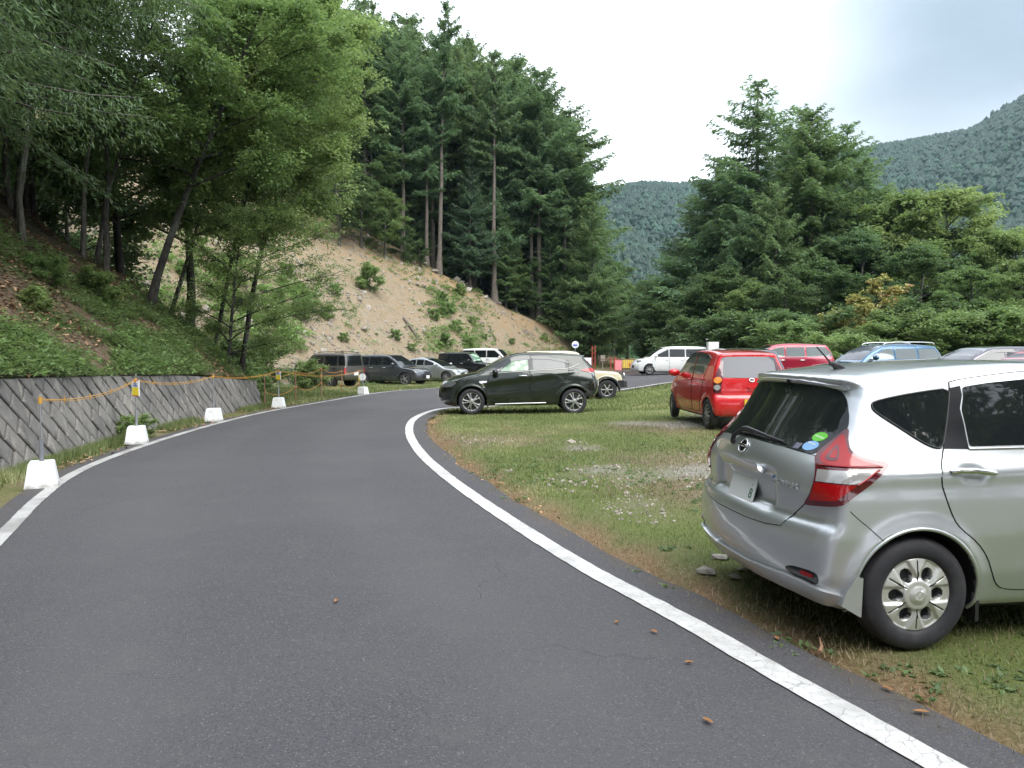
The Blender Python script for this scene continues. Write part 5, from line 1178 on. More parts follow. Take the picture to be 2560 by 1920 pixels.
    c.patch('headlight', [(2.75, .83), (3.0, .86), (3.3, .76), (3.34, .66), (3.1, .68), (2.9, .76)], 'side', M['clear_lens'], .006, step=.06)
    c.patch('grille', [(-.4, .62), (.4, .62), (.3, .45), (-.3, .45)], 'front', M['black'], .005, 'C', step=.08)
    # lamps
    lamp = [(.262, 1.160), (.268, 1.094), (.283, 1.045), (.327, 1.014), (.378, .998), (.437, .985), (.460, .967), (.441, .935), (.381, .872), (.308, .799), (.28, .773), (.077, .747), (.117, .804), (.139, .873), (.137, .936), (.11, 1.004), (.187, 1.082)]
    lamps = c.patch('tail_light', lamp, 'rdiag', M['dark_red'], .014, step=.018, sm=1, skirt=.02)
    for i, sd in enumerate('LR'):
        up = [(.243, 1.127), (.179, 1.045), (.142, .996), (.162, .962), (.278, .962), (.40, .966), (.43, .962), (.345, .990), (.283, 1.022), (.262, 1.073)]
        c.patch('lens', up, 'rdiag', M['red_lens'], .0165, sd, lamps[i], .02)
        c.patch('lens', [(.228, 1.07), (.200, 1.03), (.176, .995), (.186, .982), (.235, .982), (.245, 1.0)], 'rdiag', M['dark_red'], .018, sd, lamps[i], .02, label='dark inner ring of the lamp')
        c.patch('lens', [(.226, 1.048), (.206, 1.02), (.196, .995), (.228, .993), (.234, 1.0)], 'rdiag', M['red_lens'], .0195, sd, lamps[i], .02)
        c.patch('lens', [(.148, .936), (.405, .944), (.392, .925), (.342, .886), (.149, .878)], 'rdiag', M['clear_lens'], .0165, sd, lamps[i], .02, sm=0, label='clear reversing lens')
        c.patch('lens', [(.146, .872), (.335, .880), (.261, .800), (.12, .780), (.138, .83)], 'rdiag', M['red_lens'], .0165, sd, lamps[i], .02, sm=0)
        c.seam('lamp_rim', [(.155, .957), (.28, .957), (.43, .958)], 'rdiag', M['red_lens'], .004, .018, sd, sm=0, parent=lamps[i])
        c.seam('lamp_rim', [(.338, .880), (.40, .93), (.42, .945)], 'rdiag', M['red_lens'], .005, .018, sd, sm=0, parent=lamps[i])
    # tailgate skin and gaps
    hg = [(0, 1.036), (.077, 1.036), (.369, 1.024), (.597, 1.002), (.661, .936), (.689, .868), (.668, .797), (.626, .747), (.573, .699), (.52, .612), (.40, .598), (.248, .592), (0, .590)]
    tg = hg + [(-a, b) for a, b in hg[::-1] if a > 0]
    tail = c.patch('tailgate', tg, 'rear', pm, .0025, 'C', step=.02, sm=0, skirt=.006)[0]
    c.seam('tailgate_gap', tg + tg[:1], 'rear', M['seam'], .0045, -.001, 'C', sm=0)
    g = [(0, .912), (.20, .910), (.25, .907), (.272, .880), (.262, .862), (.20, .868), (0, .872)]
    c.patch('tailgate_garnish', g + [(-a, b) for a, b in g[::-1] if a > 0], 'rear', pm, .030, 'C', step=.02, skirt=.03)
    # number plate
    p, n = c.point((0.0, .735), 'rear', .012)
    q = np.array([-1, 0, .30]); q /= np.linalg.norm(q)
    mb = MB(); zz = np.cross(q, [0, 1, 0]); zz = zz if zz[2] > 0 else -zz
    mb.box((0, 0, 0), (.33, .165, .008)); plate = mb.build('number_plate', [M['white']], r)
    mt = Matrix((Vector((0, -1, 0)), Vector(zz), Vector(q))).transposed().to_4x4(); mt.translation = Vector(p) + Vector((-.012, 0, 0)); plate.matrix_local = mt
    text_mesh('plate_characters', '8', .085, M['print_dark'], plate, (.125, -.025, .004), (0, 0, 1), (1, 0, 0), .001)
    text_mesh('plate_characters', '.', .06, M['print_dark'], plate, (.125, .045, .004), (0, 0, 1), (1, 0, 0), .001)
    # maker's roundel: ring with a bar across
    p, n = c.point((0, .985), 'rear', .008); n = Vector(n)
    rx = Vector((0, -1, 0)); uy = n.cross(rx).normalized()
    mb = MB(); th = np.linspace(0, 2 * math.pi, 25)
    ring = np.array([Vector(p) + rx * (.048 * math.cos(t)) + uy * (.042 * math.sin(t)) for t in th]); mb.tube(ring, .0065, 6)
    bp = [Vector(p) + rx * a + n * .004 for a in (-.062, -.02, .02, .062)]; mb.tube(np.array(bp), [.009, .010, .010, .009], 6)
    bd = mb.build('roundel_badge', [M['chrome']], r, True)
    text_mesh('badge_lettering', 'NISSAN', .017, M['black'], r, Vector(p) + n * .0125, n, rx, .001, 1.5)
    mb = MB(); mb.tube(np.array([Vector(p) - n * .004, Vector(p) - n * .001]), [.046, .046], 16); mb.build('badge_base', [M['blackgloss']], r)
    # "e-POWER" script
    p, n = c.point((-.475, .838), 'rear', .004, 'L'); n = Vector(n)
    text_mesh('lettering', 'POWER', .040, M['chrome_dark'], r, Vector(p) + Vector((0, -.028, 0)), n, (0, -1, 0), .003, 1.45, .0, .0012)
    p, n = c.point((-.342, .838), 'rear', .004, 'L'); n = Vector(n); rx = (Vector((0, -1, 0)) - n * Vector((0, -1, 0)).dot(n)).normalized(); uy = n.cross(rx)
    mb = MB(); mb.tube(np.array([Vector(p), Vector(p) + n * .004]), [.020, .018], 20); mb.build('blue_badge', [M['badge_blue']], r, True)
    text_mesh('lettering', 'e', .030, M['white'], r, Vector(p) + n * .0045, n, rx, .0008, 1.2)
    text_mesh('lettering', '-', .04, M['chrome_dark'], r, Vector(p) + rx * .034 - uy * .004, n, rx, .003, 1.2)
    # stickers on the glass
    def oval(cx, cz, a, b, k=20): return [(cx + a * math.cos(t), cz + b * math.sin(t)) for t in np.linspace(0, 2 * math.pi, k, endpoint=False)]
    s1 = c.patch('sticker', oval(-.541, 1.095, .040, .024), 'rear', M['green_sticker'], .0062, 'C', step=.02, skirt=.001, sm=0, label='green oval sticker')
    p, n = c.point((-.541, 1.095), 'rear', .0065); text_mesh('sticker_print', 'www', .022, M['white'], s1[0], p, n, (0, -1, 0), .0003, 1.3)
    s2 = c.patch('sticker', oval(-.531, 1.046, .043, .025), 'rear', M['blue_sticker'], .0062, 'C', step=.02, skirt=.001, sm=0, label='blue oval sticker')
    p, n = c.point((-.531, 1.052), 'rear', .0065); text_mesh('sticker_print', '****', .03, M['white'], s2[0], p, n, (0, -1, 0), .0003, 1.1)
    c.patch('sticker', [(-.438, 1.054), (-.477, 1.052), (-.477, 1.022), (-.438, 1.024)], 'rear', M['grey_sticker'], .0062, 'C', step=.02, skirt=.001, sm=0, label='small grey square sticker')
    # wiper
    pts = [c.point(a, 'rear', h)[0] for a, h in (((.165, .995), .012), ((.150, 1.020), .028), ((.07, 1.066), .034), ((.02, 1.072), .034), ((-.10, 1.066), .030), ((-.25, 1.052), .024), ((-.372, 1.040), .016))]
    mb = MB(); mb.tube(np.array(pts), [.017, .015, .013, .013, .011, .009, .006], 8)
    bl = [c.point(a, 'rear', .010)[0] for a in ((.10, 1.050), (-.05, 1.055), (-.20, 1.047), (-.385, 1.036))]; mb.tube(np.array(bl), .006, 6)
    wp = mb.build('rear_wiper', [M['black']], r, True)
    p, n = c.point((.165, .995), 'rear', 0); mb = MB(); mb.tube(np.array([p, p + n * .02]), [.026, .020], 14); mb.build('wiper_pivot', [M['black']], wp, True)
    p, n = c.point((-.085, 1.392), 'rear', .012); mb = MB(); mb.box(p, (.03, .012, .02)); mb.box(p + np.array([0, -.02, -.035]), (.016, .012, .014)); mb.build('washer_nozzle', [M['black']], r)
    # antenna
    p, n = c.point((-.07, -.10), 'top', 0) if False else (c.b.hit(np.array([[-.05, -.13, 2.0]]), np.array([[0, 0, -1.]]))[0][0], None)
    mb = MB(); mb.tube(np.array([p + [.06, 0, -.005], p + [0, 0, .018], p + [-.03, 0, .035], p + [-.045, 0, .03]]), [.012, .024, .016, .008], 10)
    mb.tube(np.array([p + [-.03, 0, .03], p + [-.075, .004, .08], p + [-.125, .008, .135]]), [.006, .0055, .004], 8); mb.build('antenna', [M['black']], r, True)
    # bumper: seam, fog lamp, lower lip, arch lips, mud flap
    c.seam('bumper_gap', [(-.375, .745), (-.327, .701), (-.27, .657), (-.188, .575)], 'side', M['seam'], .0025, 0)
    c.patch('fog_recess', [(-.03, .393), (.031, .42), (.179, .420), (.187, .348), (.07, .350)], 'rdiag', M['blackgloss'], .003)
    c.patch('reflector', [(.079, .410), (.150, .405), (.160, .385), (.082, .386)], 'rdiag', M['red_lens'], .006, step=.02)
    c.patch('bumper_lip', [(-.27, .350), (-.03, .364), (.093, .360), (.20, .338), (.292, .309), (.238, .252), (.05, .275), (-.1, .285), (-.27, .280)], 'rdiag', pm, .024, step=.02, skirt=.035, sm=.4)
    c.patch('bumper_lip', [(-.30, .280), (-.30, .345), (.30, .345), (.30, .280)], 'rear', pm, .022, 'C', step=.02, skirt=.035, sm=.4)
    for sd in (1, -1):
        for ax in (0, 2.6):
            th = np.linspace(R(-20), R(200), 60); x = ax + .352 * np.cos(th); z = .298 + .352 * np.sin(th)
            O = np.column_stack([x, np.full(60, 1.3), z]); P, ok = c.b.hit(O, np.tile([0, -1., 0], (60, 1)), 1.2); P = P[ok] * [1, sd, 1]
            mb = MB(); mb.tube(P + np.array([0, -sd * .006, 0]), .011, 8); mb.build('arch_lip', [pm], r, True)
        # silver spat behind the bumper and black flap before the wheel's front
        spat = [(-.308, .402), (-.346, .407), (-.40, .33), (-.425, .262), (-.33, .205), (-.315, .20)]
        V = np.array([(a, sd * .846, b) for a, b in spat] + [(a, sd * .76, b) for a, b in spat]); n = len(spat)
        F4 = [(i, (i + 1) % n, n + (i + 1) % n, n + i) for i in range(n)]
        mb = MB(); mb.add(V, F4 if sd < 0 else [f[::-1] for f in F4]); T3 = [(0, i, i + 1) for i in range(1, n - 1)]
        mb.add(V[:n], T3 if sd > 0 else [f[::-1] for f in T3]); mb.build('mud_guard', [pm], r)
        mb = MB(); mb.box((.365, sd * .74, .25), (.02, .15, .23)); mb.build('mud_flap', [M['black']], r)
        # handle
        hp = [(.185, .934), (.21, .936), (.31, .931), (.41, .926), (.436, .924)]; side = 'L' if sd > 0 else 'R'
        for dx, par in ((0, doors[0 if sd > 0 else 1]), (.98, None)):
            pts = [c.point((a + dx, b - dx * .0), 'side', h, side)[0] for (a, b), h in zip(hp, (.006, .026, .034, .026, .006))]
            mb = MB(); mb.tube(np.array(pts), [.012, .016, .016, .016, .012], 10); mb.build('door_handle', [M['chrome']], par or r, True)
        # mirror
        mb = MB(); P, F = lathe([(.0, -.10), (.05, -.09), (.085, -.05), (.09, 0), (.08, .06), (.04, .09), (0, .10)], 16); P = P * [.7, 1, .75]
        mb.add(P + [2.02, sd * .93, 1.05], F); mb.build('mirror', [pm], r, True)
    p, n = c.point((0.12, .93), 'side', 0)
    add_wheels(c, .842, .300, .193, .185, 'cover', True)
    return c
M['bowl'] = simple('handle_bowl_paint', (.42, .43, .44), .38, .8, .6)
hatch = build_hatch()
# ---------------------------------------------------------------- the other cars
def template(wb, ro, fo, h, half, belt, rb, rt, ft, fb, hood, nose=.66, sill=.24, wr=.33, roof_drop=.05, tumble=.80, vox=.035, bow=(.14, .34), k=.06, flare=.015, sm=1, roofmid=.45, bump=.0):
    """rb/rt: x of the tail at the belt and at the roof; ft/fb: x of the windscreen's top and foot"""
    x1 = wb + fo
    side = [(-ro + .22, sill), (-ro + .06, sill + .04), (-ro, sill + .16), (-ro - .005, sill + .32), (-ro + .015, .72), (rb - .01, belt - .10), (rb, belt), ((rb + rt) / 2 - .01, (belt + h) / 2), (rt, h - roof_drop - .05), (rt + .03, h - roof_drop - .01),
            (rt + (ft - rt) * roofmid, h - .004), (rt + (ft - rt) * .8, h), (ft, h - .035), (ft + .14, h - .10), ((ft + fb) / 2 + .05, (h + hood) / 2 + .03), (fb, hood), (fb + .12, hood - .02), ((fb + x1) / 2 + .1, hood - .07), (x1 - .17, nose + .12), (x1 - .04, nose), (x1, nose - .18), (x1 - .01, sill + .14), (x1 - .10, sill), (wb - .5, sill - .02), (.5, sill - .02)]
    wid = [(.15, half * .90), (sill + .06, half * .955), (.5, half), (.75, half), (belt - .02, half * .965), (belt + .08, half * .93), (h - .12, half * tumble), (h, half * (tumble - .10))]
    return dict(side=side, wid=wid, plan=[(-ro - .1, .93), (-ro + .35, .98), (0, 1), (wb, 1), (wb + .35, .97), (x1, .88)], cab=[(-ro, .93), (.2, 1), (ft - .4, 1), (fb, .93)], bow=bow, crown=.04, axles=(0, wb), wr=wr, arch=wr + .05, flare=flare, k=k, vox=vox, sm=sm)

def dress(c, p):
    """adds windows, lamps, doors, handles and the rest from a small dictionary"""
    r = c.root; st = p.get('step', .09)
    for poly, m in p.get('win', []):
        c.patch('side_window', poly, 'side', M[m], .005, step=st)
    for i, poly in enumerate(p.get('doors', [])):
        d = c.patch('door', poly, 'side', c.pm, .003, step=st, sm=0, skirt=.006)
        c.seam('door_gap', poly + poly[:1], 'side', M['seam'], .006, .0005, sm=0, n=4)
        if i < len(p.get('handles', [])):
            hx, hz = p['handles'][i]
            for sd, o in zip('LR', d):
                q = [c.point((hx + a, hz), 'side', b, sd)[0] for a, b in ((-.10, .008), (-.06, .03), (.06, .03), (.10, .008))]
                mb = MB(); mb.tube(np.array(q), .017, 6); mb.build('door_handle', [M[p.get('hm', 'chrome')]] if p.get('hm') != 'body' else [c.pm], o, True)
    if 'ws' in p: c.patch('windshield', p['ws'], p.get('wsm', 'front'), M[p.get('wsmat', 'glass')], .005, 'C', step=st)
    if 'rw' in p: c.patch('rear_window', p['rw'], 'rear', M[p.get('rwmat', 'glass')], .005, 'C', step=st)
    if 'head' in p:
        for mode, poly in p['head']:
            for o in c.patch('headlight', poly, mode, M[p.get('lens', 'lamp_lens')], .010, step=st, skirt=.02): pass
    if 'tail' in p:
        for mode, poly, m in p['tail']: c.patch('tail_light', poly, mode, M[m], .012, step=st, skirt=.02)
    for poly, mode, m, nm in p.get('panels', []): c.patch(nm, poly, mode, M[m] if isinstance(m, str) else m, .006, 'C' if mode in ('front', 'rear') else 'LR', step=st)
    for poly, m, rad, nm in p.get('trim', []): c.seam(nm, poly, 'side', M[m] if isinstance(m, str) else m, rad, .002, sm=1)
    if 'mirror' in p:
        mx, my, mz = p['mirror']
        for sd in (1, -1):
            P, F = lathe([(.0, -.11), (.06, -.10), (.10, -.04), (.10, .04), (.06, .10), (0, .11)], 12); mb = MB()
            mb.add(P * [.75, 1.1, .8] + [mx, sd * my, mz], F if sd > 0 else F[:, ::-1]); mb.tube(np.array([(mx, sd * (my - .16), mz - .06), (mx, sd * my, mz - .03)]), .02, 5)
            mb.build('mirror', [c.pm if p.get('mm', 'body') == 'body' else M[p['mm']]], r, True)
    for end, (x, z) in p.get('plates', {}).items():
        mb = MB(); mb.box((x, 0, z), (.012, .33, .165)); mb.build('number_plate', [M[p.get('plate', 'white')]], r)
    if 'rails' in p:
        x0, x1, yy, z = p['rails']
        for sd in (1, -1):
            mb = MB(); mb.tube(np.array([(x0, sd * yy, z - .05), (x0 + .06, sd * yy, z), (x0 + .4, sd * yy, z + .02), (x1 - .4, sd * yy, z + .02), (x1 - .06, sd * yy, z - .01), (x1, sd * yy, z - .06)]), .018, 6)
            mb.build('roof_rail', [M[p.get('railm', 'satin')]], r, True)
    if 'visor' in p:
        for poly in p['visor']: c.patch('window_visor', poly, 'side', M['glass_grey'], .016, step=st, skirt=.008)
    add_wheels(c, c.b.wm - .004, *p.get('wheel', (.33, .215, .21, 'multi')), steer=p.get('steer', 0))

# --- dark olive crossover across the road's bend
def crossover_hook(x, y, z, W, xe, ze):
    # deep crease climbing from the front wing to the rear lamp, and a waist above the sill
    cr = .80 + (2.6 - x) * .115
    W = W + .020 * np.exp(-((z - cr) / .05) ** 2) * sstep(x, 2.5, 2.0) * sstep(x, -.3, .2)
    W = W - .022 * np.exp(-((z - cr + .16) / .10) ** 2) * sstep(x, 2.4, 1.9) * sstep(x, .3, .7)
    W = W + .012 * np.exp(-((z - .42) / .03) ** 2) * sstep(x, 2.2, 2.0) * sstep(x, .5, .7)
    return W, xe, ze
XO = dict(side=[(-.40, .36), (-.52, .40), (-.66, .50), (-.72, .62), (-.70, .80), (-.66, .92), (-.63, 1.05), (-.60, 1.16), (-.48, 1.30), (-.30, 1.46), (-.36, 1.50), (-.30, 1.525), (.05, 1.555), (.75, 1.595), (1.36, 1.585), (1.62, 1.53),
                (2.0, 1.36), (2.47, 1.07), (2.75, 1.03), (3.08, .97), (3.32, .87), (3.44, .75), (3.49, .60), (3.48, .40), (3.38, .24), (3.2, .2), (2.2, .23), (.45, .23), (.3, .30)],
          wid=[(.15, .80), (.3, .855), (.5, .885), (.8, .885), (1.0, .875), (1.1, .85), (1.2, .80), (1.5, .68), (1.62, .60)], plan=[(-.8, .93), (-.4, .98), (0, 1), (2.6, 1), (3.0, .98), (3.5, .88)],
          cab=[(-.7, .82), (-.2, .92), (.6, 1), (1.6, 1), (2.5, .9)], bow=(.16, .38), crown=.04, axles=(0, 2.62), wr=.335, arch=.385, flare=.024, k=.055, vox=.022, hook=crossover_hook)
M['sunshade'] = None
def _shade():
    m, nt, b = new_mat('quilted_sunshade'); k = NT(m)
    mp = k.n('Mapping'); mp.inputs['Rotation'].default_value = (0, R(40), 0); mp.inputs['Scale'].default_value = (5.5, 1, 8.5); k.put(mp.inputs[0], k.coord())
    v = k.n('TexChecker'); v.inputs['Scale'].default_value = 1; k.put(v.inputs[0], mp.outputs[0])
    v2 = k.voro(1.0, mp.outputs[0])
    c = k.mix(k.ramp(v2, .25, .55), (.62, .78, .62), (.10, .22, .12)); k.set(Base_Color=c, Roughness=.3, Coat_Weight=.8); return m
M['sunshade'] = _shade()
olive = paint('olive_black_paint', (.016, .021, .015), .35, .22)
olive.node_tree.nodes['Principled BSDF'].inputs['Coat Roughness'].default_value = .05
olive.node_tree.nodes['Principled BSDF'].inputs['Coat Weight'].default_value = .7
def build_crossover():
    c = Car('olive_crossover', XO, (1.55, 20.5, R(182.5), -.075), olive, 'dark olive crossover side-on at the road bend, quilted shade in its window', 'car', .05)
    dress(c, dict(step=.06,
        win=[([(1.90, 1.10), (1.62, 1.33), (1.52, 1.375), (1.18, 1.41), (1.17, 1.14)], 'sunshade'), ([(1.05, 1.42), (.63, 1.405), (.24, 1.34), (.20, 1.20), (1.04, 1.155)], 'glass_grey'), ([(.12, 1.31), (-.02, 1.27), (.12, 1.215)], 'glass')],
        visor=[[(2.10, 1.12), (1.85, 1.30), (1.62, 1.43), (1.36, 1.49), (1.12, 1.50), (1.12, 1.40), (1.5, 1.37), (1.62, 1.33), (1.88, 1.13), (2.02, 1.06)], [(1.09, 1.50), (.63, 1.485), (.25, 1.40), (.06, 1.30), (.22, 1.325), (.60, 1.40), (1.09, 1.415)]],
        doors=[[(2.15, 1.05), (1.80, 1.32), (1.5, 1.45), (1.15, 1.51), (1.14, .34), (2.20, .33), (2.24, .80)], [(1.12, 1.51), (.6, 1.49), (.12, 1.36), (.14, 1.15), (.16, .98), (.40, .70), (.52, .50), (.58, .34), (1.12, .34)]],
        handles=[(1.31, .985)], head=[('fdiag', [(2.05, .76), (2.20, .86), (2.42, .90), (2.66, .87), (2.55, .76), (2.3, .70)])] if False else [('side', [(3.40, .71), (3.34, .83), (3.12, .86), (2.99, .81), (3.10, .72), (3.28, .68)])],
        tail=[('rdiag', [(.02, 1.15), (.06, 1.18), (.24, 1.175), (.44, 1.13), (.30, 1.08), (.20, 1.08), (.04, 1.07)], 'red_lens'), ('rdiag', [(.06, 1.07), (.28, 1.08), (.22, 1.0), (.14, .93), (.10, .95)], 'lamp_lens')],
        rw=[(-.52, 1.20), (-.46, 1.42), (0, 1.45), (.46, 1.42), (.52, 1.20), (0, 1.17)], ws=[(-.66, 1.12), (-.50, 1.50), (0, 1.54), (.50, 1.50), (.66, 1.12), (0, 1.08)],
        trim=[([(1.95, 1.06), (1.15, 1.115), (.15, 1.175), (.08, 1.19), (-.14, 1.285)], 'trimmetal', .013, 'chrome_strip'), ([(2.02, .27), (1.4, .285), (.72, .30)], 'satin', .020, 'sill_strip'), ([(.0, .60), (-.03, .60)], 'seam', .001, 'trim')],
        panels=[([(-.55, .42), (.55, .42), (.45, .60), (-.45, .60)], 'front', 'black', 'grille'), ([(-.20, .52), (-.36, .60), (-.55, .62), (-.50, .52), (-.3, .42)], 'side', 'black', 'rear_bumper_vent'), ([(-.5, .40), (.5, .40), (.45, .52), (-.45, .52)], 'rear', 'black', 'lower_bumper')],
        mirror=(2.02, 1.0, 1.09), mm='blackgloss', plates={'rear': (-.735, .78), 'front': (3.5, .48)}, wheel=(.335, .235, .22, 'five')))
    c.patch('pillar_trim', [(1.16, 1.50), (1.175, 1.13), (1.045, 1.14), (1.06, 1.495)], 'side', M['blackgloss'], .0045, sm=0)
    c.patch('pillar_trim', [(.235, 1.36), (.195, 1.19), (.12, 1.20), (.13, 1.33)], 'side', M['blackgloss'], .0045, sm=0)
    # turn-signal garnish on the wing
    c.patch('wing_badge', [(2.43, .86), (2.22, .865), (2.24, .82), (2.33, .81), (2.27, .70), (2.32, .69), (2.38, .80), (2.42, .82)], 'side', M['chrome'], .008, sm=0)
    c.patch('reflector', [(-.05, .47), (.12, .47), (.10, .42), (-.03, .42)], 'rdiag', M['red_lens'], .008)
    c.seam('fuel_flap', [(-.05 + .085 * math.cos(t), 1.09 + .085 * math.sin(t)) for t in np.linspace(0, 6.283, 20)], 'side', M['seam'], .004, 0, sides='L', sm=0)
build_crossover()

# --- bright red small car seen from behind
KEI = dict(side=[(-.30, .24), (-.39, .26), (-.435, .36), (-.44, .52), (-.415, .62), (-.385, .67), (-.39, .74), (-.37, .95), (-.31, 1.10), (-.19, 1.38), (-.20, 1.43), (-.10, 1.455), (.4, 1.50), (1.0, 1.51), (1.4, 1.48), (1.68, 1.37),
                 (2.02, 1.15), (2.28, .99), (2.55, .93), (2.82, .82), (2.97, .68), (3.02, .5), (2.99, .32), (2.85, .22), (1.9, .2), (.5, .2)],
           wid=[(.15, .67), (.3, .705), (.5, .737), (.8, .735), (.95, .71), (1.2, .65), (1.42, .565), (1.55, .50)], plan=[(-.5, .97), (0, 1), (2.4, 1), (2.8, .95), (3.1, .85)],
           cab=[(-.4, .98), (.3, 1), (1.4, 1), (2.2, .92)], bow=(.075, .40), crown=.03, axles=(0, 2.49), wr=.285, arch=.318, flare=.014, k=.06, vox=.027)
redp = paint('bright_red_paint', (.62, .012, .018), .15, .25)
def build_kei():
    c = Car('red_compact_car', KEI, (4.44, 14.65, R(93.5), .075), redp, 'bright red small car seen from behind, amber round lamp, beside the silver hatchback', 'car', .05)
    dress(c, dict(step=.05,
        win=[([(1.72, 1.28), (1.45, 1.385), (1.08, 1.405), (1.02, 1.02), (1.95, 1.02), (2.06, 1.04)], 'glass_light'), ([(.98, 1.405), (.55, 1.395), (.22, 1.34), (.16, 1.27), (.30, 1.06), (.42, 1.02), (.96, 1.015)], 'glass_light')],
        visor=[[(1.78, 1.26), (1.5, 1.42), (1.0, 1.45), (.4, 1.41), (.12, 1.33), (.22, 1.33), (.6, 1.375), (1.1, 1.385), (1.45, 1.36), (1.72, 1.24)]],
        doors=[[(2.12, 1.02), (1.74, 1.32), (1.45, 1.43), (1.02, 1.45), (1.0, .30), (2.05, .30), (2.12, .7)], [(.98, 1.45), (.4, 1.43), (.14, 1.36), (.12, 1.24), (.28, 1.0), (.30, .80), (.36, .60), (.46, .46), (.50, .30), (.98, .30)]],
        handles=[(1.16, .90), (.34, .935)], hm='body', rwmat='sky_glass',
        rw=[(0, 1.375), (.42, 1.37), (.52, 1.345), (.57, 1.16), (.62, 1.01), (.60, .985), (0, .975), (-.60, .985), (-.62, 1.01), (-.57, 1.16), (-.52, 1.345), (-.42, 1.37)],
        ws=[(-.56, 1.06), (-.46, 1.40), (0, 1.44), (.46, 1.40), (.56, 1.06), (0, 1.02)], tail=[('rdiag', [(.205, 1.30), (.175, 1.1), (.15, 1.0), (.16, .70), (.285, .70), (.285, .9), (.265, 1.08), (.23, 1.30)], 'dark_red')],
        head=[('side', [(2.95, .62), (2.88, .76), (2.68, .82), (2.60, .74), (2.8, .62)])], mirror=(1.95, .83, 1.02), plates={'rear': (-.455, .50)}, plate='yellow_plate', wheel=(.285, .185, .155, 'multi'), steer=-.15))
    for sd in 'LR':
        for (u, z, m, nm, rr) in ((.222, .93, 'amber', 'indicator', .058), (.222, .80, 'clear_lens', 'reversing_lamp', .050)):
            c.patch(nm, [(u + rr * math.cos(t), z + rr * math.sin(t)) for t in np.linspace(0, 6.283, 14, endpoint=False)], 'rdiag', M[m], .030, sd, step=.03, sm=0, skirt=.02)
    c.seam('tailgate_gap', [(-.58, .97), (-.585, .70), (-.55, .655), (.55, .655), (.585, .70), (.58, .97)], 'rear', M['seam'], .004, 0, 'C', sm=0)
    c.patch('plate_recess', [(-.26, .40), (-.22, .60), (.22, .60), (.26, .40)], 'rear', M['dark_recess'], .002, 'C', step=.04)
    p, n = c.point((0, .935), 'rear', .01); mb = MB(); th = np.linspace(0, 2 * math.pi, 17); n = Vector(n); rx = Vector((0, -1, 0)); uy = n.cross(rx)
    mb.tube(np.array([Vector(p) + rx * (.05 * math.cos(t)) + uy * (.032 * math.sin(t)) for t in th]), .009, 5); mb.tube(np.array([Vector(p) + rx * a + uy * b for a, b in ((.03, .018), (-.015, .01), (.02, -.008), (-.03, -.016))]), .006, 5)
    mb.build('oval_badge', [M['chrome']], c.root, True)
    mb = MB(); p, _ = c.point((0, .80), 'rear', .012); mb.box(p, (.03, .18, .03)); mb.box(p - np.array([0, 0, .04]), (.03, .14, .018)); mb.build('tailgate_grip', [redp], c.root)
M['sky_glass'] = simple('silvered_glass', (.09, .095, .115), .05, .0, 0, .4)
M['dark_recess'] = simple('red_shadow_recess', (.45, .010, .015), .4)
build_kei()

def boxside(belt, h, x0, x1, x2, x3, splits):
    """side window outlines between x0..x1 at the belt and x2..x3 at the roof, cut at the given x"""
    out = []; xs = [None] + list(splits) + [None]; m = .035
    for a, b in zip(xs[:-1], xs[1:]):
        lo0, hi0 = (x0, x2) if a is None else (a + m, a + m); lo1, hi1 = (x1, x3) if b is None else (b - m, b - m)
        out.append([(lo0, belt + .05), (hi0, h - .17), (hi1, h - .17), (lo1, belt + .05)])
    return out
def doorpolys(belt, h, splits, sill, xa, xb, topa, topb):
    a, b = splits
    return [[(xb, belt), (topb, h - .11), (b + .01, h - .11), (b + .01, sill), (xb - .04, sill)], [(b - .01, h - .11), (a, h - .11), (xa, belt), (xa + .08, belt - .35), (xa + .32, sill), (b - .01, sill)]]

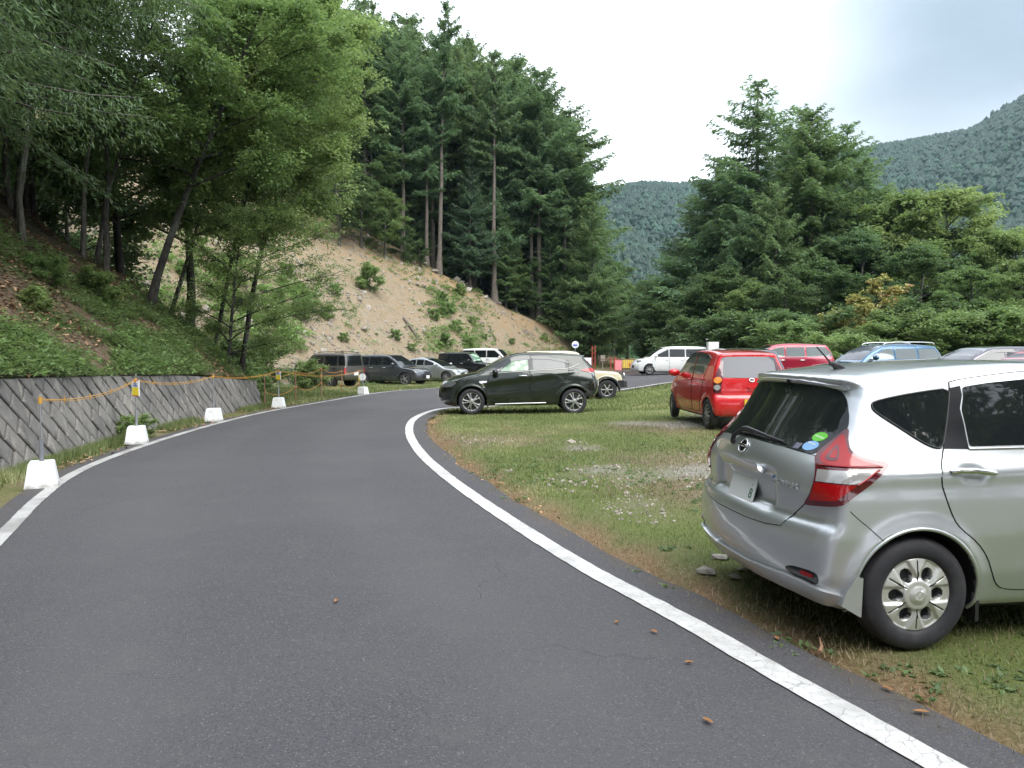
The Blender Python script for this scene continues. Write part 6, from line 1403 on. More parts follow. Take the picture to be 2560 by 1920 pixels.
# --- boxy cream off-roader half hidden behind the olive one
cream = paint('cream_paint', (.60, .53, .36), .0, .3)
def build_offroader():
    sp = template(2.25, .62, .62, 1.72, .80, 1.06, -.58, -.56, 1.18, 1.45, 1.08, nose=.86, sill=.42, wr=.35, tumble=.90, bow=(.04, .10), k=.035, flare=.05, vox=.035, roof_drop=.01)
    c = Car('cream_offroader', sp, (1.0, 27.2, R(3), -.15), cream, 'boxy cream off-roader with black wheel-arch flares, half hidden behind the dark olive crossover', 'car', .08)
    w = boxside(1.06, 1.72, -.50, 1.32, -.50, 1.16, (.45,))
    dress(c, dict(win=[(q, 'glass') for q in w], doors=[[(1.40, 1.06), (1.22, 1.62), (.50, 1.62), (.50, .46), (1.40, .46)]], handles=[(.64, .98)], hm='black', rw=[(-.55, 1.1), (.55, 1.1), (.52, 1.55), (-.52, 1.55)], ws=[(-.66, 1.14), (.66, 1.14), (.60, 1.60), (-.60, 1.60)],
        panels=[([(-.5, .66), (.5, .66), (.5, .95), (-.5, .95)], 'front', 'black', 'grille')], tail=[('rear', [(-.6, .55), (-.4, .55), (-.4, .65), (-.6, .65)], 'red_lens')], mirror=(1.35, .93, 1.12), mm='black', wheel=(.35, .21, .22, 'six')))
    for sd in (1, -1):
        for ax in (0, 2.25):
            th = np.linspace(R(-8), R(188), 15); mb = MB()
            P = np.array([(ax + .43 * math.cos(t), sd * .80, .35 + .43 * math.sin(t)) for t in th]); mb.tube(P, .055, 6); mb.build('wheel_arch_flare', [M['black']], c.root, True)
        mb = MB(); mb.tube(np.array([(2.82, sd * .40, .93), (2.88, sd * .60, .9)]), .09, 12); 
    for nm, x in (('front_bumper', 2.86), ('rear_bumper', -.64)):
        mb = MB(); mb.box((x, 0, .54), (.20, 1.50, .22), taper=.96); mb.box((x - (.12 if x > 0 else -.12), .70, .56), (.2, .16, .24)); mb.box((x - (.12 if x > 0 else -.12), -.70, .56), (.2, .16, .24)); mb.build(nm, [M['black']], c.root)
    mb = MB(); P, F = lathe([(0, -.02), (.10, -.02), (.10, .02), (0, .03)], 14)
    for sd in (1, -1):
        mb.add(P[:, [1, 0, 2]] + [2.87, sd * .58, .84], F)
    mb.build('headlight', [M['clear_lens']], c.root)
build_offroader()

def generic(name, tmpl, pose, pm, label, dressing):
    c = Car(name, tmpl, pose, pm, label, 'car', .1)
    dress(c, dressing); return c
def std_dress(t, belt, h, half, x0, x1, x2, x3, splits, wb, ro, fo, hood, sill=.3, wmat='glass', **kw):
    d = dict(win=[(q, wmat) for q in boxside(belt, h, x0, x1, x2, x3, splits)],
             doors=doorpolys(belt, h, splits[-2:] if len(splits) > 1 else (x2 + .05, splits[0]), sill, splits[-2] - .05 if len(splits) > 1 else .2, x1 + .05, splits[-2] if len(splits) > 1 else x2, x3),
             handles=[(splits[-1] + .14, belt - .10), ((splits[-2] if len(splits) > 1 else x2) + .16, belt - .10)],
             rw=[(-half * .66, belt + .04), (half * .66, belt + .04), (half * .60, h - .15), (-half * .60, h - .15)], ws=[(-half * .80, hood + .07), (half * .80, hood + .07), (half * .64, h - .12), (0, h - .09), (-half * .64, h - .12)],
             head=[('side', [(wb + fo - .08, hood - .30), (wb + fo - .16, hood - .19), (wb + fo - .42, hood - .13), (wb + fo - .48, hood - .20), (wb + fo - .25, hood - .30)])],
             tail=[('rdiag', [((-ro + half) * .7071 - .10, belt - .02), ((-ro + half) * .7071 + .14, belt - .02), ((-ro + half) * .7071 + .10, belt - .22), ((-ro + half) * .7071 - .08, belt - .22)], 'red_lens')],
             panels=[([(-.45, .42), (.45, .42), (.5, .58), (-.5, .58)], 'front', 'black', 'grille')], mirror=(x1 - .18, half + .10, belt + .10), plates={'rear': (-ro - .012, .72), 'front': (wb + fo + .004, .48)})
    d.update(kw); return d
white = paint('white_paint', (.76, .76, .74), .0, .28); maroon = paint('maroon_paint', (.33, .010, .035), .35, .22); blue = paint('blue_paint', (.015, .085, .17), .5, .25)
darkgrey = paint('dark_grey_paint', (.10, .105, .12), .6, .25); plum = paint('plum_grey_paint', (.07, .066, .085), .6, .25); black = paint('black_paint', (.016, .016, .020), .4, .2)
silver2 = paint('light_silver_paint', (.52, .54, .55), .7, .3); oldgrey = paint('worn_bronze_paint', (.13, .125, .115), .5, .35)

# white minivan by the gate, nose to the left
t = template(2.95, .98, .93, 1.74, .90, 1.00, -.80, -.62, 1.85, 3.05, 1.02, nose=.70, sill=.20, wr=.32, tumble=.84, roof_drop=.03, roofmid=.3)
generic('white_minivan', t, (11.15, 47.2, R(184), .08), white, 'long white minivan parked near the gate behind the red small car', std_dress(t, 1.02, 1.72, .90, -.70, 2.75, -.55, 1.80, (.75, 1.75), 2.95, .98, .93, 1.02, wheel=(.32, .21, .21, 'multi'), mm='body', wmat='glass'))
M['sky_glass2'] = simple('reflecting_glass', (.12, .14, .14), .04, .25, 0, 1.0)
# maroon SUV
t = template(2.64, .98, .92, 1.70, .895, 1.08, -.90, -.62, 1.55, 2.45, 1.06, nose=.78, sill=.30, wr=.35, tumble=.80)
generic('maroon_suv', t, (12.4, 32.3, R(181), .16), maroon, 'maroon red SUV with chrome-framed windows, between the red small car and the blue one', std_dress(t, 1.10, 1.70, .895, -.78, 2.20, -.42, 1.52, (.38, 1.22), 2.64, .98, .92, 1.06, wmat='sky_glass2',
    trim=[([(2.25, 1.12), (1.2, 1.12), (.2, 1.14), (-.80, 1.20), (-.42, 1.53)], 'trimmetal', .013, 'chrome_strip'), ([(2.2, 1.17), (1.5, 1.56), (.5, 1.57), (-.42, 1.53)], 'trimmetal', .012, 'chrome_strip')], panels=[], wheel=(.35, .22, .22, 'seven')))
# blue SUV with silver roof rails
t = template(2.55, .80, .85, 1.58, .88, 1.02, -.70, -.42, 1.35, 2.25, 1.00, nose=.74, sill=.30, wr=.33, tumble=.80)
generic('blue_suv', t, (12.9, 24.8, R(186), .20), blue, 'blue SUV with silver roof rails, right of the maroon SUV', std_dress(t, 1.04, 1.58, .88, -.58, 2.0, -.30, 1.34, (.32, 1.08), 2.55, .80, .85, 1.0, wmat='sky_glass2', rails=(-.35, 1.35, .60, 1.60), wsmat='sky_glass',
    trim=[([(2.05, 1.05), (.9, 1.055), (-.45, 1.10), (-.58, 1.14)], 'trimmetal', .012, 'chrome_strip')], panels=[], wheel=(.33, .22, .21, 'five')))
# plum-grey estate
t = template(2.65, .90, .85, 1.56, .88, 1.00, -.80, -.45, 1.45, 2.35, .98, nose=.72, sill=.26, wr=.32, tumble=.78)
generic('plum_grey_car', t, (13.5, 20.1, R(183), .12), plum, 'plum grey car showing only its roof and front window above the silver hatchback', std_dress(t, 1.02, 1.56, .88, -.65, 2.1, -.30, 1.42, (.38, 1.15), 2.65, .90, .85, .98, wmat='glass_grey', wsmat='sky_glass', panels=[], wheel=(.32, .21, .21, 'multi'),
    visor=[[(1.95, 1.20), (1.45, 1.46), (.9, 1.475), (.9, 1.40), (1.38, 1.39), (1.85, 1.18)]]))
t = template(2.55, .75, .80, 1.52, .85, .98, -.65, -.40, 1.35, 2.20, .96, nose=.70, sill=.24, wr=.31, tumble=.80)
generic('red_car', t, (13.35, 17.6, R(182), .08), redp, 'red car at the right edge, only the tip of its windscreen pillar showing', std_dress(t, 1.0, 1.52, .85, -.52, 2.0, -.25, 1.32, (.32, 1.1), 2.55, .75, .80, .96, panels=[], wheel=(.31, .20, .2, 'multi')))
t = template(2.6, .85, .85, 1.55, .87, 1.0, -.7, -.40, 1.35, 2.25, .98, nose=.70, sill=.24, wr=.32, tumble=.80)
generic('charcoal_car', t, (6.45, 21.0, R(92), .09), plum, 'dark car hidden behind the bright red one, only its roof showing', std_dress(t, 1.0, 1.55, .87, -.55, 2.0, -.25, 1.32, (.32, 1.1), 2.6, .85, .85, .98, panels=[], wheel=(.32, .21, .2, 'multi')))

# the row along the foot of the cut slope
t = template(2.65, 1.0, .80, 1.77, .84, 1.06, -.96, -.86, 1.15, 1.75, 1.06, nose=.84, sill=.38, wr=.36, tumble=.86, bow=(.05, .14), k=.045, flare=.03, roof_drop=.02)
generic('old_bronze_suv', t, (-8.75, 39.2, R(152), -.33), oldgrey, 'old boxy bronze-grey SUV parked by the rope fence, first of the row below the slope', std_dress(t, 1.08, 1.77, .84, -.88, 1.62, -.82, 1.14, (-.45, .42), 2.65, 1.0, .80, 1.06, wheel=(.36, .21, .24, 'six'), hm='black', railm='black', rails=(-.7, .9, .62, 1.80),
    tail=[('rdiag', [(-.18, 1.02), (-.08, 1.02), (-.08, .72), (-.18, .72)], 'red_lens')], panels=[([(-.80, .40), (.80, .40), (.80, .62), (-.80, .62)], 'rear', oldgrey, 'rear_bumper')]))
t = template(2.70, .98, .96, 1.72, .91, 1.06, -.84, -.56, 1.50, 2.45, 1.05, nose=.78, sill=.26, wr=.35, tumble=.80)
generic('dark_grey_suv', t, (-8.0, 44.0, R(-24), -.38), darkgrey, 'dark grey SUV facing right, second of the row below the slope', std_dress(t, 1.08, 1.72, .91, -.70, 2.20, -.42, 1.50, (.35, 1.20), 2.70, .98, .96, 1.05, wheel=(.35, .24, .22, 'five')))
t = template(2.70, .90, .90, 1.49, .87, .93, -.70, .0, 1.10, 2.55, .88, nose=.64, sill=.20, wr=.315, tumble=.78, roof_drop=.10, roofmid=.75)
generic('silver_sedan', t, (-6.0, 47.3, R(-25), -.33), silver2, 'silver white low hybrid car with a humped roof, third of the row below the slope', std_dress(t, .95, 1.49, .87, -.30, 2.20, .30, 1.25, (.60, 1.15), 2.70, .90, .90, .88, wheel=(.315, .20, .2, 'multi')))
t = template(2.65, .75, .75, 1.70, .86, 1.03, -.68, -.55, 1.55, 2.10, 1.04, nose=.80, sill=.26, wr=.34, tumble=.86, bow=(.06, .2), k=.05)
generic('black_box_car', t, (-4.2, 52.3, R(-20), -.25), black, 'black boxy car with a pale windscreen shade, behind the bonnet of the olive crossover', std_dress(t, 1.05, 1.70, .86, -.55, 1.95, -.48, 1.52, (.20, 1.05), 2.65, .75, .75, 1.04, wsmat='sunshade', wheel=(.34, .22, .22, 'six')))
t = template(2.85, .85, .95, 1.85, .89, 1.05, -.78, -.66, 1.80, 2.60, 1.06, nose=.80, sill=.28, wr=.33, tumble=.86, bow=(.06, .2), k=.05)
generic('white_van', t, (-2.75, 56.0, R(-16), -.12), white, 'white box-shaped van with dark side windows, farthest of the row below the slope', std_dress(t, 1.12, 1.85, .89, -.70, 2.40, -.60, 1.78, (.30, 1.20), 2.85, .85, .95, 1.06, wheel=(.33, .21, .21, 'six')))
# ---------------------------------------------------------------- posts on concrete feet, rope, fence, gate, signs
def mat_white_conc():
    m, nt, b = new_mat('white_painted_concrete'); k = NT(m); P = k.coord(); n = k.noise(9, 5, .7, P); f = k.noise(70, 3, .6, P); sep = k.n('SeparateXYZ'); k.put(sep.inputs[0], P)
    c = k.mix(k.ramp(n, .45, .7, 0, .5), (.74, .75, .75), (.52, .52, .50)); c = k.mix(k.math('MULTIPLY', k.ramp(sep.outputs[2], .07, .0), k.ramp(n, .3, .6)), c, (.28, .26, .22)); k.set(Base_Color=c, Roughness=.85, Normal=k.bump(f, .4, .005)); return m
M['foot'] = mat_white_conc(); M['rope'] = simple('yellow_rope', (.50, .27, .05), .85); M['rope2'] = simple('orange_rope', (.48, .20, .06), .8); M['galv'] = simple('galvanised_pipe', (.34, .35, .36), .45, .7); M['pvc'] = simple('grey_pvc_pipe', (.17, .18, .20), .5)
M['yellow_sign'] = simple('yellow_sign_paint', (.80, .66, .02), .5); M['white_sign'] = simple('white_sign_paint', (.80, .80, .80), .5); M['red_sign'] = simple('red_sign_paint', (.60, .06, .04), .5); M['blue_sign'] = simple('blue_sign_paint', (.10, .16, .55), .5)
M['red_post'] = simple('red_painted_steel', (.40, .055, .035), .55); M['pink'] = simple('pink_sheet', (.85, .28, .30), .6); M['banner'] = simple('yellow_banner', (.80, .55, .10), .6); M['orange'] = simple('orange_print', (.80, .20, .02), .6); M['rust'] = simple('rusty_steel', (.16, .085, .055), .8); M['fence_post'] = simple('weathered_stake', (.34, .19, .12), .8)
FEET = [(-5.4, 8.77), (-6.28, 12.8), (-6.58, 16.89), (-6.62, 21.74), (-5.68, 29.23)]
GP = 'white concrete feet along the left edge line'
FL = ['white concrete foot with a thin bare rod, nearest of the row', 'white concrete foot with a tall yellow and white notice, second in the row', 'white concrete foot with a thin rod and no notice, third in the row', 'white concrete foot with a small yellow and white notice, near the wall end', 'white concrete foot with a round white disc, farthest of the row']
def rope(mb, a, b, sag, rad=.011, n=14):
    t = np.linspace(0, 1, n); P = np.array(a) * (1 - t)[:, None] + np.array(b) * t[:, None]; P[:, 2] -= sag * 4 * t * (1 - t); mb.tube(P, rad, 5); return P
tops = []
for i, (x, y) in enumerate(FEET):
    z = float(ground_z(x, y)) + .01; rz = R([28, 20, 8, 4, -22][i]); r = empty('post_with_foot', (x, y, z), rz); tag(r, FL[i], 'post', GP)
    mb = MB(); a, b, h = .17, .115, .29
    P = [(-a, -a, 0), (a, -a, 0), (a, a, 0), (-a, a, 0), (-a * .97, -a * .97, .035), (a * .97, -a * .97, .035), (a * .97, a * .97, .035), (-a * .97, a * .97, .035), (-b - .012, -b - .012, h - .015), (b + .012, -b - .012, h - .015), (b + .012, b + .012, h - .015), (-b - .012, b + .012, h - .015), (-b, -b, h), (b, -b, h), (b, b, h), (-b, b, h)]
    F = [(0, 3, 2, 1), (12, 13, 14, 15)] + [(4 * l + j, 4 * l + (j + 1) % 4, 4 * l + 4 + (j + 1) % 4, 4 * l + 4 + j) for l in range(3) for j in range(4)]
    mb.add(P, F); mb.build('concrete_foot', [M['foot']], r)
    ph = [1.02, 1.06, 1.02, 1.05, .95][i]; mb = MB(); mb.tube([(0, 0, h - .02), (0, 0, h + .26)], [.024, .024], 10); mb.build('sleeve', [M['pvc'] if i == 0 else M['galv']], r, True)
    mb = MB(); mb.tube([(0, 0, h), (0, 0, ph)], [.009, .009], 6); 
    if i in (0, 2): mb.tube([(0, 0, ph), (-.02, 0, ph + .02), (0, 0, ph + .035), (.015, 0, ph + .02)], .005, 5)
    mb.build('rod', [M['galv']], r, True)
    if i in (1, 3):
        w, hh = (.085, .135) if i == 1 else (.08, .13); cz = ph - hh - .0; face = empty('notice', (0, 0, cz), -rz - R(25 if i == 1 else 16), r)
        mb = MB(); mb.box((0, 0, 0), (w * 2, .012, hh * 2)); mb.build('board', [M['white_sign']], face)
        mb = MB(); mb.box((0, -.0075, -.055), (w * 1.72, .003, hh * .95)); mb.build('yellow_field', [M['yellow_sign']], face)
        mb = MB(); mb.box((0, -.0085, hh * .28), (w * 1.3, .003, .018)); mb.box((0, -.0085, hh * .50), (w * 1.1, .003, .012)); mb.build('blue_print', [M['blue_sign']], face)
        mb = MB(); mb.box((0, -.0085, hh - .008), (w * 2, .003, .010)); mb.box((0, -.0085, -hh + .008), (w * 2, .003, .010)); mb.build('red_border', [M['red_sign']], face)
        mb = MB(); mb.tube([(0, 0, hh), (-.02, 0, hh + .05), (.01, 0, hh + .09), (.02, 0, hh + .06)], .006, 5); mb.build('hook', [M['galv']], face)
        mb = MB();
        for q in range(3): mb.box((-.03 + .03 * q, -.0095, -.05), (.018, .002, .05))
        mb.build('yellow_print', [M['banner']], face)
    if i == 4:
        P, F = lathe([(0, -.012), (.13, -.012), (.135, 0), (.13, .012), (0, .014)], 24); face = empty('disc', (-.02, 0, .66), -rz, r)
        obj('white_disc', P, F, M['white_sign'], face, smooth=False); mb = MB(); mb.box((-.05, .02, -.03), (.22, .01, .22)); mb.build('yellow_plate', [M['yellow_sign']], face)
    tops.append((x, y, z + ph - (.02 if i not in (1, 3) else -.0)))
rp = empty('yellow_rope', (0, 0, 0)); tag(rp, 'yellow rope with twisted ties slung between the posts along the wall', 'rope')
for i in range(4):
    mb = MB(); mb2 = MB(); P = rope(mb, tops[i], tops[i + 1], .10 if i < 3 else .18, .006, 22); rope(mb, np.array(tops[i]) - [0, 0, .012], np.array(tops[i + 1]) - [0, 0, .012], .115 if i < 3 else .2, .0045, 22)
    mb.build('rope_span', [M['rope']], rp, True)
    kk = MB()
    for q in (4, 9, 14, 18): kk.tube([P[q] + [0, 0, .045], P[q], P[q] - [0, 0, .05]], [.004, .009, .004], 5)
    kk.build('tie', [M['rope']], rp, True)
    kn = MB(); kn.tube([np.array(tops[i]) + [0, 0, .03], np.array(tops[i]) - [0, 0, .05]], .022, 6); kn.build('knot', [M['rope']], rp, True)
# rope fence behind the wall's end
def xy(px, D): return xpx(px, D)
FP = [(660, 22.8, .95), (738, 25.2, 1.0), (803, 27.4, 1.05), (854, 29.8, .92), (897, 32.5, .9)]
ft = []
for i, (px, D, h) in enumerate(FP):
    x = xy(px, D); z = float(ground_z(x, D)); mb = MB(); mb.tube([(0, 0, -.1), (.01, 0, h * .5), (0, 0, h)], [.022, .020, .018], 7); o = mb.build('fence_stake', [M['fence_post']], None, True, loc=(x, D, z)); ft.append((x, D, z + h - .03))
    tag(o, ['stake nearest the wall end, holding orange rope', 'second stake of the orange rope fence', 'third stake of the orange rope fence, in the tall weeds', 'fourth stake of the orange rope fence, by the old SUV', 'fifth thin stake behind the tail of the old SUV'][i], 'stake', 'stakes of the orange rope fence')
rp = empty('orange_rope', (0, 0, 0)); tag(rp, 'orange rope strung in two lines between the stakes beside the old SUV', 'rope')
for i in range(4):
    for lo, sg in ((0, .12), (.50, .18)):
        mb = MB(); rope(mb, np.array(ft[i]) - [0, 0, lo], np.array(ft[i + 1]) - [0, 0, lo], sg, .009, 14); mb.build('rope_span', [M['rope2']], rp, True)
# gate and signs at the far end
def G(px, D, z=0): x = xy(px, D); return x, D, float(ground_z(x, D)) + z
x, y, z = G(1484, 47); r = empty('red_lattice_post', (x, y, z)); tag(r, 'tall red lattice post standing at the gate behind the olive crossover', 'post')
mb = MB()
for dx in (-.09, .09): mb.box((dx, 0, .85), (.05, .06, 2.1))
mb.build('upright', [M['red_post']], r)
mb = MB()
for q in range(6): mb.tube([(-.09, 0, .1 + q * .32), (.09, 0, .26 + q * .32)], .014, 5)
mb.build('lattice', [M['red_post']], r)
x, y, z = G(1468, 43); r = empty('white_sign_board', (x, y, z), R(8)); tag(r, 'upright white sign board with two red marks beside the red lattice post', 'sign')
mb = MB(); mb.box((0, 0, .75), (.46, .04, .98)); mb.build('board', [M['white_sign']], r); mb = MB()
for q in (.98, .72, .46): mb.box((.02, -.024, q), (.10, .006, .13))
mb.build('red_print', [M['pink']], r); mb = MB(); mb.box((0, .03, .15), (.06, .04, .34)); mb.build('stand', [M['galv']], r)
x, y, z = G(1438, 45); r = empty('round_sign', (x, y, z)); tag(r, 'small round white and blue road sign on a post above the roof of the crossover', 'sign')
P, F = lathe([(0, -.015), (.20, -.015), (.21, 0), (.20, .015), (0, .016)], 20); o = obj('disc', P, F, M['white_sign'], r); o.location = (0, 0, 2.0); mb = MB(); mb.box((0, -.02, 1.97), (.24, .012, .10)); mb.build('blue_print', [M['blue_sign']], r); mb = MB(); mb.tube([(0, .03, 0), (0, .03, 2.15)], .03, 6); mb.build('pole', [M['galv']], r, True)
x0, y0, z0 = G(1500, 50); r = empty('gate', (x0, y0, z0)); tag(r, 'low rusty red gate of thin upright bars behind the signs', 'gate')
mb = MB(); mb.box((1.45, 0, 1.02), (3.1, .04, .05)); mb.box((1.45, 0, .14), (3.1, .04, .05)); mb.build('rail', [M['rust']], r)
bar = None
for q in range(24):
    if bar is None: mb = MB(); mb.box((0, 0, .55), (.022, .022, 1.0)); bar = mb.mesh('bar', [M['rust']])
    link('bar', bar, r, (-.05 + q * .13, 0, 0))
mb = MB(); mb.box((.95, -.03, .55), (.10, .08, 1.15)); mb.build('red_bar', [M['red_post']], r)
mb = MB(); mb.box((.70, -.03, .60), (.07, .08, 1.05)); mb.box((1.16, -.03, .60), (.05, .07, 1.0)); mb.build('red_bar', [M['red_post']], r)
x, y, z = G(1546, 48.5); mb = MB(); mb.box((0, 0, .62), (.42, .02, .60)); mb.box((0, 0, .93), (.46, .03, .03)); o = mb.build('pink_notice', [M['pink']], None, loc=(x, y, z)); tag(o, 'pink notice hanging on the gate', 'notice')
x, y, z = G(1580, 50); r = empty('yellow_banner', (x, y, z)); tag(r, 'yellow banner with orange lettering, behind the nose of the white minivan', 'banner')
mb = MB(); mb.box((.25, 0, .68), (1.75, .02, .58)); mb.build('cloth', [M['banner']], r); mb = MB()
for q in range(4): mb.box((-.15 + q * .30, -.014, .66), (.20, .008, .05)); mb.box((-.15 + q * .30, -.014, .54), (.20, .008, .05)); mb.box((-.15 + q * .30, -.014, .62), (.05, .008, .24))
mb.build('orange_print', [M['orange']], r); mb = MB(); mb.box((-.6, .03, .45), (.05, .04, 1.05)); mb.box((1.1, .03, .45), (.05, .04, 1.05)); mb.build('stand', [M['rust']], r)
x, y, z = G(1507, 52); mb = MB(); mb.box((0, 0, 1.05), (.30, .03, .42)); mb.box((0, .03, .5), (.05, .04, 1.4)); o = mb.build('grey_notice_board', [simple('weathered_board', (.30, .27, .22), .8)], None, loc=(x, y, z)); tag(o, 'small weathered notice board above the gate bars', 'sign')
x, y, z = G(1781, 33); r = empty('white_cabinet', (x, y, z)); tag(r, 'white box on legs showing above the roof of the red small car', 'box')
mb = MB(); mb.box((0, 0, 1.58), (.44, .36, .36)); mb.build('box', [M['white_sign']], r); mb = MB()
for dx in (-.2, .2): mb.box((dx, 0, .7), (.05, .3, 1.42))
mb.build('leg', [M['galv']], r); mb = MB(); mb.tube([(-.28, 0, 1.83), (-.30, 0, 1.88), (-.2, 0, 1.86)], .012, 5); mb.build('hook', [M['galv']], r)

# ---------------------------------------------------------------- grass, plantain, fallen leaves and stones on the lot
def mat_grass():
    m = leaf_mat('grass_blades', (.125, .168, .032), (.205, .245, .062), (.30, .27, .11), trans=.35); return m
M['grass'] = mat_grass(); M['grass_dry'] = leaf_mat('dry_grass', (.22, .15, .07), (.33, .24, .12), trans=.25)
def blades(name, x, y, L, Wd, mat, label, seed, lean=.55):
    rg = np.random.default_rng(seed); n = len(x); z = ground_z(x, y) + .018 * vnoise(x, y, .9, 3); th = rg.random(n) * 6.283; L = L * rg.uniform(.5, 1.4, n); w = Wd * rg.uniform(.7, 1.3, n); ln = np.abs(rg.normal(lean, .35, n)); ln = np.clip(ln, 0, 1.4)
    B = np.column_stack([x, y, z - .004]); d = np.column_stack([np.cos(th), np.sin(th), np.zeros(n)]); s = np.column_stack([-d[:, 1], d[:, 0], np.zeros(n)]); T = B + d * (L * np.sin(ln))[:, None]; T[:, 2] += L * np.cos(ln)
    V = np.stack([B - s * w[:, None] * .5, B + s * w[:, None] * .5, T], 1).reshape(-1, 3); F = np.arange(3 * n).reshape(n, 3); tone = np.clip(vnoise(x, y, 1.3, seed + 1, 3) * 1.7 + .45 + rg.normal(0, .16, n), 0, 1)
    o = link(name, make_mesh(name, V, F, [M[mat]], None, False, {'rnd': np.repeat(rg.random(n), 3), 'tone': np.repeat(tone, 3)})); tag(o, label, 'grass', kind='stuff'); return o
def lot_points(n, seed, y0, y1, xr, need=0.):
    rg = np.random.default_rng(seed); y = y0 + (y1 - y0) * rg.random(n) ** 1.25; f = np.where(y < 6, 1.0, .72); x = rg.uniform(-1, 1, n) * f * (y + 1.2); x = np.clip(x, -3, xr) + 0 * y; k = (x < xr - .01) & (x > -2.99)
    x, y = x[k], y[k]; rd, ld = road_side(x, y); k = (rd > .24) & (ld < 0); return x[k], y[k], rd[k], rg
def sparse(x, y): n1 = vnoise(x, y, 2.6, 11, 4); n2 = vnoise(x, y, 1.1, 12, 3); return n1, n2
def grass_all():
    x, y, rd, rg = lot_points(330000, 201, 2.6, 22, 16); n1, n2 = sparse(x, y); near_ = np.exp(-((x - 2.4) / 1.3) ** 2 - ((y - 7.4) / 1.5) ** 2) * .30 + np.exp(-((x - 1.9) / .8) ** 2 - ((y - 5.2) / 1.0) ** 2) * .2; bare = .9 * sstep(n1 + n2 * .9 + near_, .08, .32) * sstep(rd, .8, 1.8) * sstep(np.abs(y - 9), 13, 6); edge = sstep(rd, .25, .9); p = (1 - .90 * bare) * (.25 + .75 * edge); k = rg.random(len(x)) < p; x, y, rd = x[k], y[k], rd[k]
    dry = (vnoise(x, y, 1.6, 205, 3) + .40 * sstep(rd, .9, .2) + .10 * rg.normal(0, 1, len(x))) > .09 + .25 * sstep(y, 13, 19); W_ = np.where(y < 8, .0055, .011)
    blades('grass', x[~dry], y[~dry], np.where(y[~dry] < 8, .036, .05), W_[~dry], 'grass', 'short worn grass covering the car park', 211); blades('dry_grass', x[dry], y[dry], .045, W_[dry], 'grass_dry', 'dry brown grass along the road edge and in worn patches', 213, .8)
    x, y, rd, rg = lot_points(170000, 221, 20, 62, 30); k = vnoise(x, y, 3, 223, 3) > -.22; g = (np.abs(y - (37.5 + .12 * x)) < 4.2) & (x > 2.5) & (rg.random(len(x)) < .85); k &= ~g; blades('grass', x[k], y[k], .09, .035, 'grass', 'grass of the far part of the car park', 225)
    # strip left of the road and before the parked row
    rg = np.random.default_rng(231); y = rg.uniform(22, 48, 120000); x = rg.uniform(-16, 0, 120000); rd, ld = road_side(x, y); k = (ld > .3) & (vnoise(x, y, 2, 233, 3) > -.2); blades('grass', x[k], y[k], .11, .032, 'grass', 'taller grass between the road and the parked row', 235)
    # weeds under the wall
    y = rg.uniform(7, 23.5, 22000); wx, _ = wall_at(np.minimum(y, 22.4)); d = np.abs(rg.normal(0, .16, 22000)) + .03; x = wx + d; k = vnoise(x * 0 + 3, y, 1.6, 237, 3) > -.06; blades('verge_grass', x[k], y[k], .14, .012, 'grass', 'green grass tufts growing along the foot of the wall', 239)
grass_all()
x, y, rd, rg = lot_points(5200, 241, 2.8, 13, 12); k = vnoise(x, y, 1.2, 243, 3) > .02; x, y = x[k][:900], y[k][:900]
weeds('plantain', np.column_stack([x, y, ground_z(x, y) + .004]), rg.uniform(.03, .075, len(x)), 9, .045, 'lf_weed', 'small broad-leaved weeds among the grass near the road', 'weeds', 245, .08)
def edge_leaves():
    rg = np.random.default_rng(251); p = at_fraction(RIGHT, 400); T = np.gradient(p, axis=0); T /= np.linalg.norm(T, axis=1)[:, None]; i = rg.integers(60, 330, 900); off = .36 + np.abs(rg.normal(0, .14, 900)); q = p[i] - off[:, None] * np.column_stack([-T[i, 1], T[i, 0]]); q = q + rg.normal(0, .05, q.shape)
    k = vnoise(q[:, 0], q[:, 1], 1.5, 252, 2) > -.05; q = q[k]; z = ground_z(*q.T) + .03; litter('edge_leaf_litter', np.column_stack([q, z]), .045, M['dry2'], 'pale dry leaves gathered along the right road edge', 253)
    y = rg.uniform(7, 26, 1500); wx = np.interp(y, WALL[:, 1], WALL[:, 0]); lx = np.interp(y, LEFT[:, 1], LEFT[:, 0]); x = wx + (lx - wx) * rg.beta(1.2, 2.2, 1500); k = vnoise(x * .5, y, 1.4, 255, 3) > -.02; x, y = x[k], y[k]; litter('verge_leaf_litter', np.column_stack([x, y, ground_z(x, y) + .03]), .07, M['dry'], 'brown fallen leaves on the verge below the wall', 257)
m_, nt_, b_ = new_mat('pale_dry_leaves'); k_ = NT(m_); k_.set(Base_Color=k_.mix(k_.attr('rnd'), (.30, .15, .06), (.58, .36, .19)), Roughness=.8); M['dry2'] = m_
edge_leaves()
# single leaves and twigs lying on the asphalt
RLV = [(1646, 1587, .045, 'orange leaf lying on the road left of the white line'), (1550, 1563, .035, 'dark curled leaf on the road by the orange leaf'), (1738, 1665, .04, 'brown leaf on the road nearer the viewer'), (1790, 1813, .05, 'brown twig-like leaf near the bottom of the road'), (828, 1509, .05, 'brown stained leaf in the middle of the road'), (552, 921, .05, 'pale leaf on the road near the second concrete foot'), (305, 1143, .05, 'pale leaf on the road beside the left line'), (430, 1205, .035, 'small pale leaf on the road below the left line'), (2345, 1790, .06, 'orange leaf on the asphalt edge at the lower right'), (2255, 1732, .05, 'yellow leaf at the grass edge by the lower right'), (1963, 1604, .05, 'yellow leaf on the asphalt edge under the silver bumper')]
def gpt(px, py): 
    v = math.atan((py - 960) / 1920) + .044; c = math.cos(math.atan((py - 960) / 1920)); D = 1.57 / math.tan(v); return (px - 1280) / 1920 / c * math.cos(v) * D * 1.0, D
rl = np.random.default_rng(261)
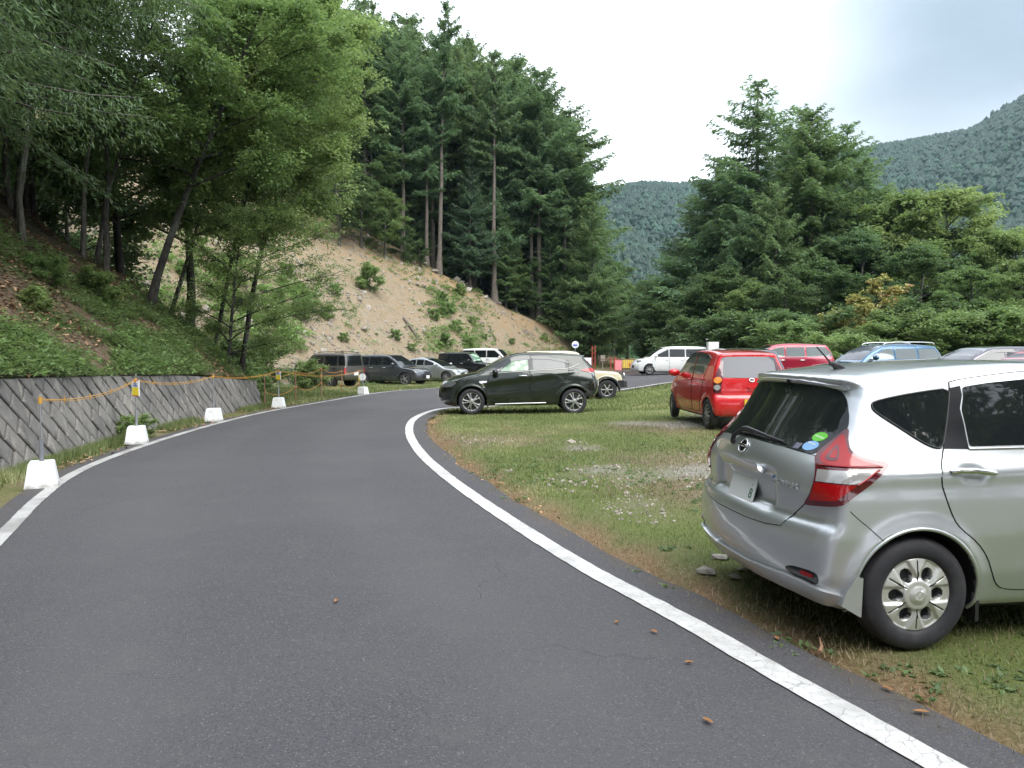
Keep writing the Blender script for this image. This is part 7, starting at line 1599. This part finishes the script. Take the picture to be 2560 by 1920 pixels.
for px, py, s, lab in RLV:
    x, y = gpt(px, py); s = s * .62; mb = MB(); a = rl.random() * 6.28; t = np.linspace(-1, 1, 5); w = np.array([0, .32, .42, .3, 0]) * s; V = [];
    for q, ww in zip(t, w):
        for sg in (-1, 0, 1): V.append((q * s, sg * ww, .006 + .010 * abs(sg) * (1 - abs(q)) + .006 * abs(q) + rl.random() * .004))
    V = np.array(V); mb.add(V, [(i * 3 + j, i * 3 + 3 + j, i * 3 + 4 + j, i * 3 + 1 + j) for i in range(4) for j in range(2)]); o = mb.build('fallen_leaf', [M['dry2' if 'orange' in lab or 'yellow' in lab or 'pale' in lab else 'leaf_brown']] if 'leaf_brown' in M else [M['dry2']], None, loc=(x, y, float(ground_z(x, y)) + .013), rz=a); tag(o, lab, 'leaf', 'leaves lying on the road')
x, y = gpt(2075, 1640); mb = MB(); mb.tube([(0, 0, .02), (.03, .05, .03), (.05, .13, .05)], [.012, .009, .003], 6); o = mb.build('wood_chip', [M['fence_post']], None, True, loc=(x, y, 0)); tag(o, 'reddish wood splinter in the grass below the rear tyre', 'splinter')
for i, (px, py, s, lab) in enumerate([(1775, 1432, .085, 'flat pale stone under the rear bumper of the silver hatchback'), (1850, 1445, .05, 'small stone right of the flat pale one under the bumper'), (1810, 1395, .06, 'pale stone just behind the silver bumper'), (1870, 1425, .035, 'smallest stone in the shade under the bumper')]):
    x, y = gpt(px, py); Q, T = rock_shape(rl, s); Q = Q * [1.4, 1, .35]; o = obj('stone', Q, T, M['rock'], loc=(x, y, .01), attr={'rnd': np.full(12, .8)}); tag(o, lab, 'stone', 'stones by the silver bumper')
x, y, rd, rg = lot_points(30000, 271, 3, 16, 12); n1, n2 = sparse(x, y); k = (n1 + n2 * .9 + np.exp(-((x - 2.4) / 1.3) ** 2 - ((y - 7.4) / 1.5) ** 2) * .3 > .12) & (rd > .8); pts = np.column_stack([x, y, ground_z(x, y) + .002])[k][:3000]
stones('gravel', pts, rg.lognormal(-4.5, .5, len(pts)), 'pale gravel showing through the worn grass', 273)
